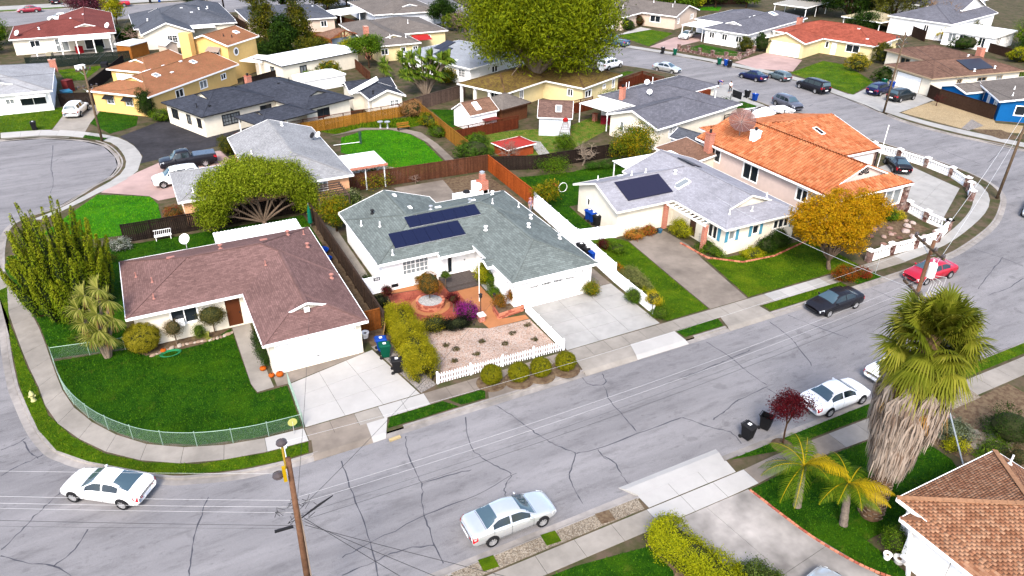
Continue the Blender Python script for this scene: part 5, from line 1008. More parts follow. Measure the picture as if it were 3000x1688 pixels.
def car(kind,c,label,x,y,head,z=-.12,cat='car',glass=None,extra=None,group=None,roof=None):
    D=CARS[kind]; names={'pickup':'pickup_truck','suv':'parked_suv','van':'parked_suv'}
    t=thing(names.get(kind,'parked_car'),label,cat,(x,y,z),R(head),group)
    for nm,(b,sm) in _car_parts(kind).items():
        bn=nm.split('.')[0]; m={'body':c,'windscreen':WGLASS,'rear_window':WGLASS,'side_window':CGLASS,'headlight':LAMP,'taillight':TAIL,'mirror':c,'licence_plate':PLATE,'grille':BLACKP,'wheel_arch':BLACKP,'panel_gap':BLACKP,'door_handle':c}[bn]
        key=(kind,nm,m.name)
        if key in _cardata: o=link(bpy.data.objects.new(bn,_cardata[key]),t)
        else: o=b.build(bn,m,t,sm); _cardata[key]=o.data
        if bn=='side_window': o.name='side_window'
    r=D['wheel']; dt,dr=wheel_mesh(r)
    for a in D['ax']:
        for sd in (1,-1):
            o=link(bpy.data.objects.new('wheel',dt),t); o.location=(D['L']/2-a*D['L'],sd*(D['W']/2-.165),r); o.rotation_euler=(R(-90*sd),0,0); link(bpy.data.objects.new('rim',dr),o)
    if extra: extra(t,D)
    return t
WH=paint('white',(.78,.78,.78),0); SI=paint('silver',(.52,.53,.53),.6); BK=paint('black',(.012,.012,.016),.1); RD=paint('red',(.32,.008,.022),.2); NV=paint('navy',(.01,.014,.05),.2); BL=paint('steel_blue',(.045,.09,.16),.3); GY=paint('grey',(.1,.105,.13),.4); TE=paint('teal_grey',(.09,.12,.13),.3); MR=paint('maroon',(.2,.015,.03),.2); CH=paint('charcoal',(.022,.025,.026),.3)
car('sedan',SI,'silver sedan parked along the near kerb in front',12.35,23.65,0)
car('coupe',WH,'white four-door car turning at the lower left corner',-5.62,35.0,143)
car('sedan',BK,'glossy black sedan parked below the orange-leaved tree',44.5,31.75,180)
car('sedan',WH,'white sedan parked beside the small purple tree',35.2,23.35,0)
car('sedan',WH,'white sedan half hidden behind the tall palm',41.3,23.6,1)
car('sedan',RD,'bright red sedan parked behind the transformer pole',55.6,31.75,178)
car('coupe',SI,'silver car at the right edge on the street bend',77.0,35.9,203)
car('coupe',BK,'black sedan in the drive behind the white balustrade',75.0,50.2,55,z=.02)
def tonneau(t,D):
    b=MB(); L=D['L']; b.box(L/2-.985*L,L/2-.60*L,-.78,.78,1.2,1.34); b.box(L/2-.79*L-.01,L/2-.79*L+.01,-.79,.79,1.2,1.345); b.build('bed_cover',paint('slate_cover',(.06,.075,.1),.4),t,bevel=.04)
def openbed(t,D):
    b=MB(); L=D['L']; b.box(L/2-.96*L,L/2-.60*L,-.74,.74,1.2,1.262); b.build('cargo_bed',BLACKP,t)
car('pickup',BK,'black pickup with hard bed cover on the pink drive',3.9,84.75,180,.02,'pickup',extra=tonneau)
car('suv',WH,'white SUV half hidden behind the grey garage roof',2.3,80.0,184,.02,'suv')
car('suv',WH,'white crossover in the drive below the leaning pole',-7.0,111.5,73,.02,'suv')
car('sedan',MR,'maroon sedan parked on the far street at top left',-16.2,201.6,180)
car('sedan',WH,'white sedan on the far street behind the red roof',-10,188.3,180)
car('pickup',RD,'red pickup parked on the far street',1.2,202.2,180,-.12,'pickup',extra=openbed)
car('sedan',BK,'dark car in a drive across the far street',-11.5,212,100,.02)
car('pickup',BL,'steel blue pickup at the kerb beside the giant tree',83.6,119.6,114,-.12,'pickup',extra=openbed)
car('suv',WH,'white SUV on the drive right of the giant tree',72.2,104,16,.02,'suv')
car('sedan',SI,'pale silver sedan at the kerb by the red timber fence',79.9,98.6,-68)
car('coupe',WH,'white sports coupe in the drive by the tan house',100.4,119.0,208,.02)
car('sedan',NV,'dark blue sedan on the upper street below the pink drive',89.3,88.5,98)
car('hatch',TE,'teal-grey compact hatchback behind the blue sedan',93.2,86.6,88)
car('van',BK,'large black SUV by the sloping front lawn',92.9,79.4,87,-.12,'suv')
car('suv',NV,'navy crossover in the drive beside the lawn',100.4,73.5,10,.02,'suv')
car('suv',CH,'dark green SUV nearest the leaning street pole',100.4,69.7,3,.02,'suv')
car('suv',GY,'grey SUV parked beside the two kerb bins',82.3,74.1,-96,-.12,'suv')
car('coupe',SI,'pale car nose at the bottom edge of the near drive',23.7,11.9,100,.03)
car('sedan',BK,'black car tucked under the charcoal carport roof',14.2,91.0,203,.02)
# ---------------------------------------------------------------- wheelie bins
def bin_(c,label,x,y,rz=0,z=.02,lid=None,open_=False,group='kerbside wheelie bins'):
    t=thing('wheelie_bin',label,'bin',(x,y,z),R(rz),group); m=flat('bin_'+c,{'blue':pc(30,84,190),'green':pc(18,104,80),'black':(.01,.01,.011)}[c],.6,0,.2)
    b=MB(); b.mesh([(-.23,-.25,.08),(.23,-.25,.08),(.23,.25,.08),(-.23,.25,.08),(-.3,-.36,.98),(.3,-.36,.98),(.3,.34,.98),(-.3,.34,.98)],[(3,2,1,0),(0,1,5,4),(1,2,6,5),(2,3,7,6),(3,0,4,7)]+([] if open_ else [(4,5,6,7)]))
    if open_: b.mesh([(-.27,-.33,.97),(.27,-.33,.97),(.27,.31,.97),(-.27,.31,.97),(-.2,-.2,.15),(.2,-.2,.15),(.2,.2,.15),(-.2,.2,.15)],[(0,4,5,1),(1,5,6,2),(2,6,7,3),(3,7,4,0),(4,7,6,5)])
    b.box(-.32,.32,-.38,-.34,.9,.98); b.box(-.32,.32,.32,.36,.9,.98); b.build('body',m,t)
    if not open_:
        b=MB(); b.mesh([(-.32,-.4,.985),(.32,-.4,.985),(.32,.38,1.0),(-.32,.38,1.0),(-.26,-.32,1.05),(.26,-.32,1.05),(.26,.3,1.1),(-.26,.3,1.1)],[(3,2,1,0),(4,5,6,7),(0,1,5,4),(1,2,6,5),(2,3,7,6),(3,0,4,7)]); l=b.build('lid',flat('lid_'+(lid or c),{'blue':pc(36,92,205),'green':pc(22,112,86),'black':(.012,.012,.013)}[lid or c],.55,0,.2),t)
        b=MB(); b.box(-.1,.1,-.1,.1,1.09,1.1); b.build('sticker',flat('sticker',(.7,.7,.7),.6),l)
    for s in (-1,1):
        b=MB(); b.tube([(s*.25,.3,.12),(s*.3,.3,.12)],.12,10); b.build('wheel',RUB,t)
    b=MB(); b.tube([(-.28,.42,1.0),(.28,.42,1.0)],.02,6); b.box(-.27,-.24,.33,.42,.97,1.0); b.box(.24,.27,.33,.42,.97,1.0); b.build('handle',m,t)
for a in (('blue','blue recycling bin beside the wooden side gate',11.45,41.2,80),('green','green bin in front of the blue bin by the long hedge',11.45,40.4,80),('black','small black bin alone on the grey gravel strip',11.6,38.4,75),
 ('black','closed black bin standing in the street by the purple tree',27.9,23.2,10,-.12),('blue','blue bin against the white gable wall',36.0,53.4,90),('blue','second blue bin between the gable wall and the black bin',36.05,52.7,90,.02,'blue'),('black','black bin nearest the white picket gate on the gable wall',36.0,52.0,90),
 ('green','green bin at the kerb by the pink drive, leftmost of three',90.9,98.4,60),('blue','blue bin at the kerb by the pink drive',91.3,97.2,60),('black','black bin at the kerb by the pink drive, rightmost of three',91.3,96.2,60),('black','black bin on the pavement ahead of the grey SUV',80.4,80.2,90),('blue','blue bin on the pavement ahead of the grey SUV',80.2,78.4,90),
 ('green','dark green bin beside the white garage door of the brown tiled house',105.0,76.4,90),('blue','blue bin beside the white garage door of the brown tiled house',104.8,74.8,90),('black','black bin on the pink drive across from the silver sedan',87.4,109.6,50),('green','green bin on the pink drive across from the silver sedan',88.6,107.6,50),
 ('black','black bin on the lawn edge of the round street end',-11.7,106.1,0),('green','teal bin beside the bare street tree',63.3,143,60),('black','black bin on the far street pavement',8.6,204.6,0),('blue','blue bin on the far street pavement',10.6,204.6,0)): bin_(*a)
bin_('black','open black bin without its lid in the street by the purple tree',29.5,23.4,25,-.12,None,True)
bin_('black','black bin behind the tall white wall, leftmost of three',31.5,47.6,90,.02,None); bin_('black','black bin behind the tall white wall, middle of three',31.6,46.7,90,.02,None); bin_('blue','blue bin behind the tall white wall, nearest the street',31.7,45.9,90,.02,None)
# ================================================================ plants
BARK=mat('bark_grey',pc(150,128,108),.95,.3,6,.6,14); BARKD=mat('bark_dark',pc(96,72,54),.95,.3,6,.6,14); BARKP=mat('bark_pale',pc(186,166,146),.95,.25,6,.6,14); TWIG=mat('twig_pinkgrey',pc(168,140,124),.95,.2,6)
def unit(v): return v/np.maximum(1e-9,np.linalg.norm(v,axis=-1,keepdims=True))
def leafquads(P,N,L,W,curl=.15,up=0):
    """one pointed leaf per row: P base points, N facing directions"""
    n=len(P); t=nrg.normal(size=(n,3)); t[:,2]+=up; t=unit(t-N*np.sum(t*N,1,keepdims=True)); s=np.cross(N,t)
    L=(L*nrg.uniform(.6,1.3,n))[:,None]; W=(W*nrg.uniform(.7,1.2,n))[:,None]
    v=np.stack([P-t*L*.5,P+s*W*.5+N*L*.05,P+t*L*.5-N*L*curl,P-s*W*.5+N*L*.05],1).reshape(-1,3)
    return v,np.arange(4*n).reshape(-1,4)
def foliage(name,blobs,ncl,per,L,W,m,parent,rad=.35,shell=.55,up=0,flatn=.5,drop=None,sym=False):
    """blobs: (cx,cy,cz,rx,ry,rz). leaves gather in clumps on and inside each blob so that gaps stay between them"""
    vol=np.array([(b[3]*b[4]*b[5])**(2/3) for b in blobs]); P=[];N=[];T=[]
    for b,k in zip(blobs,np.maximum(3,(ncl*vol/vol.sum()).astype(int))):
        d=unit(nrg.normal(size=(k,3))); r=(shell+(1-shell)*nrg.random(k))[:,None]; c=np.array(b[:3])+d*r*np.array(b[3:6])
        ct=nrg.random(k)
        q=np.repeat(c,per,0)+nrg.normal(size=(k*per,3))*rad*np.array([1,1,.75]); nn=unit(np.repeat(d,per,0)*flatn+nrg.normal(size=(k*per,3))*.6+np.array([0,0,.35]))
        P.append(q);N.append(nn);T.append(np.clip(np.repeat(ct,per)*.65+nrg.random(k*per)*.35,0,1))
    P=np.concatenate(P);N=np.concatenate(N);T=np.concatenate(T); ok=P[:,2]>(.03 if drop is None else drop); P,N,T=P[ok],N[ok],T[ok]
    v,f=leafquads(P,N,L,W,up=up); return npmesh(name,v,f,m,parent,T)
def limbs(base,r0,blobs,bark,parent,split=.45,n=6,twigs=0,name='trunk',wig=.08):
    b=MB(); B=Vector(base); cen=Vector((sum(q[0] for q in blobs)/len(blobs),sum(q[1] for q in blobs)/len(blobs),min(q[2]-q[5]*.6 for q in blobs)))
    h=max(.4,(cen.z-B.z)); fork=B+Vector(((cen.x-B.x)*split,(cen.y-B.y)*split,h*split+.2))
    b.tube([B-Vector((0,0,.15)),B+(fork-B)*.15,B+(fork-B)*.6+Vector((rnd.gauss(0,wig),rnd.gauss(0,wig),0)),fork],[r0*1.4,r0*1.05,r0*.9,r0*.8],10)
    for q in blobs:
        e=Vector(q[:3]); m=fork.lerp(e,.5)+Vector((rnd.gauss(0,wig*2),rnd.gauss(0,wig*2),rnd.uniform(0,.2))); b.tube([fork-Vector((0,0,.1)),m,e],[r0*.6,r0*.4,r0*.15],7,False)
        for k in range(twigs):
            d=Vector((rnd.gauss(0,1),rnd.gauss(0,1),rnd.gauss(.2,.7))).normalized(); p=m.lerp(e,rnd.random()); L=rnd.uniform(.5,.95)*max(q[3:6]); b.tube([p,p+d*L*.5+Vector((0,0,.05)),p+d*L],[r0*.2,r0*.12,r0*.05],4,False)
    return b.build(name,bark,parent,True)
def tree(label,base,blobs,ncl,per,L,W,m,bark=BARK,r0=.15,name='tree',cat='tree',rad=.35,group=None,twigs=2,split=.45,**kw):
    t=thing(name,label,cat,base,0,group); bl=[(q[0]-base[0],q[1]-base[1],*q[2:]) for q in blobs]
    limbs((0,0,0),r0,bl,bark,t,split,twigs=twigs); foliage('crown',bl,ncl,per,L,W,m,t,rad,**kw); return t
def lobes(c,r,n,k=.55,jz=.6,seed=1):
    """n overlapping lobes filling the ellipsoid c,r"""
    g=random.Random(seed); out=[(*c,r[0]*.72,r[1]*.72,r[2]*.72)]
    for i in range(n):
        a=i*2.399+g.uniform(-.3,.3); zz=-.55+1.45*(i+.5)/n; q=math.sqrt(max(0,1-min(1,abs(zz))**2))
        f=g.uniform(.55,.72); out.append((c[0]+r[0]*f*q*math.cos(a),c[1]+r[1]*f*q*math.sin(a),c[2]+r[2]*f*zz,r[0]*k*g.uniform(.75,1.1),r[1]*k*g.uniform(.75,1.1),r[2]*k*g.uniform(.75,1.1)))
    return out
G_BIG=leafmat('leaf_willow',pc(86,104,8),pc(126,142,12),pc(156,166,20),pc(104,126,12)); G_UMB=leafmat('leaf_umbrella',pc(92,114,16),pc(146,166,28),pc(186,196,56)); G_JUN=leafmat('leaf_juniper',pc(74,100,10),pc(118,142,18),pc(164,172,36)); G_ORA=leafmat('leaf_orange',pc(206,146,6),pc(230,176,14),pc(176,146,10),pc(222,150,6)); G_DK=leafmat('leaf_dark',pc(26,48,14),pc(48,76,20),pc(72,98,26)); G_MID=leafmat('leaf_mid',pc(56,92,14),pc(92,128,22),pc(128,152,36)); G_LIME=leafmat('leaf_lime',pc(134,146,14),pc(176,176,24),pc(206,200,40)); G_HEDGE=leafmat('leaf_hedge',pc(124,126,18),pc(168,164,24),pc(204,190,40),pc(146,142,22)); G_CIT=leafmat('leaf_citrus',pc(54,86,14),pc(92,116,18),pc(150,152,28),pc(196,150,16)); G_RUST=leafmat('leaf_rust',pc(150,88,22),pc(186,126,40),pc(120,96,24)); G_PURP=leafmat('leaf_purple',pc(78,14,24),pc(108,24,34),pc(60,12,20)); G_MAG=leafmat('flower_magenta',pc(150,20,130),pc(196,48,172),pc(110,20,90),pc(72,80,26)); G_CONE=leafmat('leaf_cypress',pc(44,62,14),pc(88,94,20),pc(130,120,30)); G_YEL=leafmat('leaf_yellow',pc(210,180,20),pc(236,210,50),pc(150,150,30)); G_BLK=leafmat('leaf_blackgreen',pc(22,26,22),pc(38,48,26),pc(16,18,18)); G_DRY=leafmat('leaf_dry',pc(170,128,84),pc(200,150,100),pc(140,110,64)); G_PALM=leafmat('leaf_palm',pc(92,104,20),pc(136,142,40),pc(178,172,64)); G_DEAD=leafmat('palm_thatch',pc(186,164,146),pc(220,202,186),pc(152,128,110)); G_QUEEN=leafmat('leaf_queen',pc(74,104,14),pc(98,126,20),pc(132,146,26),pc(196,168,24)); G_YUC=leafmat('leaf_yucca',pc(98,110,34),pc(142,148,58),pc(186,182,96)); G_YUC2=leafmat('leaf_yucca_green',pc(62,96,20),pc(102,134,36),pc(140,156,52))
# ---- the giant tree
tree('giant broad green tree towering over the yellow house',(52.0,93.8,0),lobes((53.4,95.2,10.6),(11.4,9,9.6),26,.46,seed=3),2900,36,.6,.14,G_BIG,BARKP,.75,cat='tree',rad=.75,twigs=2,split=.6,up=-.6)
# ---- umbrella tree behind the brown roof
tree('low spreading tree with tangled bare limbs behind the brown roof',(8.3,65.3,0),[(8,65.8,5.0,3.0,2,1.1),(5.4,65.8,4.5,2.2,1.8,1.2),(10.6,65.8,4.4,2.2,1.8,1.3),(4.2,65.4,3.2,1.5,1.5,1.3),(12.0,65.6,3.2,1.4,1.4,1.3),(3.9,65.2,1.9,1.2,1.2,1.1),(12.3,65.4,2.0,1.0,1.1,1.0),(6.4,64.8,4.2,1.8,1.2,1.0),(9.6,64.9,4.2,1.8,1.2,1.0),(7.4,66.2,5.6,2.0,1.5,.8)],2500,28,.17,.08,G_UMB,BARK,.22,twigs=16,rad=.3,split=.25,shell=.66)
# ---- orange street trees
tree('orange-leaved street tree above the black sedan',(48.9,36.2,0),lobes((48.6,36.7,4.3),(4.3,3.2,2.6),30,.3,seed=5)[1:]+[(50.9,35.9,2.3,1.1,1.0,1.0),(49.9,35.6,2.6,1.0,.9,.8),(48.6,36.9,4.2,2.2,1.8,1.3)],1700,26,.14,.08,G_ORA,BARK,.17,rad=.17,twigs=1,split=.4,shell=.72)
tree('smaller orange-leaved tree beside the white balustrade',(54.9,38.6,0),lobes((54.9,38.6,3.3),(2.3,2.1,2.0),14,.34,seed=8),620,24,.15,.085,G_ORA,BARK,.12,rad=.23,shell=.7)
# ---- juniper clump at the left
jt=thing('juniper','tall twisted green juniper clump beside the left pavement','tree',(-7.4,56.6,0)); P=[];N=[];T=[]
b=MB(); cj=MB(); rj=random.Random(4)
for k in range(105):
    a=rj.uniform(0,6.283); r=math.sqrt(rj.random()); bx,by=r*3.1*math.cos(a),r*2.9*math.sin(a); h=(8.6-4.4*r**1.6)*rj.uniform(.75,1.12); lean=.10+.22*r; z0=rj.uniform(.0,.45)*h*(.3+.7*r)*.5
    top=np.array([bx+math.cos(a)*lean*h*.35,by+math.sin(a)*lean*h*.35,h]); bot=np.array([bx*.75,by*.75,z0]); ph=rj.uniform(0,6)
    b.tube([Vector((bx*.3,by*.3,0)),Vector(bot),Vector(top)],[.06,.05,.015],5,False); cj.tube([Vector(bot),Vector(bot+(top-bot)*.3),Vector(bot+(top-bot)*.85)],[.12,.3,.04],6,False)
    n=560; u=nrg.random(n)**.8; rr=(.46*(1-u)**.65+.04)*np.sqrt(nrg.random(n)*.6+.4); th=nrg.random(n)*6.283+u*3
    ax=bot+(top-bot)*u[:,None]; ax[:,0]+=.12*np.sin(u*5+ph); off=np.stack([np.cos(th)*rr,np.sin(th)*rr,np.zeros(n)],1); P.append(ax+off); N.append(unit(off+np.array([0,0,.25])+nrg.normal(size=(n,3))*.2)); T.append(np.clip(u*.55+nrg.random(n)*.35+rj.random()*.2,0,1))
v,f=leafquads(np.concatenate(P),np.concatenate(N),.19,.07,up=2.2); npmesh('crown',v,f,G_JUN,jt,np.concatenate(T)); b.build('trunk',BARKD,jt); cj.build('branches_or_core',flat('juniper_inner',(.012,.02,.005),.9),jt)  # opaque dark cones added inside the spires; their colour stands in for inner shade
# ---- columnar trees at the back
for lb,x,y,rx,h in (('tall bronze columnar tree, left of three behind the yellow house',23.2,140.4,3.0,9.4),('dark round tree between the two columnar trees',25.6,137.0,2.7,6.4),('bronze columnar tree, right of three behind the yellow house',28.6,138.6,2.5,8.6)):
    tree(lb,(x,y,0),[(x,y,h*.3,rx,rx,h*.3),(x,y,h*.58,rx*.8,rx*.8,h*.3),(x,y,h*.8,rx*.45,rx*.45,h*.22)],300,26,.4,.17,G_CONE if 'bronze' in lb else G_DK,BARKD,.2,rad=.4,up=1.5,shell=.7)
# ---- other trees
tree('small round-headed tree by the beige house',(35.7,120.4,0),lobes((35.6,120.4,3.7),(3.0,2.8,1.7),6,.5,seed=2),260,26,.28,.13,G_MID,BARKD,.13,rad=.35,shell=.7)
tree('dense citrus tree with yellow fruit beside the bare shrub',(48.6,64.0,0),lobes((48.5,64.0,2.5),(2.6,2.3,2.4),9,.5,seed=6),560,26,.17,.085,G_CIT,BARKD,.12,rad=.26,shell=.7)
tree('citrus tree with yellow fruit behind the long wooden fence',(13.9,61.3,0),lobes((13.9,61.3,2.0),(1.5,1.6,1.9),7,.5,seed=7),340,24,.14,.07,G_CIT,BARKD,.09,rad=.22,shell=.7)
tree('young yellow-green tree by the orange fence corner',(33.5,57.3,0),lobes((33.6,57.4,1.9),(1.35,1.2,1.2),6,.5,seed=9),240,22,.14,.07,G_CIT,BARKD,.07,rad=.22,shell=.7)
tree('dark layered tree beside the bare street tree',(60.6,148.6,0),lobes((60.8,148.6,3.2),(3.4,3,2.6),8,.45,seed=4),300,24,.34,.15,G_DK,BARKD,.14,rad=.35,shell=.65)
tree('purple-leaved tree on the far street behind the red roof',(-4.6,186.5,0),lobes((-4.6,186.5,3.2),(4.2,3,2.8),7,.5,seed=3),300,24,.34,.15,leafmat('leaf_plum',pc(96,44,58),pc(134,70,84),pc(74,34,46)),BARKD,.15,rad=.4)
for lb,x,y,z,rx,rz,m,sd in (('huge dark evergreen at the top edge behind the tent roof',148,121,5.5,6.5,6.2,G_DK,1),('bushy olive tree at the top edge left of the bare tree',152.5,112.5,6,7,6.8,leafmat('leaf_olive2',pc(84,92,30),pc(120,120,44),pc(60,72,24)),2),('mottled yellow tree at the top edge beyond the canopy',156.5,135.5,5,6.5,5,leafmat('leaf_mot',pc(110,120,36),pc(190,180,70),pc(60,84,24)),3),
 ('dark tree at the top edge above the grey roof',34,176,5.5,5,3.6,G_DK,5),('dark tree at the top edge right of the slate roof',44,178,4,3,4,G_CONE,6),('green tree at the top edge by the canopy posts',116,142,4,5,4,G_MID,7),('round tree beside the white sunroom',153,80,4,4.4,4,G_MID,8)):
    tree(lb,(x,y,0),lobes((x,y,z),(rx,rx*.9,rz),8,.5,seed=sd),380,24,.6,.26,m,BARKD,.3,rad=.6,shell=.65)
for k,(lb,x,y,rx,rz,z,m) in enumerate((('yellow-tipped slim tree right of the red roof',.4,178,1.8,2.6,3.4,G_LIME),('dark shrub mass between the red and slate roofs',1.6,158,2.0,1.5,1.5,G_DK),('green palm-like bush at the upper left edge',-19.5,164,2.2,2.2,2.4,G_MID),('dark trees beside the left red roof end',-20.5,156,2.4,2.4,2.4,G_DK),('bushy shrub behind the white flat-roofed building',28.5,131,2.4,1.8,1.8,G_CONE),('low dark shrubs under the columnar trees',21.5,134.5,2.6,1.4,1.3,G_DK),
 ('brown-green shrub by the thin leafless tree',30.5,134.5,2.2,1.5,1.4,G_CONE),('green shrub beside the hanging tarp',35.4,131.5,1.6,1.4,1.3,G_LIME),('shrub between the yucca thicket and pale house',43.6,106.5,1.8,1.1,1.1,G_CIT),('green mound beyond the far road bend',82,170,3,2,2,G_MID),('shrub row at the top edge beyond the canopy',125,148,3.5,2.4,2.2,G_LIME),('dark tree behind the white carport house',131,146,4,3.4,3.6,G_DK),('mid green tree at the top edge above the grey roof with skylight',138,143,4,3.2,3.4,G_MID),
 ('deep green tree right of the white canopy',149,131,4.5,4,4.2,G_DK),('dark shrub mass behind the terracotta roof',140,110,3.4,2.2,2.0,G_DK),('brown-green undergrowth below the large leafless tree',158,101,4,2,1.8,G_CONE),('green tree beside the sunroom roof',156,86,3,3,3,G_MID),('dark bush at the right edge below the sunroom',148,80,3,2,2,G_DK),('dark tree behind the far slate roof',17,186.5,2.4,2.4,2.8,G_DK),('olive tree at the top edge over the far street',29,187,3,2.6,3,G_CONE),('dark green tree at the top edge beside the taupe roof',50,183,3.4,2.8,3,G_DK),('round shrub by the far canopy',52.5,163.5,1.6,1.4,1.4,G_MID),('clump of shrubs behind the mossy roof',60,98,2.4,1.8,1.6,G_MID),('small garden tree beyond the brown lattice fence',58.2,83,1.6,1.4,1.8,G_MID),('dark shrub by the red timber screen',73.2,77.2,1.0,.8,.7,G_DK),('green shrubs along the dark fence under the citrus',39.5,66.4,2.2,.8,.6,G_MID),('vines on the dark fence by the peach patio',20.5,70.8,2.6,.8,.9,G_CIT))):
    tree(lb,(x,y,0),lobes((x,y,z),(rx,rx*.85,rz),6,.52,seed=k+20),int(90+30*rx),22,.2+.05*rx if y>100 else .15,.1+.025*rx if y>100 else .08,m,BARKD,.08+.03*rx,rad=.2+.07*rx,shell=.7,name='background_tree' if rz>2.5 else 'background_shrub',cat='tree' if rz>2.5 else 'shrub')
# ---- bare trees and shrubs
def bare(label,base,h,spread,bark=TWIG,r0=.1,n=7,depth=3,name='bare_tree',cat='tree',sd=1,lift=.55):
    t=thing(name,label,cat,base); b=MB(); g=random.Random(sd)
    def grow(p,d,L,r,k):
        e=p+d*L; m=p+d*L*.5+Vector((g.gauss(0,.07),g.gauss(0,.07),g.gauss(0,.04)))*L; b.tube([p,m,e],[r,r*.8,r*.6],5 if k>1 else 4,False)
        if k==0: return
        for i in range(3 if k<depth else n):
            dd=(d*lift+Vector((g.gauss(0,1),g.gauss(0,1),g.gauss(.25,.5)))*spread).normalized(); grow(m.lerp(e,g.uniform(.1,1)),dd,L*g.uniform(.55,.85),r*.58,k-1)
    grow(Vector((0,0,-.1)),Vector((0,0,1)),h*.3,r0,depth); b.build('branches_or_core',bark,t); return t
bare('leafless pale shrub in front of the weathered grey fence',(43.4,66.4,0),4.4,.85,BARKP,.12,9,4,sd=2); bare('leafless twiggy shrub over the red playhouse',(36.3,70.9,0),4.2,.75,TWIG,.09,9,4,sd=3); bare('bare street tree beside the far road bend',(62.6,141.9,0),9,.62,BARK,.32,5,4,sd=5)
bare('large leafless tree before the grey gabled house',(154.2,103.8,0),11,.8,mat('twig_tan',pc(176,144,112),.95,.2,6),.3,9,4,sd=6); bare('bare reddish vine shrubs along the dark rear fence',(18.5,69.9,0),2.2,.9,mat('twig_red',pc(150,104,90),.95,.2,6),.05,9,3,'bare_shrub','shrub',sd=7); bare('bare reddish shrub against the dark fence by the brick barbecue',(24.5,69.2,0),2.0,.8,TWIG,.05,8,3,'bare_shrub','shrub',sd=8)
bare('thin leafless tree beside the white flat roof',(27.05,131.72,0),5.5,.6,BARKP,.1,4,3,sd=9); bare('small dark red bare shrub by the brown tall fence',(102.38,65.3,0),3.2,.5,mat('twig_wine',pc(96,44,40),.95,.2,6),.07,6,3,'bare_shrub','shrub',sd=10); bare('bare tangled tree between the red and slate roofs',(2.28,153.99,0),6,.7,TWIG,.12,8,3,sd=11); bare('dry climbing shrub against the pink wall',(54.3,55.2,0),1.8,.7,TWIG,.04,7,3,'bare_shrub','shrub',sd=12)
# ---- bushes, topiary and hedges
def bush(label,x,y,r,m,n=220,L=.1,W=.055,name='bush',cat='bush',z=None,per=22,rad=.14,core=.8,stem=0,group=None,lob=5,shell=.86):
    rx,ry,rz=r if hasattr(r,'__len__') else (r,r,r); t=thing(name,label,cat,(x,y,0),0,group); cz=z if z is not None else rz*.85
    bl=[(0,0,cz,rx*.9,ry*.9,rz*.9)] if not lob else lobes((0,0,cz),(rx,ry,rz),lob,.5,seed=int(x*7+y))
    if core:
        b=MB(); b.lathe([(.05,-1),(.6,-.8),(.95,-.3),(1,.1),(.8,.6),(.4,.92),(.05,1)],(0,0,0),14); b.v=[(vx*rx*core*.86,vy*ry*core*.86,max(.01,cz+vz*rz*core*.86)) for vx,vy,vz in b.v]; b.build('branches_or_core',flat('dark_core',(.02,.024,.008),.9),t)  # solid dark core added so that gaps between the leaves look shaded
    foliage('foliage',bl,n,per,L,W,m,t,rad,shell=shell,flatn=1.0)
    if stem: b=MB(); b.tube([(0,0,-.05),(.02,.01,cz*.5),(0,0,cz)],[.05,.04,.03],7); b.build('trunk',BARK,t)
    return t
TOP=leafmat('leaf_topiary',pc(106,112,14),pc(138,138,20),pc(160,152,28))
for i,(x,y,lb) in enumerate(((16.65,34.6,'clipped round topiary ball at the kerb, leftmost of four'),(18.35,34.05,'clipped round topiary ball at the kerb, second from left'),(19.9,33.9,'clipped round topiary ball at the kerb, third from left'),(21.7,33.75,'clipped round topiary ball at the kerb, rightmost of four'))):
    bush(lb,x,y,(.72,.7,.68),TOP,620,.06,.038,'topiary_ball','topiary',.68,22,.05,.9,lob=0,group='topiary balls at the kerb',shell=.97); b=MB(); b.lathe([(1.0,.0),(.9,.05),(.4,.08)],(0,0,.015),16); b.build('mulch',SOIL,[o for o in bpy.data.objects if o.get('label')==lb][0])
bush('round clipped golden bush beside the yucca',-3.0,48.4,(1.2,1.15,1.1),leafmat('leaf_gold',pc(128,124,20),pc(168,158,36),pc(196,182,60)),900,.07,.042,'topiary_ball','topiary',1.05,22,.07,.9,lob=0,shell=.95)
bush('small grey-brown ball shrub on a thin stem below the window',-1.0,48.2,(.62,.6,.6),leafmat('leaf_taupe',pc(112,98,56),pc(146,124,84),pc(92,88,40)),160,.06,.035,z=1.35,stem=1,core=.9,lob=0)
bush('tiny green cone shrub between the two stem shrubs',.55,48.4,(.4,.4,.6),G_MID,90,.06,.035,core=.9,lob=0); bush('larger grey-green ball shrub on a stem by the front door',1.55,48.6,(.95,.8,.75),leafmat('leaf_olive',pc(88,90,40),pc(128,120,66),pc(70,76,32)),240,.07,.04,z=1.5,stem=1,core=.9,lob=0)
bush('tall narrow dark hedge along the garage wall',4.05,44.6,(.35,2.4,.6),G_DK,240,.08,.045,lob=0)
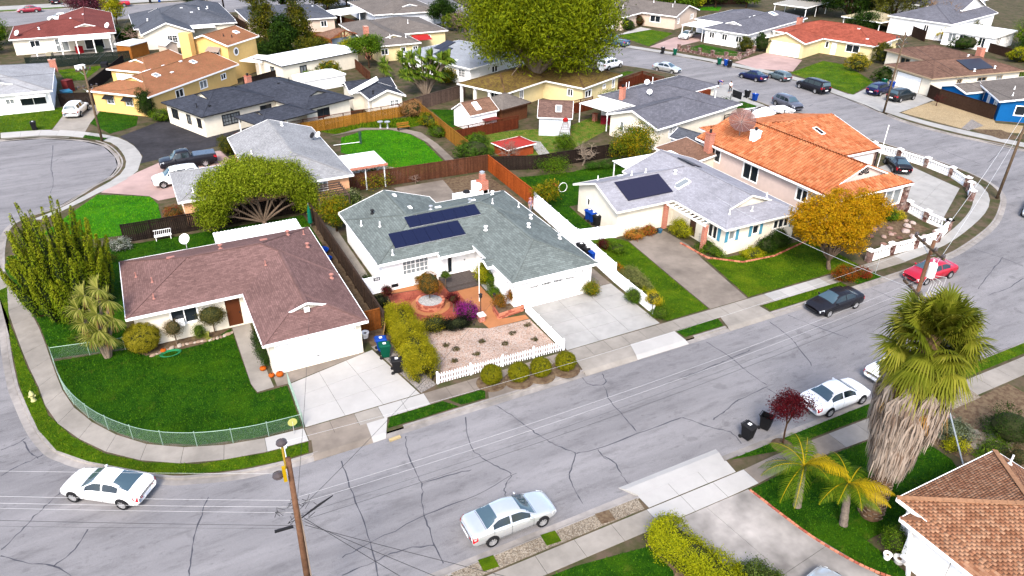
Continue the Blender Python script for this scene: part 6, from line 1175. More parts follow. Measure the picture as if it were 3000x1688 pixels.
def hedge(label,pts,wd,h,m,n=900,L=.1,W=.055,name='hedge',rad=.12):
    """a clipped hedge following a line; leaves sit on a bumpy rounded skin over a dark filler core"""
    t=thing(name,label,'hedge',(pts[0][0],pts[0][1],0)); o=Vector((pts[0][0],pts[0][1])); q=[Vector(p[:2])-o for p in smooth_line([(*p[:2],0) for p in pts],6)]
    cum=[0]
    for a,b in zip(q,q[1:]): cum.append(cum[-1]+(b-a).length)
    def at(s):
        i=max(j for j in range(len(q)-1) if cum[j]<=s+1e-6); f=(s-cum[i])/max(1e-6,cum[i+1]-cum[i]); d=(q[i+1]-q[i]).normalized(); return q[i]+(q[i+1]-q[i])*f,Vector((-d.y,d.x))
    b=MB(); K=14; S=max(4,int(cum[-1]/.5)); vs=[];fs=[]
    for k in range(S+1):
        c,nn=at(cum[-1]*k/S)
        for a in range(K): th=math.pi*a/(K-1); e=.82*(.6 if k in (0,S) else 1); vs.append((c.x+nn.x*math.copysign(abs(math.cos(th))**.6,math.cos(th))*wd/2*e,c.y+nn.y*math.copysign(abs(math.cos(th))**.6,math.cos(th))*wd/2*e,h*.9*max(0,math.sin(th))**.5*(.8 if k in (0,S) else 1)))
    for k in range(S):
        for a in range(K-1): fs.append((k*K+a,k*K+a+1,(k+1)*K+a+1,(k+1)*K+a))
    b.mesh(vs,fs); b.build('branches_or_core',flat('dark_core',(.02,.024,.008),.9),t)  # filler hull below the leaves, coloured as dark as a hedge's shaded inside
    P=[];N=[];T=[]
    for k in range(n):
        s=rnd.random()*cum[-1]; c,nn=at(s); th=math.pi*rnd.random()**.9; ca=math.copysign(abs(math.cos(th))**.55,math.cos(th)); sa=max(0,math.sin(th))**.5; bp=1+.12*math.sin(s*2.1)+.1*math.sin(s*4.7+th*3)+.06*rnd.gauss(0,1)
        e=min(1,.45+min(s,cum[-1]-s)/(wd*.5)); ctr=np.array([c.x+nn.x*ca*wd/2*bp*e,c.y+nn.y*ca*wd/2*bp*e,max(.05,h*.97*sa*bp*(.85+.15*e))]); nr=np.array([nn.x*ca,nn.y*ca,sa*.8+.2])
        P.append(ctr+nrg.normal(size=(22,3))*rad); N.append(unit(nr+nrg.normal(size=(22,3))*.55)); T.append(np.clip(rnd.random()*.6+nrg.random(22)*.4,0,1))
    P=np.concatenate(P); P[:,2]=np.maximum(.03,P[:,2]); v,f=leafquads(P,np.concatenate(N),L,W); npmesh('foliage',v,f,m,t,np.concatenate(T)); return t
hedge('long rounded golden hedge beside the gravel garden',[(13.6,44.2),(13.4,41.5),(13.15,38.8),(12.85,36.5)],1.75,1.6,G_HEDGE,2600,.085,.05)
hedge('tall yellow-green hedge on the near drive edge',[(18.3,19.5),(18.8,17.8),(19.1,16.2),(19.4,13.5)],1.5,1.5,leafmat('leaf_hedge2',pc(150,160,16),pc(190,192,24),pc(112,128,14)),1100,.09,.05)
hedge('dark flowering hedge at the bottom of the near drive',[(19.7,15.3),(20.7,14.9),(21.6,14.2)],1.5,1.1,leafmat('leaf_flowering',pc(56,84,26),pc(90,112,40),pc(120,136,60)),420,.09,.05)
for a in (('rust-brown dome tree in the round brick planter',16.75,45.6,(.98,.95,1.05),G_RUST,420,.07,.035,'shrub','shrub',1.75,22,.1,.9,1),('yellow-green climbing shrub beside the porch',21.75,46.6,(.6,.9,1.1),G_LIME,260,.09,.05),('dark shrub against the garage side wall',22.0,45.6,(.45,.5,.9),G_MID,120,.09,.05),
 ('round green bush on the drive by the garage door',28.5,41.3,(.7,.65,.7),G_CIT,200,.08,.045),('small round bush by the white wall on the drive',30.8,38.9,(.6,.6,.75),G_MID,170,.08,.045),('golden ball shrub at the drive mouth',31.2,37.0,(.6,.6,.6),G_YEL,170,.07,.04,'bush','bush',1.3,20,.1,.9,1),('low green shrub below the golden ball',31.4,36.3,(.75,.8,.45),G_MID,170,.08,.045),
 ('magenta flowering bush at the path corner',18.5,42.4,(.85,.8,.75),G_MAG,260,.08,.05),('small purple-leaved tree by the path lamp',17.9,43.7,(.5,.5,.4),G_PURP,110,.08,.045,'shrub','shrub',1.2,20,.12,.8,1),('dark flowering bush with yellow blooms at the gravel edge',15.6,42.0,(1.2,.75,.65),leafmat('leaf_dkyel',pc(36,48,16),pc(60,72,20),pc(196,180,40)),260,.08,.045),('black-green low shrub at the gravel edge',17.2,41.5,(1.2,.55,.5),G_BLK,200,.1,.05),
 ('bronze shrub on the brick planter, left of two',21.0,42.2,(.5,.45,.55),G_RUST,120,.08,.045,'shrub','shrub',.95),('bronze shrub on the brick planter, right of two',22.2,42.3,(.45,.4,.6),G_RUST,120,.08,.045,'shrub','shrub',1.1),('green shrub on the white pebbles',21.75,44.2,(.45,1.0,.4),G_MID,150,.09,.05),('small red-leaved tree by the left fence',13.9,46.9,(.45,.45,.5),G_PURP,100,.08,.045,'shrub','shrub',1.2,20,.12,.8,1),('dark plant clump by the left fence',13.3,46.9,(.6,.6,.5),G_BLK,110,.1,.05),
 ('tiny topiary tree on the stamped patio',18.75,47.3,(.38,.38,.35),G_MID,80,.07,.04,'topiary','topiary',1.25,18,.08,.9,1),('orange-red shrub at the foot of the orange tree',48.4,34.2,(1.1,.75,.8),leafmat('leaf_orangered',pc(186,98,20),pc(150,70,20),pc(110,110,30)),230,.1,.05),('red-flowered shrub beside the orange-red shrub',50.3,34.0,(.7,.6,.5),leafmat('leaf_redflower',pc(70,90,24),pc(186,40,40),pc(100,110,30)),140,.09,.05),
 ('dark tall shrub at the corner of the blue-shuttered house',47.8,41.0,(1.1,.8,1.1),G_DK,260,.12,.06),('second dark shrub against the blue-shuttered wall',46.3,40.9,(1.0,.7,.8),G_DK,200,.12,.06),('low lime shrub bed at the blue-shuttered corner',44.7,40.8,(1.2,.7,.4),G_LIME,180,.1,.05),('low green shrub bed by the driveway corner',41.9,43.0,(.8,1.6,.45),G_MID,220,.1,.05),('tall loose shrub under the white trellis',41.5,46.6,(.7,1.3,1.0),G_LIME,260,.1,.05),('dark tall shrub between the blue-shuttered and pink houses',52.3,42.5,(1.0,1.0,1.5),G_BLK,260,.14,.07),
 ('red shrub by the white picket gate',33.9,47.7,(.4,.7,.5),G_PURP,90,.09,.05),('low green shrub beside the red shrub',34.6,46.6,(.8,1.0,.5),G_MID,150,.1,.05),('grassy green clump along the white wall',32.9,41.6,(.8,1.8,.5),leafmat('leaf_flax',pc(120,128,60),pc(160,160,96),pc(88,100,40)),260,.3,.03),('orange-flowered plants along the white wall',32.6,43.6,(.5,.9,.3),leafmat('leaf_orangefl',pc(90,130,30),pc(226,130,30),pc(110,140,40)),100,.12,.05),('yellow-green ground shrub beside the wall end',32.2,38.6,(.6,1.4,.4),G_LIME,160,.1,.05),
 ('potted orange flowers before the white house, left clump',37.6,48.2,(1.0,.6,.5),leafmat('leaf_potfl',pc(120,140,40),pc(220,150,60),pc(200,110,60)),160,.12,.06),('potted red flowers before the white house, right clump',39.2,48.3,(.8,.5,.45),leafmat('leaf_potfl2',pc(110,130,40),pc(200,80,50),pc(170,150,50)),130,.12,.06),('low yellow shrub at the stone pillar',63.0,40.6,(.7,.6,.5),G_YEL,130,.1,.05),('green clump at the stone pillar',62.0,40.8,(.9,.7,.7),G_MID,150,.12,.06),
 ('round dark bush in the corner of the peach house lawn',-6.6,63.6,(2.2,1.2,.7),leafmat('leaf_bronze',pc(90,70,30),pc(70,88,30),pc(120,100,40)),220,.12,.06),('white-flowered shrub by the rear fence',-3.8,65.6,(1.0,.6,.6),leafmat('leaf_whitefl',pc(60,96,24),pc(230,230,220),pc(50,80,20)),110,.1,.06),('clipped green bush beside the black pickup',8.3,86.3,(1.0,1.0,1.4),G_CONE,220,.13,.06),('bronze flower bed by the peach garage',1.0,70.0,(.9,1.2,.8),leafmat('leaf_bedfl',pc(96,90,30),pc(170,110,40),pc(120,40,50)),150,.12,.06),
 ('white-flowered shrub by the rear fence corner of the solar house',16.2,65.8,(2.0,1.4,1.1),leafmat('leaf_whitefl2',pc(60,84,24),pc(96,116,40),pc(200,200,150)),260,.14,.07),('tall clipped dark column by the yellow wall',1.3,105.9,(1.1,1.1,2.2),G_DK,260,.16,.07),('low shrub beside the clipped dark column',2.6,103.6,(1.4,1.2,.9),G_MID,160,.16,.07),('dry tan shrub at the orange fence corner',32.6,91.6,(1.7,1.2,1.3),G_DRY,240,.16,.07),('green shrub along the orange fence',33.0,86.6,(1.2,2.0,1.0),G_CIT,220,.15,.07),('round green shrub by the garden path',32.4,82.5,(1.0,1.0,.8),G_MID,150,.14,.07),('dark green shrubs by the fence end',33.0,73.0,(2.4,1.8,1.4),leafmat('leaf_rhodo',pc(60,92,24),pc(96,130,40),pc(40,66,18)),320,.16,.08),
 ('low planting by the stepping path',35.59,77.93,(1.6,1.2,.8),G_MID,180,.15,.07),('young tree by the weathered fence',42.99,69.78,(1.2,1.0,1.2),G_MID,200,.14,.07,'bush','bush',1.7,22,.16,.6,1),('green bank of strappy plants along the weathered fence',45.5,64.6,(3.4,.8,.5),leafmat('leaf_strap',pc(52,96,20),pc(84,126,36),pc(40,76,16)),260,.3,.035),
 ('yellow-flowered shrub by the sloping lawn',108.92,84.92,(2.0,1.8,1.8),leafmat('leaf_yelfl',pc(110,130,36),pc(206,180,50),pc(70,96,26)),240,.2,.09),('dark shrub by the sloping lawn',117.67,87.33,(1.6,1.6,2.2),G_CONE,220,.2,.09),('large green shrub beside the brown tiled garage',107.38,77.9,(2.4,1.6,1.4),G_DK,240,.2,.09),('round bush before the white house with carport',102.45,104.58,(1.6,1.6,1.5),G_CONE,200,.2,.09),('clipped square hedge beside the white garage',105.2,103.36,(1.6,1.8,1.9),G_DK,240,.2,.09),
 ('long green hedge above the blue shed',125.98,70.4,(5.5,1.6,1.2),G_MID,300,.22,.1),('yellow shrub beyond the brown tile roof',147.18,95.43,(2.6,2,1.4),G_YEL,160,.24,.1),('dark hedge below the sunroom',143.29,89.05,(4.5,2,1.4),G_DK,220,.24,.1),('lime shrub near the right edge',141.39,77.84,(2.2,2,1.5),G_LIME,160,.24,.1),('lime round bush by the red patio',149.06,104.25,(2.4,2.2,2),G_LIME,180,.26,.1),('pair of round bushes before the tan house',94.3,130.6,(1.6,1.5,1.3),G_DK,140,.2,.09),('small bush by the tan house door',99.16,133.31,(1.1,1,1.3),leafmat('leaf_redgreen',pc(80,70,30),pc(110,60,40),pc(60,80,24)),110,.2,.09),
 ('yellow-green bushy tree by the far road bend',61.79,144.38,(3.2,2.4,1.9),leafmat('leaf_limeg',pc(90,120,30),pc(150,164,40),pc(60,92,20)),260,.26,.11),('green shrubs beside the white pergola',21.23,126.14,(2.6,2,1.0),G_MID,200,.2,.09),('palm-like green clump by the white flat-roofed building',25.08,116.45,(1.4,1.2,.9),G_YUC2,120,.3,.05),('orange-green shrub by the patio behind the charcoal house',28.41,117.69,(2.0,1.6,1.4),G_CIT,180,.2,.09),
 ('silvery dome shrub in the near garden bed',38.6,17.6,(1.1,1.0,.8),leafmat('leaf_silver',pc(110,124,96),pc(150,160,130),pc(80,98,70)),260,.09,.045),('dense dark green shrub at the near right edge',41.5,16.2,(1.6,1.5,1.1),G_DK,340,.09,.045),('yellow-tipped shrub by the brick path',37.9,17.0,(.7,.6,.5),G_LIME,140,.08,.045),('green shrub at the house corner',28.4,13.6,(.55,.6,.9),G_MID,160,.08,.045),('low green cover in the near garden bed',39.4,15.6,(1.3,.9,.5),G_MID,200,.08,.045),('potted brown-green shrub in a terracotta pot',39.0,14.3,(.6,.6,.7),leafmat('leaf_brng',pc(110,92,60),pc(80,80,40),pc(140,110,80)),150,.07,.03,'bush','bush',1.2),
 ('green foliage patch by the yucca foot',-6.4,51.2,(1.3,.9,.5),G_MID,150,.1,.06),('low green climber on the side path',13.4,50.4,(.3,.8,.5),G_DK,90,.09,.05)): bush(*a)
tree('small purple-leaved street tree by the two black bins',(29.2,21.7,0),[(29.1,21.9,2.9,.9,.8,.8),(29.8,21.9,2.6,.8,.6,.6),(28.4,21.9,2.9,.6,.6,.5),(30.6,22.0,2.5,.6,.5,.35),(28.9,21.9,3.5,.5,.45,.5)],300,20,.1,.055,G_PURP,BARKD,.055,rad=.15,shell=.6,split=.6)
b=MB(); b.lathe([(.65,0),(.5,.06),(.1,.1)],(29.2,21.7,.02),14); tag(b.build('mulch_ring',SOIL),kind='structure')
# ---- grass blades
def blades():
    for pts,m,dens,z,h in GRASS_PTS:
        a=abs(area2(pts))/2; xs=[p[0] for p in pts];ys=[p[1] for p in pts]; bb=(max(xs)-min(xs))*(max(ys)-min(ys)); n=int(min(26000,dens*a)*bb/max(a,1e-6)); n=min(n,120000)
        x=nrg.uniform(min(xs),max(xs),n);y=nrg.uniform(min(ys),max(ys),n); ok=inpoly(x,y,pts); x,y=x[ok],y[ok]; n=len(x)
        if n<5: continue
        P=np.stack([x,y,np.full(n,z-.005)],1); th=nrg.random(n)*6.283; s=np.stack([np.cos(th),np.sin(th),np.zeros(n)],1)*(.018+.02*nrg.random(n))[:,None]*(1.6 if dens<70 else 1); t=np.stack([nrg.normal(size=n)*.045,nrg.normal(size=n)*.045,h*(.5+nrg.random(n))],1)
        v=np.stack([P-s,P+s,P+t],1).reshape(-1,3); o=npmesh('grass',v,np.arange(3*n).reshape(-1,3),GRASSL[m.name],None,nrg.random(n)); tag(o,kind='stuff')
GRASSL={'grass_deep':leafmat('blade_deep',pc(48,98,5),pc(70,122,7),pc(92,138,12)),'grass_olive':leafmat('blade_olive',pc(70,108,10),pc(100,136,14),pc(132,148,28)),'grass_bright':leafmat('blade_bright',pc(60,150,4),pc(92,178,10),pc(124,190,20)),'dry_grass':leafmat('blade_dry',pc(120,140,40),pc(170,160,80),pc(80,130,24))}
blades()
# ================================================================ palms, yuccas
class Strips:
    def __init__(s): s.v=[];s.f=[];s.t=[]
    def strip(s,pts,ws,side,tint):
        n=len(s.v)
        for p,w in zip(pts,ws): s.v.append(p-side*w); s.v.append(p+side*w)
        for i in range(len(pts)-1): s.f.append((n+2*i,n+2*i+1,n+2*i+3,n+2*i+2)); s.t.append(tint)
    def build(s,name,m,parent): return npmesh(name,np.array([tuple(p) for p in s.v]),np.array(s.f),m,parent,np.array(s.t))
Zv=Vector((0,0,1))
def fan_frond(S,o,d,pl,rad,nb,tint,droop=.35,fold=0):
    d=d.normalized(); s=d.cross(Zv); s=s.normalized() if s.length>.1 else Vector((1,0,0)); u=s.cross(d)
    c=o+d*pl-Zv*(pl*pl*.05); S.strip([o,o.lerp(c,.5)+u*.03,c],[.03,.025,.02],s,tint*.8)
    for k in range(nb):
        a=R(-105+210*k/(nb-1)); bd=(d*math.cos(a)+s*math.sin(a)*(1-fold)+u*(.25*math.cos(a*2)-.1)).normalized(); L=rad*(1-.28*abs(a)/1.9)*rnd.uniform(.88,1.06); sd=bd.cross(u); sd=sd.normalized() if sd.length>.05 else s
        p1=c+bd*L*.55; p2=c+bd*L-Zv*(L*droop*rnd.uniform(.6,1.3)); S.strip([c,p1,p2],[.012,.045,.006],sd,min(1,max(0,tint+rnd.uniform(-.15,.15))))
t=thing('fan_palm','tall fan palm with thick skirt of dead fronds in the near garden','palm tree',(29.35,15.71,0))
b=MB(); pts=[];rs=[]
for k in range(40): z=k*.29; pts.append((.02*math.sin(k),.02*math.cos(k*1.7),z-.1)); rs.append((.52-.16*min(1,z/4))*(1+.07*(k%2)))
b.tube(pts,rs,14); b.build('trunk',mat('palm_bark',pc(150,118,92),.95,.3,7,.7,12),t,True)
S=Strips(); top=Vector((.15,0,11.1))
for k in range(112):
    az=k*2.39996; el=R(-68+152*((k*37)%112)/112); d=Vector((math.cos(az)*math.cos(el),math.sin(az)*math.cos(el),math.sin(el))); fan_frond(S,top+Vector((0,0,rnd.uniform(-.9,.3))),d,rnd.uniform(1.05,1.55),rnd.uniform(1.05,1.4),26,rnd.random()*.75 if el>-.4 else rnd.uniform(.45,1),.25+.3*(el<0))
for k in range(40):
    az=k*2.39996+.5; el=R(30+58*((k*.618)%1)); d=Vector((math.cos(az)*math.cos(el),math.sin(az)*math.cos(el),math.sin(el))); fan_frond(S,top+Vector((0,0,rnd.uniform(-.2,.4))),d,rnd.uniform(.7,1.3),rnd.uniform(.95,1.3),22,rnd.random()*.8,.3)
S.build('frond',G_PALM,t)
q=MB()
for k in range(150):
    az=k*2.39996; z=.1+3.3*k/150; rr=(.52-.16*min(1,z/4))*1.02; o=Vector((math.cos(az)*rr,math.sin(az)*rr,z)); out=Vector((math.cos(az),math.sin(az),0)); q.beam(o-out*.04,o+out*.1+Zv*.16,.17,.05,out)
tag(q.build('frond_stub',mat('palm_boot',pc(168,146,126),.95,.35,6,.5,16),t),kind='stuff')
S=Strips(); BRN=leafmat('palm_brown',pc(176,128,66),pc(206,164,96),pc(140,104,60))
for k in range(34):
    az=k*2.39996+1; el=R(rnd.uniform(-75,-45)); d=Vector((math.cos(az)*math.cos(el),math.sin(az)*math.cos(el),math.sin(el))); fan_frond(S,top-Vector((0,0,rnd.uniform(1.2,2.2))),d,rnd.uniform(.9,1.4),rnd.uniform(.9,1.2),18,rnd.random(),.8,.4)
S.build('dying_frond',BRN,t)
S=Strips()
for k in range(330):
    z=3.9+5.0*(k/330)**.9; az=k*2.39996+rnd.gauss(0,.2); rr=.22+.95*min(1,max(0,(z-3.6)/4.0))*rnd.uniform(.55,1.05); o=Vector((.38*math.cos(az),.38*math.sin(az),z+.5)); out=Vector((math.cos(az),math.sin(az),0)); c=o+out*rr+Zv*rnd.uniform(-.5,-.1); sd=out.cross(Zv); ct=rnd.random(); S.strip([o,c],[.035,.02],sd,ct*.6)
    for q in range(11):
        w=(q-5)/5; L=rnd.uniform(.95,1.55); e=c+sd*w*.34-Zv*L+out*rnd.uniform(-.22,.16); m=c.lerp(e,.45)+sd*w*.16+out*.08; S.strip([c,m,e],[.012,.042,.008],(sd+out*rnd.uniform(-.5,.5)).normalized(),min(1,max(0,ct*.6+rnd.random()*.4)))
S.build('thatch_skirt',G_DEAD,t)
def pinnate(S,o,az,el,L,arch,nl,ll,tint,lw=.022):
    d=Vector((math.cos(az),math.sin(az),0)); pts=[]
    for k in range(nl+1): f=k/nl; a=el-arch*f; pts.append((pts[-1]+(d*math.cos(a)+Zv*math.sin(a))*L/nl) if pts else o)
    sd=d.cross(Zv); S.strip(pts,[.035*(1-.8*i/nl) for i in range(nl+1)],sd,.85)
    for i in range(2,nl+1):
        tg=(pts[i]-pts[i-1]).normalized(); l=ll*math.sin(math.pi*min(.96,.18+.8*i/nl))
        for s in (-1,1):
            for rep in (0,.5):
                p=pts[i-1].lerp(pts[i],rep); dd=(sd*s*.85+tg*.5-Zv*rnd.uniform(.05,.35)).normalized(); e=p+dd*l-Zv*l*.22; S.strip([p,p+dd*l*.5,e],[lw*.6,lw,lw*.2],tg,min(1,max(0,tint+rnd.uniform(-.2,.2))))
def queen(label,base,lean,h,n,L,sd):
    t=thing('queen_palm',label,'palm tree',(*base,0)); g=random.Random(sd); b=MB(); tp=Vector((lean[0],lean[1],h)); N=12
    b.tube([Vector((0,0,-.1)).lerp(tp,k/N)+Vector((0,0,-.1*(1-k/N))) for k in range(N+1)],[(.21-.07*k/N)*(1+.1*(k%2)) for k in range(N+1)],12); b.build('trunk',mat('palm_bark_pale',pc(176,160,146),.95,.3,8,.7,14),t)
    for k in range(n):
        S=Strips(); pinnate(S,tp,k*2.39996+g.uniform(-.3,.3),g.uniform(.15,1.15),L*g.uniform(.8,1.1),g.uniform(1.1,1.9),18,.62,.25+.7*(k%5==0)+g.uniform(0,.2)); S.build('frond',G_QUEEN,t)
queen('small queen palm with yellowing fronds, left of the pair',(26.42,17.84),(-.25,.1),2.9,13,2.5,3); queen('small queen palm with curved fronds, right of the pair beside the thick trunk',(27.6,15.84),(-.2,.3),2.7,13,2.4,4)
def rosette(S,o,n,L,w,up=0,tint=None):
    for k in range(n):
        az=k*2.39996; el=R(-35+120*((k*.618)%1)+up); d=Vector((math.cos(az)*math.cos(el),math.sin(az)*math.cos(el),math.sin(el))); sd=d.cross(Zv); sd=sd.normalized() if sd.length>.05 else Vector((1,0,0)); l=L*rnd.uniform(.75,1.1); S.strip([o,o+d*l*.5,o+d*l-Zv*l*(.28 if el<.6 else .04)],[w*.7,w,w*.15],sd,rnd.random() if tint is None else tint)
def yucca(label,base,heads,n,L,m,w=.04,r0=.16,name='yucca',dead=None):
    t=thing(name,label,'yucca',(*base,0)); b=MB(); S=Strips(); D=Strips()
    for x,y,z in heads:
        h=Vector((x-base[0],y-base[1],z)); rosette(S,h,n,L,w); b.tube([(h.x*.1,h.y*.1,-.1),(h.x*.45,h.y*.45,z*.5),h],[r0,r0*.75,r0*.5],8)
        if dead:
            for k in range(14): az=k*2.4; d=Vector((math.cos(az),math.sin(az),0)); p=h-Zv*.15; D.strip([p,p+d*.25-Zv*.25,p+d*.3-Zv*.8],[.03,.03,.01],d.cross(Zv),rnd.random())
    b.build('trunk',BARKP,t); S.build('leaves',m,t)
    if dead: D.build('dead_leaves',dead,t)
yucca('spiky yellow-green cordyline with many heads beside the brown roof',(-5.3,48.6),[(-4.7,48.9,5.0),(-5.6,49.2,4.6),(-4.3,48.6,4.2),(-6.1,48.8,3.9),(-5.1,48.2,3.6),(-4.3,48.3,3.0),(-6.0,48.3,3.1),(-5.3,48.0,2.5),(-4.9,47.9,2.0),(-5.8,48.0,2.1)],70,1.0,G_YUC,.035,.15,'cordyline',G_DRY)
yucca('tall many-headed yucca thicket behind the cottage',(38.5,102),[(35.3+rnd.uniform(0,7),100.6+rnd.uniform(0,2.6),2.4+rnd.uniform(0,3.6)*(1-.25*abs(k-11)/11)) for k in range(34)],80,1.25,G_YUC2,.085,.15)
yucca('round pale yucca left of the yucca thicket',(35.9,112.5),[(35.9,112.5,2.4),(35.6,112.4,1.6),(36.3,112.5,1.8),(35.9,112,1.2)],70,1.4,G_YUC2,.05,.2); yucca('red and white cordyline rosette by the near gravel verge',(40.0,19.0),[(40.0,19.0,.45)],60,.75,leafmat('leaf_cordy',pc(170,60,80),pc(226,196,190),pc(196,120,130)),.03,.07,'cordyline'); yucca('small spiky plant by the front step stones',(1.1,47.9),[(1.1,47.9,.2)],40,.5,G_YUC,.025,.05); yucca('dark spiky palm on the white house corner',(42.0,43.9),[(42.0,43.9,.9)],50,.9,G_DK,.03,.08)
t=thing('cycad','dark green cycad against the white wall','plant',(17.25,48.6,0)); b=MB(); b.lathe([(.14,0),(.16,.3),(.1,.55)],(0,0,0),10); b.build('trunk',BARKD,t); S=Strips()
for k in range(22): pinnate(S,Vector((0,0,.5)),k*2.39996,R(20+55*((k*.618)%1)),.85,.9,12,.16,.3,.012)
S.build('frond',G_DK,t)
# ================================================================ single roof tiles and shingles
def roof_pieces(h,du,dv,single,rest,proto,pname,zl=.02,stag=0,keep=300,lim=None,rot=0):
    items=[]
    for q,(a,b,c) in h.polys:
        g=math.hypot(a,b)
        if g<1e-5: continue
        d=Vector((a/g,b/g)); uu=Vector((-d.y,d.x)); k=math.sqrt(1+g*g); us=[p[0]*uu.x+p[1]*uu.y for p in q];vs=[(p[0]*d.x+p[1]*d.y)*k for p in q]
        U=np.arange(math.floor(min(us)/du),math.ceil(max(us)/du)+1);V=np.arange(math.floor(min(vs)/dv),math.ceil(max(vs)/dv)+1); gu,gv=np.meshgrid(U,V); sh=(gv%2)*stag*du; X=((gu+.5)*du+sh).ravel(); Y=((gv+.5)*dv).ravel()/k
        px=X*uu.x+Y*d.x; py=X*uu.y+Y*d.y; ok=inpoly(px,py,q); vd=Vector((d.x/k,d.y/k,g/k)); ud=Vector((uu.x,uu.y,0)); n=ud.cross(vd)
        if n.z<0: ud=-ud; n=ud.cross(vd)
        for x,y in zip(px[ok],py[ok]):
            if lim and not lim(x,y): continue
            items.append((float(x),float(y),a*x+b*y+c,ud,vd,n))
    cam_=Vector((0,0,CAM_H)); items.sort(key=lambda i:(Vector((i[0],i[1],i[2]))-cam_).length)
    pv,pf=proto; pv=np.array(pv); me=None; V=[];F=[];T=[]
    for i,(x,y,z,ud,vd,n) in enumerate(items):
        if i<keep:
            if me is None:
                me=bpy.data.meshes.new(pname); me.from_pydata([tuple(p) for p in pv],[],pf); me.materials.append(single)
            o=bpy.data.objects.new(pname,me); link(o,h.root); M3=Matrix((ud,vd,n)).transposed().to_4x4(); M3.translation=(x,y,z+zl+rnd.uniform(0,.006)); o.matrix_local=M3
        else:
            B=np.array([ud[:],vd[:],n[:]]); V.append(pv@B+np.array([x,y,z+zl+rnd.uniform(0,.006)])); F.append(np.array(pf)+(i-keep)*len(pv)); T+= [rnd.random()]*len(pf)
    if V: o=npmesh(pname+'s',np.concatenate(V),np.concatenate(F),rest,h.root,T); tag(o,kind='stuff')
def varmat(name,cs,rough,single):
    m,nt,b=base(name+('_one' if single else '_all'),rough,0,.25)
    if single: src=node(nt,'ShaderNodeObjectInfo').outputs['Random']
    else: src=node(nt,'ShaderNodeAttribute',attribute_name='tint').outputs['Fac']
    o=ramp(nt,src,[(i/(len(cs)-1),c) for i,c in enumerate(cs)]); p=pos(nt)
    o=mixc(nt,o,ramp(nt,noise(nt,p,1.1,4,.7),[(.3,(.8,)*3),(.6,(1.05,)*3)]),1,'MULTIPLY'); nt.links.new(o,b.inputs['Base Color']); return m
N=5; pv=[];pf=[]
for yy,sc_ in ((-.23,1.0),(.21,.86)):
    for k in range(N+1): a=math.pi*k/N; pv.append((math.cos(a)*.165*sc_,yy,math.sin(a)*.115*sc_))
pf=[(k,k+1,N+1+k+1,N+1+k) for k in range(N)]; pf=[f[::-1] for f in pf]; pf2=pf+[]
oc=[pc(232,138,90),pc(246,158,108),pc(218,120,74),pc(250,172,122),pc(238,148,98)]
roof_pieces(h4,.36,.44,varmat('tile_orange',oc,.75,True),varmat('tile_orange',oc,.75,False),(pv,pf),'roof_tile',.0)
sv=[(-.118,-.075,0),(.118,-.075,0),(.118,.075,.0),(-.118,.075,0),(-.118,-.075,.018),(.118,-.075,.018),(.118,.075,.004),(-.118,.075,.004)]; sf=[(4,5,6,7),(0,1,5,4),(1,2,6,5),(2,3,7,6),(3,0,4,7)]
sc5=[pc(184,130,98),pc(204,150,116),pc(220,170,136),pc(196,140,108),pc(172,118,88)]
roof_pieces(h5,.24,.15,varmat('shingle_tan',sc5,.9,True),varmat('shingle_tan',sc5,.9,False),(sv,sf),'shingle',.0,.5,300,lambda x,y:y>4)
cp=MB()
for p,q in (((28.5,14.3),(32.25,10.55)),((36,14.3),(32.25,10.55))):
    for k in range(17): f=k/17; x=p[0]+(q[0]-p[0])*f;y=p[1]+(q[1]-p[1])*f; z=h5.z(x,y)+.03; f2=(k+1.2)/17; x2=p[0]+(q[0]-p[0])*f2;y2=p[1]+(q[1]-p[1])*f2; cp.beam((x,y,z+.02),(x2,y2,h5.z(x2,y2)+.03),.26,.02)
cp.build('hip_cap',mat('hip_tan',pc(226,170,130),.9,.15,4),h5.root)
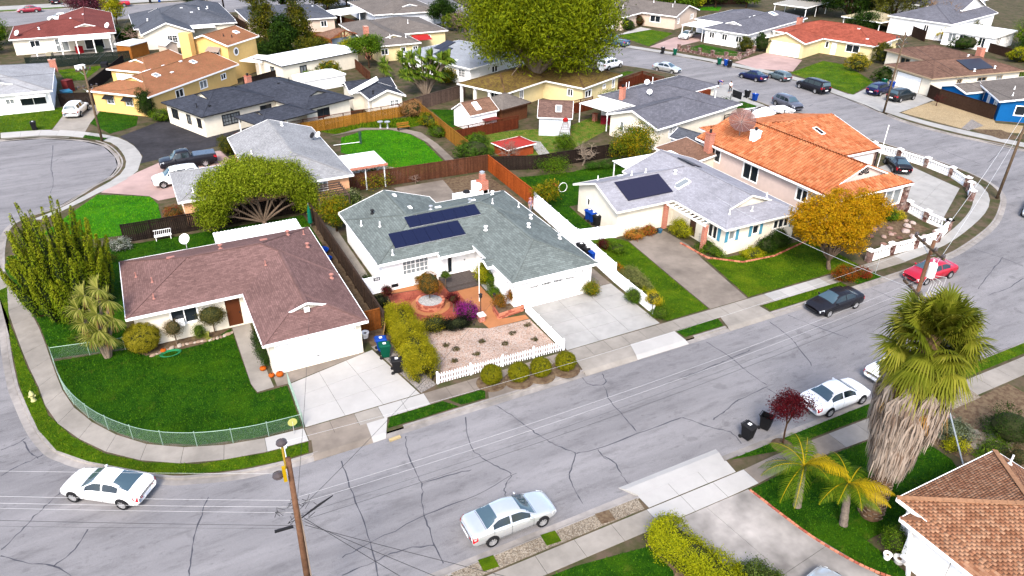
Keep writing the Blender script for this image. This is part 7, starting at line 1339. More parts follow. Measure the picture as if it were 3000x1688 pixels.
# ================================================================ fences
def wood(name,c,var=.25): return mat('wood_'+name,c,.9,var,5,.3,30,objvar=.35,big=.15)
WD=wood('weathered',pc(104,84,72)); WO=wood('orange',pc(214,150,60)); WN=wood('new',pc(242,120,52)); WB=wood('brown',pc(134,86,62)); WK=wood('dark',pc(66,54,48)); WG=wood('grey',pc(146,122,110)); WR=wood('red',pc(140,70,44)); WGR=wood('green',pc(52,66,58)); WT=wood('tall',pc(92,68,54)); WHF=flat('fence_white',(.78,.79,.82),.5)
def fence(label,pts,h,m,bw=.15,gap=.012,single=True,lattice=0,post=None,cap=True,name='wooden_fence',rails=True,pm=None,th=.022):
    t=thing(name,label,'fence',(pts[0][0],pts[0][1],0)); O=Vector(pts[0][:2]); me=None; V=MB(); hb=h-lattice; pm=pm or m; n_tot=0
    for a,b in zip(pts,pts[1:]):
        A=Vector(a[:2])-O;B=Vector(b[:2])-O; L=(B-A).length; d=(B-A).normalized(); ang=math.atan2(d.y,d.x); nr=Vector((-d.y,d.x)); n=max(1,int(L/(bw+gap))); w=L/n
        for k in range(n):
            c=A+d*(w*(k+.5)); dz=rnd.uniform(-.015,.015)
            if single and n_tot<300:
                if me is None:
                    q=MB(); q.box(-bw/2,bw/2,-th/2,th/2,.03,hb); o=q.build('board',m,t); me=o.data
                else: o=link(bpy.data.objects.new('board',me),t)
                o.location=(c.x,c.y,dz); o.rotation_euler=(0,0,ang+rnd.gauss(0,.01)); n_tot+=1
            else: V.beam((c.x,c.y,.03),(c.x,c.y,hb+dz),bw,th,(-d.y,d.x,0))
        np_=max(1,round(L/2.4))
        for k in range(np_+1):
            c=A+d*(L*k/np_)+nr*.07; q=MB(); q.box(-.05,.05,-.05,.05,0,h+.03); o=q.build('post',pm,t); o.location=(c.x,c.y,0); o.rotation_euler=(0,0,ang)
        if rails:
            q=MB()
            for z in (.35,hb-.25): q.beam((*(A+nr*.035),z),(*(B+nr*.035),z),.05,.09)
            if cap: q.beam((*A,h+.02),(*B,h+.02),.13,.035)
            q.build('rail',pm,t)
        if lattice:
            q=MB(); m_=int(L/.14)
            for k in range(m_+1):
                for s in (1,-1):
                    x0=L*k/m_; x1=min(L,max(0,x0+s*lattice)); 
                    if abs(x1-x0)>.05: q.beam((*(A+d*x0),hb+.02),(*(A+d*x1),hb+.02+abs(x1-x0)),.012,.03,(-d.y,d.x,0))
            tag(q.build('lattice',pm,t),kind='stuff')
    if V.v: tag(V.build('boards',m,t),kind='stuff')
    return t
fence('long weathered fence between the brown and grey-green roofs',[(12.4,43.2),(12.45,67)],1.75,WD); fence('weathered dark fence below the spreading tree',[(-3.4,67),(12.3,66.9)],1.7,WK)
fence('dark brown fence behind the brick barbecue',[(12.6,70.2),(33,69.4)],1.8,WB); fence('bright orange new fence right of the grey-green roof',[(33,69.3),(32.7,58.2)],1.8,WN); fence('weathered grey fence behind the strappy plants',[(33.3,69.2),(38,67.4),(51,67)],1.6,WK)
fence('golden orange fence behind the bright back lawn',[(9.6,88.6),(18,90.6),(31,92.2),(33.6,93.8)],1.8,WO,lattice=.35,cap=True,pm=WR); fence('orange fence running down the right of the back lawn',[(33.6,93.6),(32.9,72.6)],1.8,WO); fence('greyish wooden fence beside the mossy roof porch',[(33.9,94.2),(43,97.9)],1.8,WG,cap=True); fence('dark brown lattice-topped fence between the two white sheds',[(33.2,80),(43,81.3)],1.7,WR,lattice=.3); fence('brown fence right of the pale blue shed',[(49.7,83.2),(56.3,84.6)],1.8,WR,lattice=.3)
fence('red timber lattice fence by the pale silver sedan',[(64.1,90.8),(71.3,93.8),(72,89.4)],1.8,WR,lattice=.4); fence('dark lattice fence behind the orange roof',[(67,70),(74.8,71),(76.7,66)],1.8,WT,lattice=.5); fence('tall dark brown fence before the blue shed',[(104.4,66.6),(103.4,57.6)],1.9,WT,single=False); fence('short brown paling fence beside the white garage',[(105.6,69.2),(104.4,66.6)],1.8,WT,single=False)
fence('dark green fence below the red-roofed house',[(-14,141.8),(1,140.8)],1.8,WGR,single=False); fence('dark diagonal fence beside the yellow house',[(-5.3,121.2),(0,137.9)],1.8,WK,single=False); fence('orange-brown board fence by the bronze trees',[(31,144.6),(37,142)],1.9,WO,single=False); fence('low dark fence beside the white flat-roofed building',[(15,114.6),(21.4,119)],1.6,WK,single=False); fence('dark brown fence at the top edge beyond the grey roof',[(122,152.5),(142,146.6)],2,WT,single=False); fence('brown fence under the large leafless tree',[(150,112),(163,101)],2,WB,single=False); fence('dark fence beyond the brown tile roof',[(146,105),(142,97)],2,WT,single=False); fence('dark rail fence below the sunroom',[(145,86),(142,76)],1.6,WT,single=False); fence('weathered side fence beside the slate roof',[(21.6,173),(23,158.6)],1.8,WT,single=False); fence('wooden fence beside the white canopy',[(41.5,161),(43.8,150)],1.8,WB,single=False); fence('fence beyond the round-headed tree',[(33,111),(33.5,120.4)],1.6,WB,single=False); fence('dark fence and gate beside the white crossover',[(-9,116.5),(-4.8,115.2)],1.7,WK,single=False)
fence('orange-brown side gate by the white garage corner',[(10.5,43.9),(12.3,43.9)],1.7,wood('gate',pc(190,112,52)),name='side_gate')
b=MB(); b.box(-.28,.28,-.02,.02,0,1.1); tag(b.build('plywood_sheet',mat('plywood',pc(226,180,120),.8,.15,4)),'pale plywood sheet leaning on the side gate','plywood'); bpy.data.objects['plywood_sheet'].location=(12.1,42.9,0); bpy.data.objects['plywood_sheet'].rotation_euler=(R(12),0,R(70))
# white picket fence
def picket(label,a,b,h=.85):
    t=thing('picket_fence',label,'fence',(*a,0)); A=Vector((0,0));B=Vector(b)-Vector(a); L=B.length; d=B.normalized(); ang=math.atan2(d.y,d.x); n=int(L/.18); me=None
    for k in range(n):
        c=d*(L*(k+.5)/n)
        if me is None: q=MB(); q.prism([(-.035,-.011),(.035,-.011),(.035,.011),(-.035,.011)],.05,h-.06); q.mesh([(-.035,-.011,h-.06),(.035,-.011,h-.06),(0,-.011,h),(-.035,.011,h-.06),(.035,.011,h-.06),(0,.011,h)],[(0,1,2),(5,4,3),(1,4,5,2),(3,0,2,5)]); o=q.build('picket',WHF,t); me=o.data
        else: o=link(bpy.data.objects.new('picket',me),t)
        o.location=(c.x,c.y,rnd.uniform(-.006,.006)); o.rotation_euler=(0,0,ang)
    for z in (.25,.62): q=MB(); nr=Vector((-d.y,d.x))*.03; q.beam((nr.x,nr.y,z),(B.x+nr.x,B.y+nr.y,z),.03,.07); q.build('rail',WHF,t)
    for k in range(5): c=d*(L*k/4); q=MB(); q.box(-.06,.06,-.06,.06,0,h+.03); q.lathe([(.08,h+.03),(.08,h+.06),(.0,h+.14)],(0,0,0),4); o=q.build('post',WHF,t); o.location=(c.x,c.y+.06,0)
picket('white picket fence in front of the pink gravel garden',(13.5,36.0),(22.75,35.72))
def panelwall(label,segs,name='vinyl_fence'):
    t=thing(name,label,'fence',(*segs[0][0],0)); O=Vector(segs[0][0])
    for a,b,h in segs:
        A=Vector(a)-O;B=Vector(b)-O;L=(B-A).length;d=(B-A).normalized();n=max(1,round(L/1.8)); ang=math.atan2(d.y,d.x)
        for k in range(n):
            c=A+d*(L*(k+.5)/n); w=L/n-.1; q=MB(); q.box(-w/2,w/2,-.02,.02,.06,h-.05); m=int(w/.18)
            for j in range(m+1): x=-w/2+w*j/m; q.box(x-.008,x+.008,-.026,.026,.08,h-.08)
            q.box(-w/2,w/2,-.045,.045,h-.05,h); q.box(-w/2,w/2,-.04,.04,.0,.06); o=q.build('panel',WHF,t); o.location=(c.x,c.y,0); o.rotation_euler=(0,0,ang)
        for k in range(n+1): c=A+d*(L*k/n); q=MB(); q.box(-.06,.06,-.06,.06,0,h+.06); o=q.build('post',WHF,t); o.location=(c.x,c.y,0); o.rotation_euler=(0,0,ang)
panelwall('tall white panel fence along the solar house drive',[((31.25,36.9),(31.4,42.2),1.05),((31.4,42.3),(32.6,58),1.7)]); panelwall('low white panel fence beside the pink gravel',[((22.75,35.85),(22.8,41.3),.75)]); panelwall('white garden fence below the white gable wall',[((32.6,49.9),(36.2,49.2),1.2)]); panelwall('white fence with house number left of the solar house',[((12.6,48.9),(14.15,48.95),1.5)])
sg=MB(); sg.box(-.26,.26,-.015,.015,-.14,.14); o=sg.build('house_number_sign',flat('plaque',(.05,.05,.055),.5)); o.location=(13.7,48.86,1.28); tag(o,'small dark house number plaque on the white side fence','sign')
def text(s,size,loc,rot,m,parent):
    c=bpy.data.curves.new('number','FONT'); c.body=s; c.size=size; c.align_x='CENTER'; c.align_y='CENTER'; c.extrude=.004; c.materials.append(m); k=bpy.data.objects.new('number_curve',c); col.objects.link(k); me=bpy.data.meshes.new_from_object(k); bpy.data.objects.remove(k); o=bpy.data.objects.new('number',me); link(o,parent); o.location=loc; o.rotation_euler=rot
text('222',.24,(0,-.018,0),(R(90),0,0),flat('number_white',(.8,.8,.8),.5),o)
# chain link fence round the front lawn
CHL=flat('chain_link',(.2,.28,.23),.5,.3)
def chain(label,pts,h=1.0,sub=8):
    pts=[Vector(p[:2]) for p in (smooth_line(pts,sub) if sub>1 else [Vector((*p,0)) for p in pts])]; O=pts[0].copy(); t=thing('chain_link_fence',label,'fence',(*O,0)); P=[p-O for p in pts]; cum=[0]
    for a,b in zip(P,P[1:]): cum.append(cum[-1]+(b-a).length)
    L=cum[-1]
    def at(s): i=max(j for j in range(len(P)-1) if cum[j]<=s+1e-6); f=min(1,(s-cum[i])/max(1e-6,cum[i+1]-cum[i])); return P[i]+(P[i+1]-P[i])*f
    n=max(1,round(L/1.9)); me=None
    for k in range(n+1):
        c=at(L*k/n)
        if me is None: q=MB(); q.tube([(0,0,-.1),(0,0,h+.04)],.025,6); q.lathe([(.035,h+.04),(.03,h+.08),(.005,h+.1)],(0,0,0),6); o=q.build('post',CHL,t); me=o.data
        else: o=link(bpy.data.objects.new('post',me),t)
        o.location=(c.x,c.y,0)
    q=MB(); q.tube([(*p,h) for p in P],.018,5); q.build('top_rail',CHL,t)
    q=MB(); st=.1; m=int(L/st)
    for k in range(m):
        for s in (1,-1):
            nz=8; a=k*st
            pa=None
            p0=at(min(L,max(0,a)));z=0
            e=a+s*h; 
            if e<0 or e>L: e=min(L,max(0,e))
            p1=at(e); z1=abs(e-a)
            if z1<.1: continue
            mid=at((a+e)/2); d=(p1-p0).normalized(); q.beam((*p0,.03),(*mid,.03+z1/2),.003,.004,(-d.y,d.x,0)); q.beam((*mid,.03+z1/2),(*p1,.03+z1-.03),.003,.004,(-d.y,d.x,0))
    tag(q.build('wire_mesh',CHL,t),kind='stuff')
chain('low chain link fence curving round the corner lawn',[(-8.55,49.8),(-8.05,46.7),(-7.4,44.2),(-6.28,41.7),(-4.95,39.72),(-3.3,38.0),(-1,36.65),(1.8,35.85),(4.75,35.6)]); chain('short chain link fence beside the white concrete drive',[(4.78,35.62),(4.9,40.2)],1.0,1); chain('chain link fence from the cordyline to the pavement',[(-8.55,49.8),(-4.2,49.0)],1.0,1)
# white balustrade with stone pillars
BALW=flat('balustrade_white',(.8,.79,.78),.6)
def balustrade(label,pts,h=.95,pill=True):
    t=thing('balustrade',label,'balustrade',(*pts[0],0)); O=Vector(pts[0]); me=None; mp=None
    for a,b in zip(pts,pts[1:]):
        A=Vector(a)-O;B=Vector(b)-O;L=(B-A).length;d=(B-A).normalized(); q=MB(); q.beam((*A,.12),(*B,.12),.24,.24); q.beam((*A,h-.06),(*B,h-.06),.24,.13); q.build('rail',BALW,t); n=max(2,int(L/.3))
        for k in range(1,n):
            c=A+d*(L*k/n)
            if me is None: w=MB(); w.lathe([(.07,.24),(.05,.3),(.1,.45),(.05,.66),(.045,.75),(.08,h-.12)],(0,0,0),8); o=w.build('baluster',BALW,t,True); me=o.data
            else: o=link(bpy.data.objects.new('baluster',me),t)
            o.location=(c.x,c.y,0)
    for p in pts:
        c=Vector(p)-O
        if mp is None: w=MB(); w.box(-.22,.22,-.22,.22,0,h+.08); o=w.build('stone_pillar',STONE,t); mp=o.data
        else: o=link(bpy.data.objects.new('stone_pillar',mp),t)
        o.location=(c.x,c.y,0); w=MB(); w.box(-.28,.28,-.28,.28,h+.08,h+.18); w.lathe([(.2,h+.18),(.06,h+.3)],(0,0,0),4); w.build('cap',BALW,o)
balustrade('white balustrade along the bend beside the black sedan',[(77.6,55.6),(78.3,52.6),(78.6,49.2),(78.3,45.9),(77.0,43.2)]); balustrade('short white balustrade at the mouth of the round drive',[(76.0,42.2),(73.9,40.6)]); balustrade('white balustrade between the rock garden and the round drive',[(65.6,41.6),(65.1,39.2),(65.1,36.9)]); balustrade('white balustrade behind the red sedan',[(65.1,36.9),(62,35.75),(59.0,35.75),(56,35.85),(53.1,35.75)])
t=thing('stone_fence','pink stone pillar fence round the small front lawn','fence',(91.5,110.1,0)); mp=None
pl=[(91.5,110.1),(92.4,108.6),(92.9,106),(93.7,103.5),(95,101.4),(97,100.2),(100.2,101.5),(103.2,103.3)]
for p in pl:
    if mp is None: w=MB(); w.box(-.25,.25,-.25,.25,0,1.1); w.box(-.3,.3,-.3,.3,1.1,1.2); o=w.build('stone_pillar',STONE,t); mp=o.data
    else: o=link(bpy.data.objects.new('stone_pillar',mp),t)
    o.location=(p[0]-91.5,p[1]-110.1,0)
w=MB()
for a,b in zip(pl,pl[1:]):
    A=Vector((a[0]-91.5,a[1]-110.1));B=Vector((b[0]-91.5,b[1]-110.1)); w.beam((*A,.25),(*B,.25),.2,.5); w.beam((*A,.95),(*B,.95),.03,.03)
    n=int((B-A).length/.18)
    for k in range(1,n): c=A.lerp(B,k/n); w.box(c.x-.01,c.x+.01,c.y-.01,c.y+.01,.5,.95)
w.build('railing',STONE,t)
# ================================================================ utility poles and wires
POLE=mat('pole_wood',pc(146,108,84),.95,.3,4,.4,20); POLEG=mat('pole_wood_grey',pc(140,118,96),.95,.3,4,.4,20); WIREW=flat('wire_pale',(.4,.4,.4),.5); WIREB=flat('wire_black',(.015,.015,.016),.5); PORC=flat('porcelain_dark',(.05,.04,.04),.25)
def insul(b,p,s=1): b.lathe([(.03*s,0),(.12*s,.02),(.14*s,.07),(.1*s,.1),(.13*s,.14),(.06*s,.2),(.03*s,.22)],p,12)
def pole(label,x,y,h,m=POLE,lean=(0,0),arms=(),r=.145,name='utility_pole'):
    t=thing(name,label,'utility pole',(x,y,0)); b=MB(); b.tube([(0,0,-.2),(lean[0]*.5,lean[1]*.5,h*.5),(lean[0],lean[1],h)],[r,r*.85,r*.68],12); b.build('shaft',m,t,True)
    for z,l,a in arms:
        f=z/h; c=Vector((lean[0]*f,lean[1]*f,z)); d=Vector((math.cos(R(a)),math.sin(R(a)),0)); n=Vector((-d.y,d.x,0))*(r+.03); q=MB(); q.beam(c-d*l/2+n,c+d*l/2+n,.1,.13); o=q.build('crossarm',POLEG,t)
        for k in (-.46,-.2,.2,.46): q=MB(); insul(q,c+d*l*k+n+Vector((0,0,.06)),.8); q.build('insulator',PORC,o)
        for s in (-1,1): q=MB(); q.beam(c+d*l*.3*s+n,c-Vector((0,0,.55)),.03,.03); q.build('brace',GALV,o)
    return t
pa=pole('near utility pole with street lamp at the bottom edge',2.02,21.7,10.15,lean=(.16,0))
q=MB(); q.tube([(.05,.12,9.6),(.05,.12,10.75)],.05,8); q.build('top_pin',flat('pin_yellow',pc(214,180,70),.6),pa); q=MB(); insul(q,(.05,.12,10.75),1.5); q.build('insulator',PORC,pa); q=MB(); insul(q,(-.28,.0,9.4),1.6); q.beam((0,0,9.45),(-.3,0,9.45),.05,.05); q.build('insulator',PORC,pa); q=MB(); q.box(-.14,-.02,-.26,-.16,9.3,10.0); q.build('marker_board',flat('marker_yellow',pc(240,196,20),.6),pa)
q=MB(); q.tube([(.1,.1,8.0),(.2,1.2,8.5),(.3,2.3,8.75)],.045,8); la=q.build('lamp_arm',WHITEM,pa); q=MB(); q.lathe([(.05,-.08),(.2,-.05),(.22,.06),(.1,.13)],(.32,2.5,8.76),12,.8,1.5); q.build('luminaire',WHITEM,la); q=MB(); q.tube([(.32,2.4,8.88),(.32,2.4,8.98)],.05,8); q.build('photocell',DARK,la)
q=MB(); q.beam((-.8,.05,6.75),(-.1,.0,6.75),.09,.09); q.build('splice_box',DARK,pa); q=MB(); q.tube([(.2,.1,6.9),(1.0,.2,7.2),(1.6,.3,7.35)],[.02,.05,.02],8); q.build('splice_box',DARK,pa)
q=MB()
for k in range(16): a=rnd.uniform(0,6.28); c=Vector((rnd.uniform(-.5,.7),.15,rnd.uniform(6.9,7.9))); q.tube([c,c+Vector((math.cos(a)*.35,.1,math.sin(a)*.3)),c+Vector((math.cos(a+1)*.3,.1,math.sin(a+1.2)*.25))],.012,4,False)
tag(q.build('cable_tangle',WIREB,pa),kind='stuff')
q=MB(); q.tube([(.17,-.02,0),(.24,-.02,6),(.2,0,8.6)],.03,6); q.build('conduit',flat('conduit',pc(214,190,170),.6),pa)
pe=pole('utility pole with white transformer behind the tall palm',37.5,21.7,11.5,POLE,(-.05,0),[(11.1,3.0,65),(8.3,2.6,65)])
q=MB(); q.lathe([(.22,0),(.24,.05),(.24,.75),(.2,.85),(.05,.9)],(.35,-.15,9.2),14); q.tube([(.3,-.15,10.05),(.28,-.15,10.3)],.05,6); q.build('transformer',WHITEM,pe); q=MB()
for k in range(6): q.tube([(.35,-.1,9.3),(.7+.25*k,-.2,8.6+rnd.uniform(-.3,.2)),(.4+.3*k,-.2,7.6)],.014,4,False)
q.build('drop_cable',WIREW,pe)
pb=pole('leaning street pole beside the dark green SUV',92.8,66.4,10.7,POLEG,(.2,0),[(10.0,2.8,0),(9.1,2.2,0)]); pc_=pole('utility pole by the round street end below the yellow house',-4.4,98,8.8,POLEG,(.1,0),[(8.3,1.6,20),(6.4,2.2,20)]); pd=pole('utility pole at the outer bend cut by the right edge',76.9,39.7,10.5,POLEG,(.35,0)); pole('dark pole on the far street by the slate roof',22.3,183.2,9,mat('pole_dark',pc(70,66,64),.9),r=.2)
def wire(label,a,b,sag=.5,m=WIREW,r=.013,grp='overhead wires over the near street'):
    a=Vector(a);b=Vector(b);pts=[a.lerp(b,k/24)-Vector((0,0,sag*4*(k/24)*(1-k/24))) for k in range(25)]; q=MB(); q.tube(pts,r,5,False); o=q.build('overhead_wire',m); tag(o,label,'wire',grp)
AX=2.15; LX=-46
for zl,za,lb,m,r in ((9.7,9.45,'pale wire left of the near pole, topmost',WIREW,.012),(8.5,8.1,'pale wire left of the near pole, second from top',WIREW,.014),(8.1,7.75,'pale wire left of the near pole, third from top',WIREW,.014),(7.9,7.45,'pale wire left of the near pole, fourth from top',WIREW,.012),(7.3,6.75,'thick black cable left of the near pole',WIREB,.022),(6.6,6.6,'thin dark wire left of the near pole, lowest',WIREB,.012)): wire(lb,(-31,39.4,zl),(AX-.15,21.7,za),.3,m,r*.34)
for za,ze,lb,m,r in ((10.9,11.3,'topmost pale wire between the two near poles',WIREW,.012),(8.1,9.0,'second pale wire between the two near poles',WIREW,.013),(7.75,8.5,'third pale wire between the two near poles',WIREW,.013),(7.2,8.1,'upper thin black cable between the two near poles',WIREB,.014),(6.85,7.7,'thick black cable between the two near poles',WIREB,.02)): wire(lb,(AX,21.75,za),(37.4,21.8,ze),.55,m,r*.33)
wire('thin service wire from the near pole to the brown roofed house',(AX,21.8,7.4),(8,45.5,3.4),.4,WIREB,.009); wire('thin service wire from the near pole to the solar house',(AX,21.8,7.3),(22,42.0,3.0),.5,WIREB,.009)
for k,(x,y,z) in enumerate(((14,4,5.6),(18,4,5.4),(22,6,4.6))): wire('dark service wire from the near pole to the lower right, '+('upper','middle','lower')[k],(AX+.2,21.6,7.1-.2*k),(x,y,z),.3,WIREB,.011)
for z in (11.3,8.4): wire('pale wire from the transformer pole toward the right edge, '+('upper' if z>9 else 'lower'),(37.5,21.7,z),(76.9,39.7,z-1),.7,WIREW,.013)
wire('pale service wire crossing above the black sedan',(37.5,21.8,8.3),(43.5,45,4.2),.4,WIREW,.012); wire('pale wire on the left of the round street pole',(-4.4,98,8.3),(-60,112,8.3),.8,WIREB,.014,'overhead wires by the round street'); wire('dark wire from the round street pole to the yellow house',(-4.4,98,6.4),(1,106,4),.4,WIREB,.014,'overhead wires by the round street'); wire('dark wire from the round street pole up the diagonal fence',(-4.4,98,8.3),(2,140,7),.8,WIREB,.016,'overhead wires by the round street'); wire('dark wire from the outer bend pole past the leaning pole',(77.2,39.7,9.5),(92.9,66.4,9.8),.5,WIREB,.014,'overhead wires on the upper street'); wire('thin wire from the leaning pole to the blue house',(92.9,66.4,9),(104,58,3),.4,WIREB,.014,'overhead wires on the upper street')
q=MB(); q.tube([(37.3,16.0,0),(37.4,21.5,8)],.012,5,False); tag(q.build('guy_wire',WIREW),'pale guy wire down to the near lawn','wire'); q=MB(); q.tube([(37.3,16.0,0),(37.34,17.9,2.8)],.045,8); tag(q.build('guy_guard',flat('guy_guard',pc(196,206,216),.5)),'pale grey guard sleeve on the guy wire','guard')
# ================================================================ small things
t=thing('fire_hydrant','pale yellow fire hydrant on the left grass verge','hydrant',(-9.53,45.45,0)); HY=flat('hydrant_yellow',pc(250,246,170),.5); b=MB(); b.lathe([(.17,0),(.17,.05),(.12,.06),(.12,.45),(.15,.46),(.15,.52),(.13,.54),(.11,.66),(.04,.72),(.03,.78)],(0,0,0),14); b.build('barrel',HY,t,True)
for a in (0,180,270): b=MB(); d=Vector((math.cos(R(a)),math.sin(R(a)),0)); b.tube([Vector((0,0,.36)),d*.2+Vector((0,0,.36))],.06,8); b.build('nozzle',HY,t)
t=thing('round_sign','pale yellow round sign at the end of the chain link fence','sign',(4.15,35.3,0)); b=MB(); b.tube([(0,0,0),(0,0,.9)],.02,6); b.build('post',GALV,t); b=MB(); b.tube([(0,-.012,.85),(0,.012,.85)],.27,24); b.build('disc',flat('sign_yellow',pc(238,240,140),.5),t)
t=thing('sign_post','thin street sign post beside the balustrade','sign post',(51.9,34.0,0)); b=MB(); b.tube([(0,0,0),(0,0,2.6)],.03,6); b.build('post',GALV,t); b=MB(); b.box(-.015,.015,-.2,.2,2.15,2.6); b.build('plate',WHITEM,t)
b=MB(); b.box(-.35,.35,-.1,.1,0,.1); o=b.build('kerb_block',flat('block_cream',pc(240,214,160),.8)); o.location=(9.3,32.35,-.11); o.rotation_euler=(0,0,R(4)); tag(o,'cream painted block lying in the gutter by the drive','block')
# round brick planter
t=thing('round_planter','round red brick planter with white stones on the stamped patio','planter',(16.7,45.35,0)); b=MB(); b.lathe([(1.5,.0),(1.5,.04),(1.1,.05)],(0,0,0),32); b.build('ring_paving',TERRA,t)
nb=28
for lay in range(4):
    for k in range(nb):
        a=2*math.pi*(k+.5*(lay%2))/nb; q=MB(); q.box(-.105,.105,-.09,.09,.05+lay*.12,.155+lay*.12); o=q.build('brick',flat('brick_%d'%rnd.randint(0,3),[(.3,.085,.05),(.36,.11,.065),(.25,.07,.045),(.4,.15,.09)][rnd.randint(0,3)],.9),t); o.location=(1.0*math.cos(a),1.0*math.sin(a),0); o.rotation_euler=(0,0,a+math.pi/2)
b=MB(); b.lathe([(.92,.05),(.92,.44),(.3,.5)],(0,0,0),24); b.build('white_stones',bpy.data.materials['pebble_white'],t)
t=thing('brick_planter','low red brick planter box by the terracotta path','planter',(20.5,41.35,0))
for lay in range(4):
    for (x0,y0,x1,y1) in ((0,0,2.2,.25),(2.2,.25,2.1,1.1),(0,0,.15,1.2)):
        L=math.hypot(x1-x0,y1-y0); n=max(2,int(L/.26)); ang=math.atan2(y1-y0,x1-x0)
        for k in range(n): f=(k+.5)/n; q=MB(); q.box(-L/n/2+.006,L/n/2-.006,-.06,.06,lay*.11,lay*.11+.1); o=q.build('brick',flat('brick_%d'%rnd.randint(0,3),(.3,.085,.05),.9),t); o.location=(x0+(x1-x0)*f,y0+(y1-y0)*f,0); o.rotation_euler=(0,0,ang)
b=MB(); b.prism([(.05,.05),(2.15,.28),(2.05,1.1),(.15,1.15)],0,.36); b.build('soil',SOIL,t)
t=thing('brick_pier','small brick pier with white cap under the magenta bush','pier',(19.25,41.7,0)); b=MB(); b.box(-.22,.22,-.22,.22,0,.5); b.build('pier',BRICK,t); b=MB(); b.box(-.27,.27,-.27,.27,.5,.58); b.build('cap',TRIM,t)
t=thing('garden_lamp','black garden lamp post beside the magenta bush','lamp',(19.4,42.1,0)); b=MB(); b.tube([(0,0,0),(0,0,1.7)],.03,8); b.lathe([(.07,0),(.03,.1)],(0,0,0),8); b.build('post',DARK,t); b=MB(); b.lathe([(.05,1.7),(.12,1.78),(.12,1.98),(.15,2.0),(.03,2.12)],(0,0,0),8); b.build('lantern',DARK,t)
t=thing('garden_lamp','black garden lamp post on the brick planter corner','lamp',(20.65,42.4,0)); b=MB(); b.tube([(0,0,0),(0,0,1.3)],.025,8); b.build('post',DARK,t); b=MB(); b.lathe([(.05,1.3),(.1,1.36),(.1,1.55),(.13,1.57),(.03,1.66)],(0,0,0),8); b.build('lantern',DARK,t)
b=MB(); b.tube([(0,0,0),(0,0,3.2)],.03,8); b.lathe([(.05,3.2),(.05,3.28)],(0,0,0),8); o=b.build('flagpole',TRIM); o.location=(20.3,44.3,0); tag(o,'slim white pole on the terracotta path','pole')
b=MB(); b.tube([(0,0,0),(.05,0,5.2)],.04,8); b.lathe([(.06,5.2),(.06,5.3)],(.05,0,0),8); o=b.build('flagpole',TRIM); o.location=(72.1,50.6,0); tag(o,'tall white flagpole at the corner of the orange roof','pole')
for k,(x,y) in enumerate(((15.7,39.8),(16.1,39.05),(18.1,39.15),(17.1,37.9),(15.5,37.85),(19.4,38.15),(21.5,37.7),(20.5,39.1),(22.0,39.6))): bush('low brown-green clump on the pink gravel, number {} from the hedge'.format(('one','two','five','four','three','six','eight','seven','nine')[k]),x,y,(.26,.2,.1),leafmat('leaf_clump',pc(96,84,56),pc(120,110,70),pc(70,70,44)),24,.08,.04,'ground_plant','plant',.08,14,.06,0,group='clumps on the pink gravel',lob=0)
def pot(label,x,y,r,h,c,name='flower_pot'):
    t=thing(name,label,'pot',(x,y,0)); b=MB(); b.lathe([(r*.7,0),(r*.95,h*.9),(r*1.05,h*.9),(r*1.05,h),(r*.85,h),(r*.8,h*.85)],(0,0,0),14); b.build('pot',c,t); b=MB(); b.lathe([(r*.8,h*.8),(r*.3,h*.86)],(0,0,0),12); b.build('soil',SOIL,t)
pot('large white empty pot by the side gate',10.95,43.3,.28,.45,TRIM); pot('terracotta pot under the brown shrub in the near bed',39.0,14.3,.35,.55,flat('pot_terra',pc(214,140,100),.8)); pot('blue pot by the white house door',40.4,48.2,.22,.35,flat('pot_blue',pc(60,130,170),.4)); pot('black pot by the white house door',40.0,48.3,.24,.4,DARK); pot('white square pot at the near house corner',27.75,13.4,.2,.35,TRIM); pot('grey planter tub at the near house corner',28.1,13.0,.28,.3,flat('pot_grey',(.4,.39,.38),.8))
PUMP=flat('pumpkin_orange',pc(226,110,30),.6)
for k,(x,y,r) in enumerate(((3.75,42.5,.22),(4.1,41.5,.2),(4.6,41.35,.25),(-1.9,47.6,.2))):
    t=thing('pumpkin','orange pumpkin ornament '+('by the garage hedge','on the walkway corner','in the basket at the garage corner','beside the golden ball bush')[k],'pumpkin',(x,y,0)); b=MB(); b.lathe([(r*.3,.0),(r*.9,r*.3),(r,r*.7),(r*.85,r*1.1),(r*.2,r*1.25)],(0,0,0),14); b.build('body',PUMP,t,True); b=MB(); b.tube([(0,0,r*1.2),(.02,0,r*1.5)],.025,6); b.build('stem',BARKD,t)
for k in range(22):
    f=k/21; x=-2.6+5.2*f; y=47.4+.35*math.sin(f*5)+.9*f*f; q=MB(); r=rnd.uniform(.1,.2); q.lathe([(r*.6,0),(r,r*.3),(r*.8,r*.7),(r*.2,r*.85)],(0,0,0),7,1.3,.9); o=q.build('stone',flat('stone_%d'%(k%4),[pc(206,176,150),pc(222,200,180),pc(180,150,128),pc(232,214,196)][k%4],.9),bpy.data.objects['flower_bed']); o.location=(x,y,0); o.rotation_euler=(0,0,rnd.random()*6)
b=MB()
for k in range(4): b.tube([(math.cos(a)*(.5+.06*k),math.sin(a)*(.3+.04*k),.03+.02*k) for a in [2*math.pi*j/20 for j in range(21)]],.02,5,False)
o=b.build('garden_hose',flat('hose_green',pc(60,170,110),.5)); o.location=(-1.5,47.1,.02); tag(o,'coiled green garden hose on the lawn edge','hose')
t=thing('garden_bench','white iron bench on the weathered rear fence','bench',(-.3,66.3,0)); b=MB(); b.box(-.7,.7,-.25,.2,.4,.45); b.build('seat',WHITEM,t); b=MB()
for k in range(9): b.tube([(-.65+.163*k,.22,.45),(-.55+.163*k,.24,.85)],.015,5)
b.box(-.7,.7,.2,.24,.83,.88); b.build('backrest',WHITEM,t)
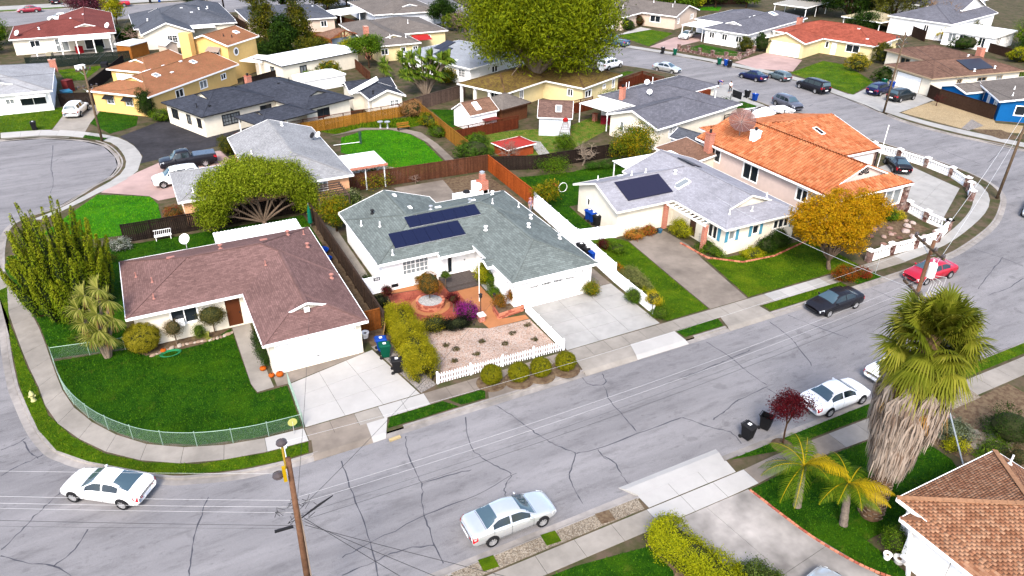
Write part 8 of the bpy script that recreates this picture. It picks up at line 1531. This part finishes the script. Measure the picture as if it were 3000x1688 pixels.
for s in (-.6,.6): b=MB(); b.box(s-.03,s+.03,-.22,.2,0,.4); b.build('leg',WHITEM,t)
t=thing('timber_pergola','open grey timber pergola behind the citrus tree','pergola',(13.2,64.2,0)); 
for k in range(9): b=MB(); b.beam((0,.2+k*.55,2.1),(3.0,.2+k*.55,2.1),.06,.12); b.build('slat',WG,t)
for x in (.1,2.9):
    b=MB(); b.beam((x,0,2.0),(x,4.9,2.0),.08,.14); b.build('beam',WG,t)
    for y in (.1,4.8): b=MB(); b.box(x-.05,x+.05,y-.05,y+.05,0,1.95); b.build('post',WG,t)
t=thing('folded_umbrella','green folded parasol against the weathered fence','parasol',(12.0,63.2,0)); b=MB(); b.lathe([(.06,.3),(.22,.5),(.16,1.6),(.03,2.2)],(0,0,0),10); b.build('canopy',flat('canvas_green',pc(20,140,110),.7),t); b=MB(); b.tube([(0,0,0),(0,0,2.4)],.025,6); b.build('pole',GALV,t)
for lb,x,y,r in (('blue plastic paddling pool leaning in the side yard',11.5,57.6,.65),('smaller blue tub in the side yard',11.6,55.9,.4)): t=thing('plastic_tub',lb,'tub',(x,y,.05)); b=MB(); b.lathe([(r*.8,0),(r,.3),(r*1.05,.3),(r*.92,.28),(r*.75,.05)],(0,0,0),20); b.build('tub',flat('tub_blue',pc(20,90,220),.4),t); b=MB(); b.box(-.15,.15,-.1,.1,.05,.3); b.build('contents',flat('tub_stuff',(.6,.55,.5),.8),t)
# brick barbecue behind the solar house
t=thing('brick_barbecue','white and red brick barbecue island behind the grey-green roof','barbecue',(27.2,62.2,0)); b=MB(); b.box(-1.2,2.4,0,.7,0,.95); b.box(1.9,2.5,0,3,0,.95); b.build('counter',WHITEW,t); b=MB(); b.box(1.5,2.5,.1,.9,.95,1.9); b.box(1.75,2.25,.25,.75,1.9,2.6); b.build('oven',BRICK,t); b=MB(); b.lathe([(.3,.95),(.38,1.0),(.3,1.15),(.05,1.2)],(.2,.35,0),14); b.build('kettle_grill',DARK,t); b=MB(); b.lathe([(.2,2.6),(.2,2.75),(.28,2.78),(.05,2.9)],(2,.5,0),10); b.build('flue_cap',GALV,t)
# back lawn furniture
t=thing('lawn_pump','dark irrigation post standing on the bright back lawn','garden post',(23.1,84,0)); b=MB(); b.box(-.12,.12,-.12,.12,0,1.2); b.lathe([(.2,1.2),(.16,1.5),(.05,1.55)],(0,0,0),10); b.build('post',flat('pump_green',(.02,.05,.03),.6),t); b=MB(); b.tube([(-3.2,.3,.2),(-.1,0,.25)],.035,6); b.build('pipe',WHITEM,t)
t=thing('garden_bench','brown slatted bench by the garden path','bench',(29.6,87,0)); 
for k in range(4): b=MB(); b.box(-.8,.8,-.3+.14*k,-.2+.14*k,.42,.46); b.build('slat',WO,t)
for k in range(3): b=MB(); b.box(-.8,.8,.26,.3,.55+.13*k,.65+.13*k); b.build('slat',WO,t)
for s in (-.7,.7): b=MB(); b.box(s-.04,s+.04,-.28,.3,0,.42); b.build('leg',WD,t)
for k,(x,y) in enumerate(((28.0,88.5),(27.2,88.9))): t=thing('bird_bath','grey stone bird bath by the path, '+('right' if k==0 else 'left')+' of two','bird bath',(x,y,0)); b=MB(); b.lathe([(.2,0),(.1,.1),(.07,.6),(.12,.7)],(0,0,0),10); b.build('pedestal',GALV,t); b=MB(); b.lathe([(.1,.7),(.36,.78),(.38,.86),(.3,.84),(.05,.78)],(0,0,0),16); b.build('bowl',GALV,t)
t=thing('garden_obelisk','conical wire trellis with red top beside the bare pale shrub','trellis',(44.0,71.5,0)); b=MB()
for k in range(14): a=2*math.pi*k/14; b.tube([(1.3*math.cos(a),1.3*math.sin(a),0),(.25*math.cos(a),.25*math.sin(a),3.6)],.02,4,False)
for z in (.6,1.3,2.0,2.7,3.3): b.tube([((1.3-1.05*z/3.6)*math.cos(a),(1.3-1.05*z/3.6)*math.sin(a),z) for a in [2*math.pi*j/16 for j in range(17)]],.018,4,False)
b.build('frame',TWIG,t); b=MB(); b.lathe([(.3,3.55),(.32,3.8),(.05,4.0)],(0,0,0),12); b.build('finial',flat('finial_red',pc(206,40,40),.6),t)
t=thing('basketball_hoop','black basketball hoop lowered on the front lawn by the white drive','basketball hoop',(75.2,78.2,0)); b=MB(); b.box(-.35,.35,-.5,.5,0,.18); b.build('base',DARK,t); b=MB(); b.tube([(0,0,.1),(.2,0,1.6)],.05,8); b.tube([(.2,0,1.6),(1.2,.1,1.3)],.04,8); b.build('pole',DARK,t); b=MB(); b.box(1.2,1.3,-.9,.9,.9,1.9); b.build('backboard',DARK,t)
t=thing('toy_climber','red and yellow toy climber on the lawn by the fence','toy',(36.04,60.55,0)); b=MB(); b.box(-.5,.5,-.4,.4,.9,1.0); b.build('deck',flat('toy_red',pc(220,60,50),.5),t); b=MB(); [b.tube([(x,y,0),(x,y,1.5)],.04,6) for x in (-.5,.5) for y in (-.4,.4)]; b.build('frame',flat('toy_yellow',pc(236,200,60),.5),t); b=MB(); b.tube([(1.3+.5*math.cos(a),0,.5+.5*math.sin(a)) for a in [2*math.pi*j/16 for j in range(17)]],.03,5,False); b.build('hoop',WHITEM,t)
# paving stones of the near garden path
pth=sheet('stone_path',[(37.4,19.2),(39.3,19.3),(41,16.9),(42.5,14.2),(40.6,13.4),(38.9,15.6),(37.2,17.6)],.016,SOIL)
PS=[mat('paver_%d'%k,c,.9,.15,5,.3,30) for k,c in enumerate((pc(196,176,156),pc(178,158,138),pc(210,194,176)))]
for i in range(12):
    for j in range(4):
        c=Vector((37.5,19))+Vector((.53,-.72))*(i*.55*.95)*.9+Vector((.8,.5))*(j*.52)
        if not inpoly(np.array([c.x]),np.array([c.y]),[(37.2,19.3),(39.4,19.4),(41.2,16.9),(42.6,14.2),(40.5,13.2),(38.8,15.5),(37.0,17.6)])[0]: continue
        q=[c+Vector((math.cos(a),math.sin(a)))*rnd.uniform(.26,.33) for a in [R(10+k*90+rnd.uniform(-8,8)+45-36) for k in range(4)]]; MB().prism(q,0,.035+rnd.uniform(0,.01)).build('paving_stone',rnd.choice(PS),pth)
# grass squares in the bark strip and brick lawn edging
for k,(x,y) in enumerate(((10.32,21.81),(13.76,21.8),(16.95,21.75))): s=.42; lawnp=[(x-s,y-.33),(x+s*.9,y-.4),(x+s,y+.33),(x-s*.9,y+.4)]; o=sheet('grass_square',lawnp,.03,GR2 if k<2 else SOIL); 
eb=sheet('lawn_edging',[(25.02,19.9),(25.1,19.9),(25.1,19.8),(25.02,19.8)],.01,SOIL); ep=resample([p[:2] for p in smooth_line([(25.0,19.85),(25.5,16.2),(26.3,13.7),(27.3,12.15)],8)],.24)
for a,b_ in zip(ep,ep[1:]): d=Vector((b_[0]-a[0],b_[1]-a[1])); q=MB(); q.box(-.105,.105,-.06,.06,0,.06+rnd.uniform(0,.015)); o=q.build('brick',flat('brick_%d'%rnd.randint(0,3),(.36,.12,.08),.9),eb); o.location=((a[0]+b_[0])/2,(a[1]+b_[1])/2,0); o.rotation_euler=(0,0,math.atan2(d.y,d.x))
for (a,b_) in (((40.7,45.6),(41.0,42.3)),((41.0,42.3),(43.2,40.3)),((43.2,40.3),(46.5,40.0)),((46.5,40.0),(51.6,41.0))):
    A=Vector(a);B=Vector(b_); n=int((B-A).length/.24)
    for k in range(n): c=A.lerp(B,(k+.5)/n); q=MB(); q.box(-.11,.11,-.06,.06,0,.12); o=q.build('brick',flat('brick_%d'%rnd.randint(0,3),(.36,.12,.08),.9),eb); o.location=(c.x,c.y,0); o.rotation_euler=(0,0,math.atan2(B.y-A.y,B.x-A.x))
# rocks of the front garden behind the balustrade
for k in range(26):
    x=56.5+rnd.random()*7.6; y=36.6+rnd.random()*3.6; r=rnd.uniform(.16,.4); q=MB(); q.lathe([(r*.7,0),(r,r*.35),(r*.75,r*.8),(r*.2,r)],(0,0,0),7,1.2,.9); o=q.build('rock',flat('rock_%d'%(k%4),[pc(190,150,136),pc(222,190,176),pc(150,112,100),pc(236,214,204)][k%4],.95),bpy.data.objects['front_garden']); o.location=(x,y,-.02); o.rotation_euler=(0,0,rnd.random()*6)
# clutter in the far back yards
def crate(label,x,y,w,d,h,c,name='storage_box'):
    t=thing(name,label,'box',(x,y,0),rnd.random()*3); b=MB(); b.box(-w/2,w/2,-d/2,d/2,0,h); b.build('box',c,t,bevel=.03); b=MB(); b.box(-w/2-.03,w/2+.03,-d/2-.03,d/2+.03,h,h+.06); b.build('lid',c,t)
for a in (('teal water tub beside the white hip-roofed house',-8.2,121,1.6,1.2,.9,flat('tub_teal',pc(60,150,190),.5)),('dark red crate stacked beside the white hip-roofed house',-8.0,124.5,1.2,1,1.6,flat('crate_red',pc(150,60,60),.7)),('white cooler on the green fence lawn',-6.5,138.5,1.4,.7,.6,TRIM),('black sacks by the dark green fence',-3,139,1.6,.9,.6,DARK),('pale tub on the far patio',-11,150,1.2,.8,.7,flat('tub_pale',pc(210,200,170),.6)),('red garden chair set on the far patio',-6.5,151.5,.9,.9,1.1,flat('chair_red',pc(210,40,50),.6)),('green tool box on the far patio',-3.4,151.4,1.4,.9,.9,flat('tool_green',pc(60,80,60),.6)),('orange wood pile by the diagonal fence',-4.2,117.5,1.5,1.2,.9,flat('wood_pile',pc(190,110,60),.9)),('red table under the white patio roof',54.44,78.51,1.2,1.2,.8,flat('table_red',pc(180,40,60),.6))): crate(*a)
# ================================================================ people
SKIN=flat('skin',(.42,.24,.17),.6); HAIRD=flat('hair_dark',(.02,.015,.012),.7)
def skinned(name,J,E,m,parent,root=0,sub=1):
    me=bpy.data.meshes.new(name); me.from_pydata([j[:3] for j in J],E,[]); me.materials.append(m); o=link(bpy.data.objects.new(name,me),parent)
    md=o.modifiers.new('skin','SKIN'); md.use_smooth_shade=True
    if not me.skin_vertices: return o
    for i,j in enumerate(J): r=j[3]; me.skin_vertices[0].data[i].radius=(r,r) if not hasattr(r,'__len__') else r; me.skin_vertices[0].data[i].use_root=(i==root)
    s=o.modifiers.new('sub','SUBSURF'); s.levels=sub; s.render_levels=sub; return o
def person(label,x,y,rz,P,top,bottom,hat=None,z=.02):
    """P: joint name -> position; the body is one skin, clothes a second skin over torso and legs"""
    t=thing('person',label,'person',(x,y,z),R(rz)); J=[];I={}
    def j(n,p,r): I[n]=len(J); J.append((*p,r)); return I[n]
    for n,r in (('pelvis',.12),('waist',.11),('chest',.125),('neck',.055),('head',.085),('crown',.08),('shL',.06),('elL',.042),('wrL',.03),('haL',.035),('shR',.06),('elR',.042),('wrR',.03),('haR',.035),('hipL',.085),('knL',.06),('anL',.042),('toL',.04),('hipR',.085),('knR',.06),('anR',.042),('toR',.04)): j(n,P[n],r)
    E=[(I[a],I[b]) for a,b in (('pelvis','waist'),('waist','chest'),('chest','neck'),('neck','head'),('head','crown'),('chest','shL'),('shL','elL'),('elL','wrL'),('wrL','haL'),('chest','shR'),('shR','elR'),('elR','wrR'),('wrR','haR'),('pelvis','hipL'),('hipL','knL'),('knL','anL'),('anL','toL'),('pelvis','hipR'),('hipR','knR'),('knR','anR'),('anR','toR'))]
    for s in 'LR':
        h=Vector(P['ha'+s]); d=(h-Vector(P['wr'+s])).normalized(); sd=d.cross(Vector((0,0,1))); sd=sd.normalized() if sd.length>.1 else Vector((1,0,0))
        for k in range(4): n='f%d%s'%(k,s); j(n,h+sd*(.03-.02*k)+d*(.055+.01*(k in (1,2))),.009); E.append((I['ha'+s],I[n]))
        j('th'+s,h+sd*.05-d*.01,.01); E.append((I['ha'+s],I['th'+s]))
    skinned('body',J,E,SKIN,t)
    def sub(names,ed,k,nm,m,root): ix={n:i for i,n in enumerate(names)}; skinned(nm,[(*P[n],J[I[n]][3]*k+.012) for n in names],[(ix[a],ix[b]) for a,b in ed],m,t,ix[root])
    sub(['waist','chest','shL','elL','shR','elR','pelvis'],[('pelvis','waist'),('waist','chest'),('chest','shL'),('shL','elL'),('chest','shR'),('shR','elR')],1.08,'shirt',top,'pelvis')
    sub(['pelvis','hipL','knL','anL','hipR','knR','anR'],[('pelvis','hipL'),('hipL','knL'),('knL','anL'),('pelvis','hipR'),('hipR','knR'),('knR','anR')],1.1,'trousers',bottom,'pelvis')
    c=Vector(P['head']).lerp(Vector(P['crown']),.65); ax=(Vector(P['crown'])-Vector(P['neck'])).normalized(); b=MB(); b.lathe([(.105,-.02),(.11,.03),(.09,.08),(.03,.115)],(0,0,0),12)
    if hat: b.lathe([(.17,-.015),(.17,-.005),(.1,.0)],(0,0,0),14)
    o=b.build('hat' if hat else 'hair',hat or HAIRD,t,True); o.location=c; o.rotation_euler=ax.to_track_quat('Z','Y').to_euler()
    f=Vector(P['face']); hd=Vector(P['head']).lerp(Vector(P['crown']),.4); b=MB()
    sdv=f.cross(ax).normalized()
    b.tube([hd+f*.085,hd+f*.115-ax*.02],[.015,.018],6); b.build('nose',SKIN,t)
    for s in (-1,1): b=MB(); b.lathe([(.003,-.012),(.012,0),(.003,.012)],hd+f*.095+sdv*.035*s+ax*.025,6); b.build('eye',HAIRD,t); b=MB(); b.lathe([(.005,-.03),(.018,0),(.005,.03)],hd+sdv*.098*s,6); b.build('ear',SKIN,t)
    b=MB(); b.beam(hd+f*.098-ax*.05-sdv*.025,hd+f*.098-ax*.05+sdv*.025,.01,.008); b.build('mouth',flat('lips',(.3,.1,.08),.6),t)
std=dict(pelvis=(0,0,.95),waist=(0,0,1.1),chest=(0,.01,1.32),neck=(0,0,1.48),head=(0,-.01,1.56),crown=(0,-.01,1.68),shL=(-.19,0,1.4),elL=(-.25,.02,1.13),wrL=(-.24,-.1,.9),haL=(-.24,-.14,.83),shR=(.19,0,1.4),elR=(.25,.02,1.13),wrR=(.24,-.1,.9),haR=(.24,-.14,.83),hipL=(-.09,0,.9),knL=(-.1,-.03,.5),anL=(-.1,.03,.09),toL=(-.11,-.14,.04),hipR=(.09,0,.9),knR=(.1,.02,.5),anR=(.1,.05,.09),toR=(.11,-.1,.04),face=(0,-1,0))
person('person in a pale pink shirt and hat beside the orange fence',31.6,57.0,20,std,flat('shirt_pink',pc(230,190,214),.8),flat('trousers_grey',(.2,.2,.22),.8),flat('hat_pink',pc(240,180,180),.7))
walk=dict(std); walk.update(knL=(-.1,-.16,.52),anL=(-.1,-.12,.12),toL=(-.1,-.3,.07),knR=(.1,.06,.5),anR=(.1,.24,.14),toR=(.1,.14,.04),elL=(-.24,.1,1.14),wrL=(-.22,.05,.92),haL=(-.22,.04,.85),elR=(.24,-.08,1.14),wrR=(.22,-.2,.95),haR=(.22,-.24,.9))
person('person in white top and black trousers walking on the pale drive',80.0,83.4,-60,walk,flat('shirt_white',(.72,.7,.74),.8),flat('trousers_black',(.015,.015,.018),.8))
bend=dict(std); bend.update(waist=(0,-.12,1.06),chest=(0,-.36,1.1),neck=(0,-.52,1.08),head=(0,-.6,1.05),crown=(0,-.7,.99),shL=(-.19,-.42,1.12),elL=(-.22,-.48,.85),wrL=(-.18,-.55,.62),haL=(-.17,-.57,.54),shR=(.19,-.42,1.12),elR=(.22,-.48,.85),wrR=(.18,-.55,.62),haR=(.17,-.57,.54),face=(0,-.5,-.87))
person('person in blue bending down on the pale drive',80.2,86.3,60,bend,flat('shirt_blue',pc(40,60,200),.8),flat('trousers_dark',(.02,.02,.03),.8))
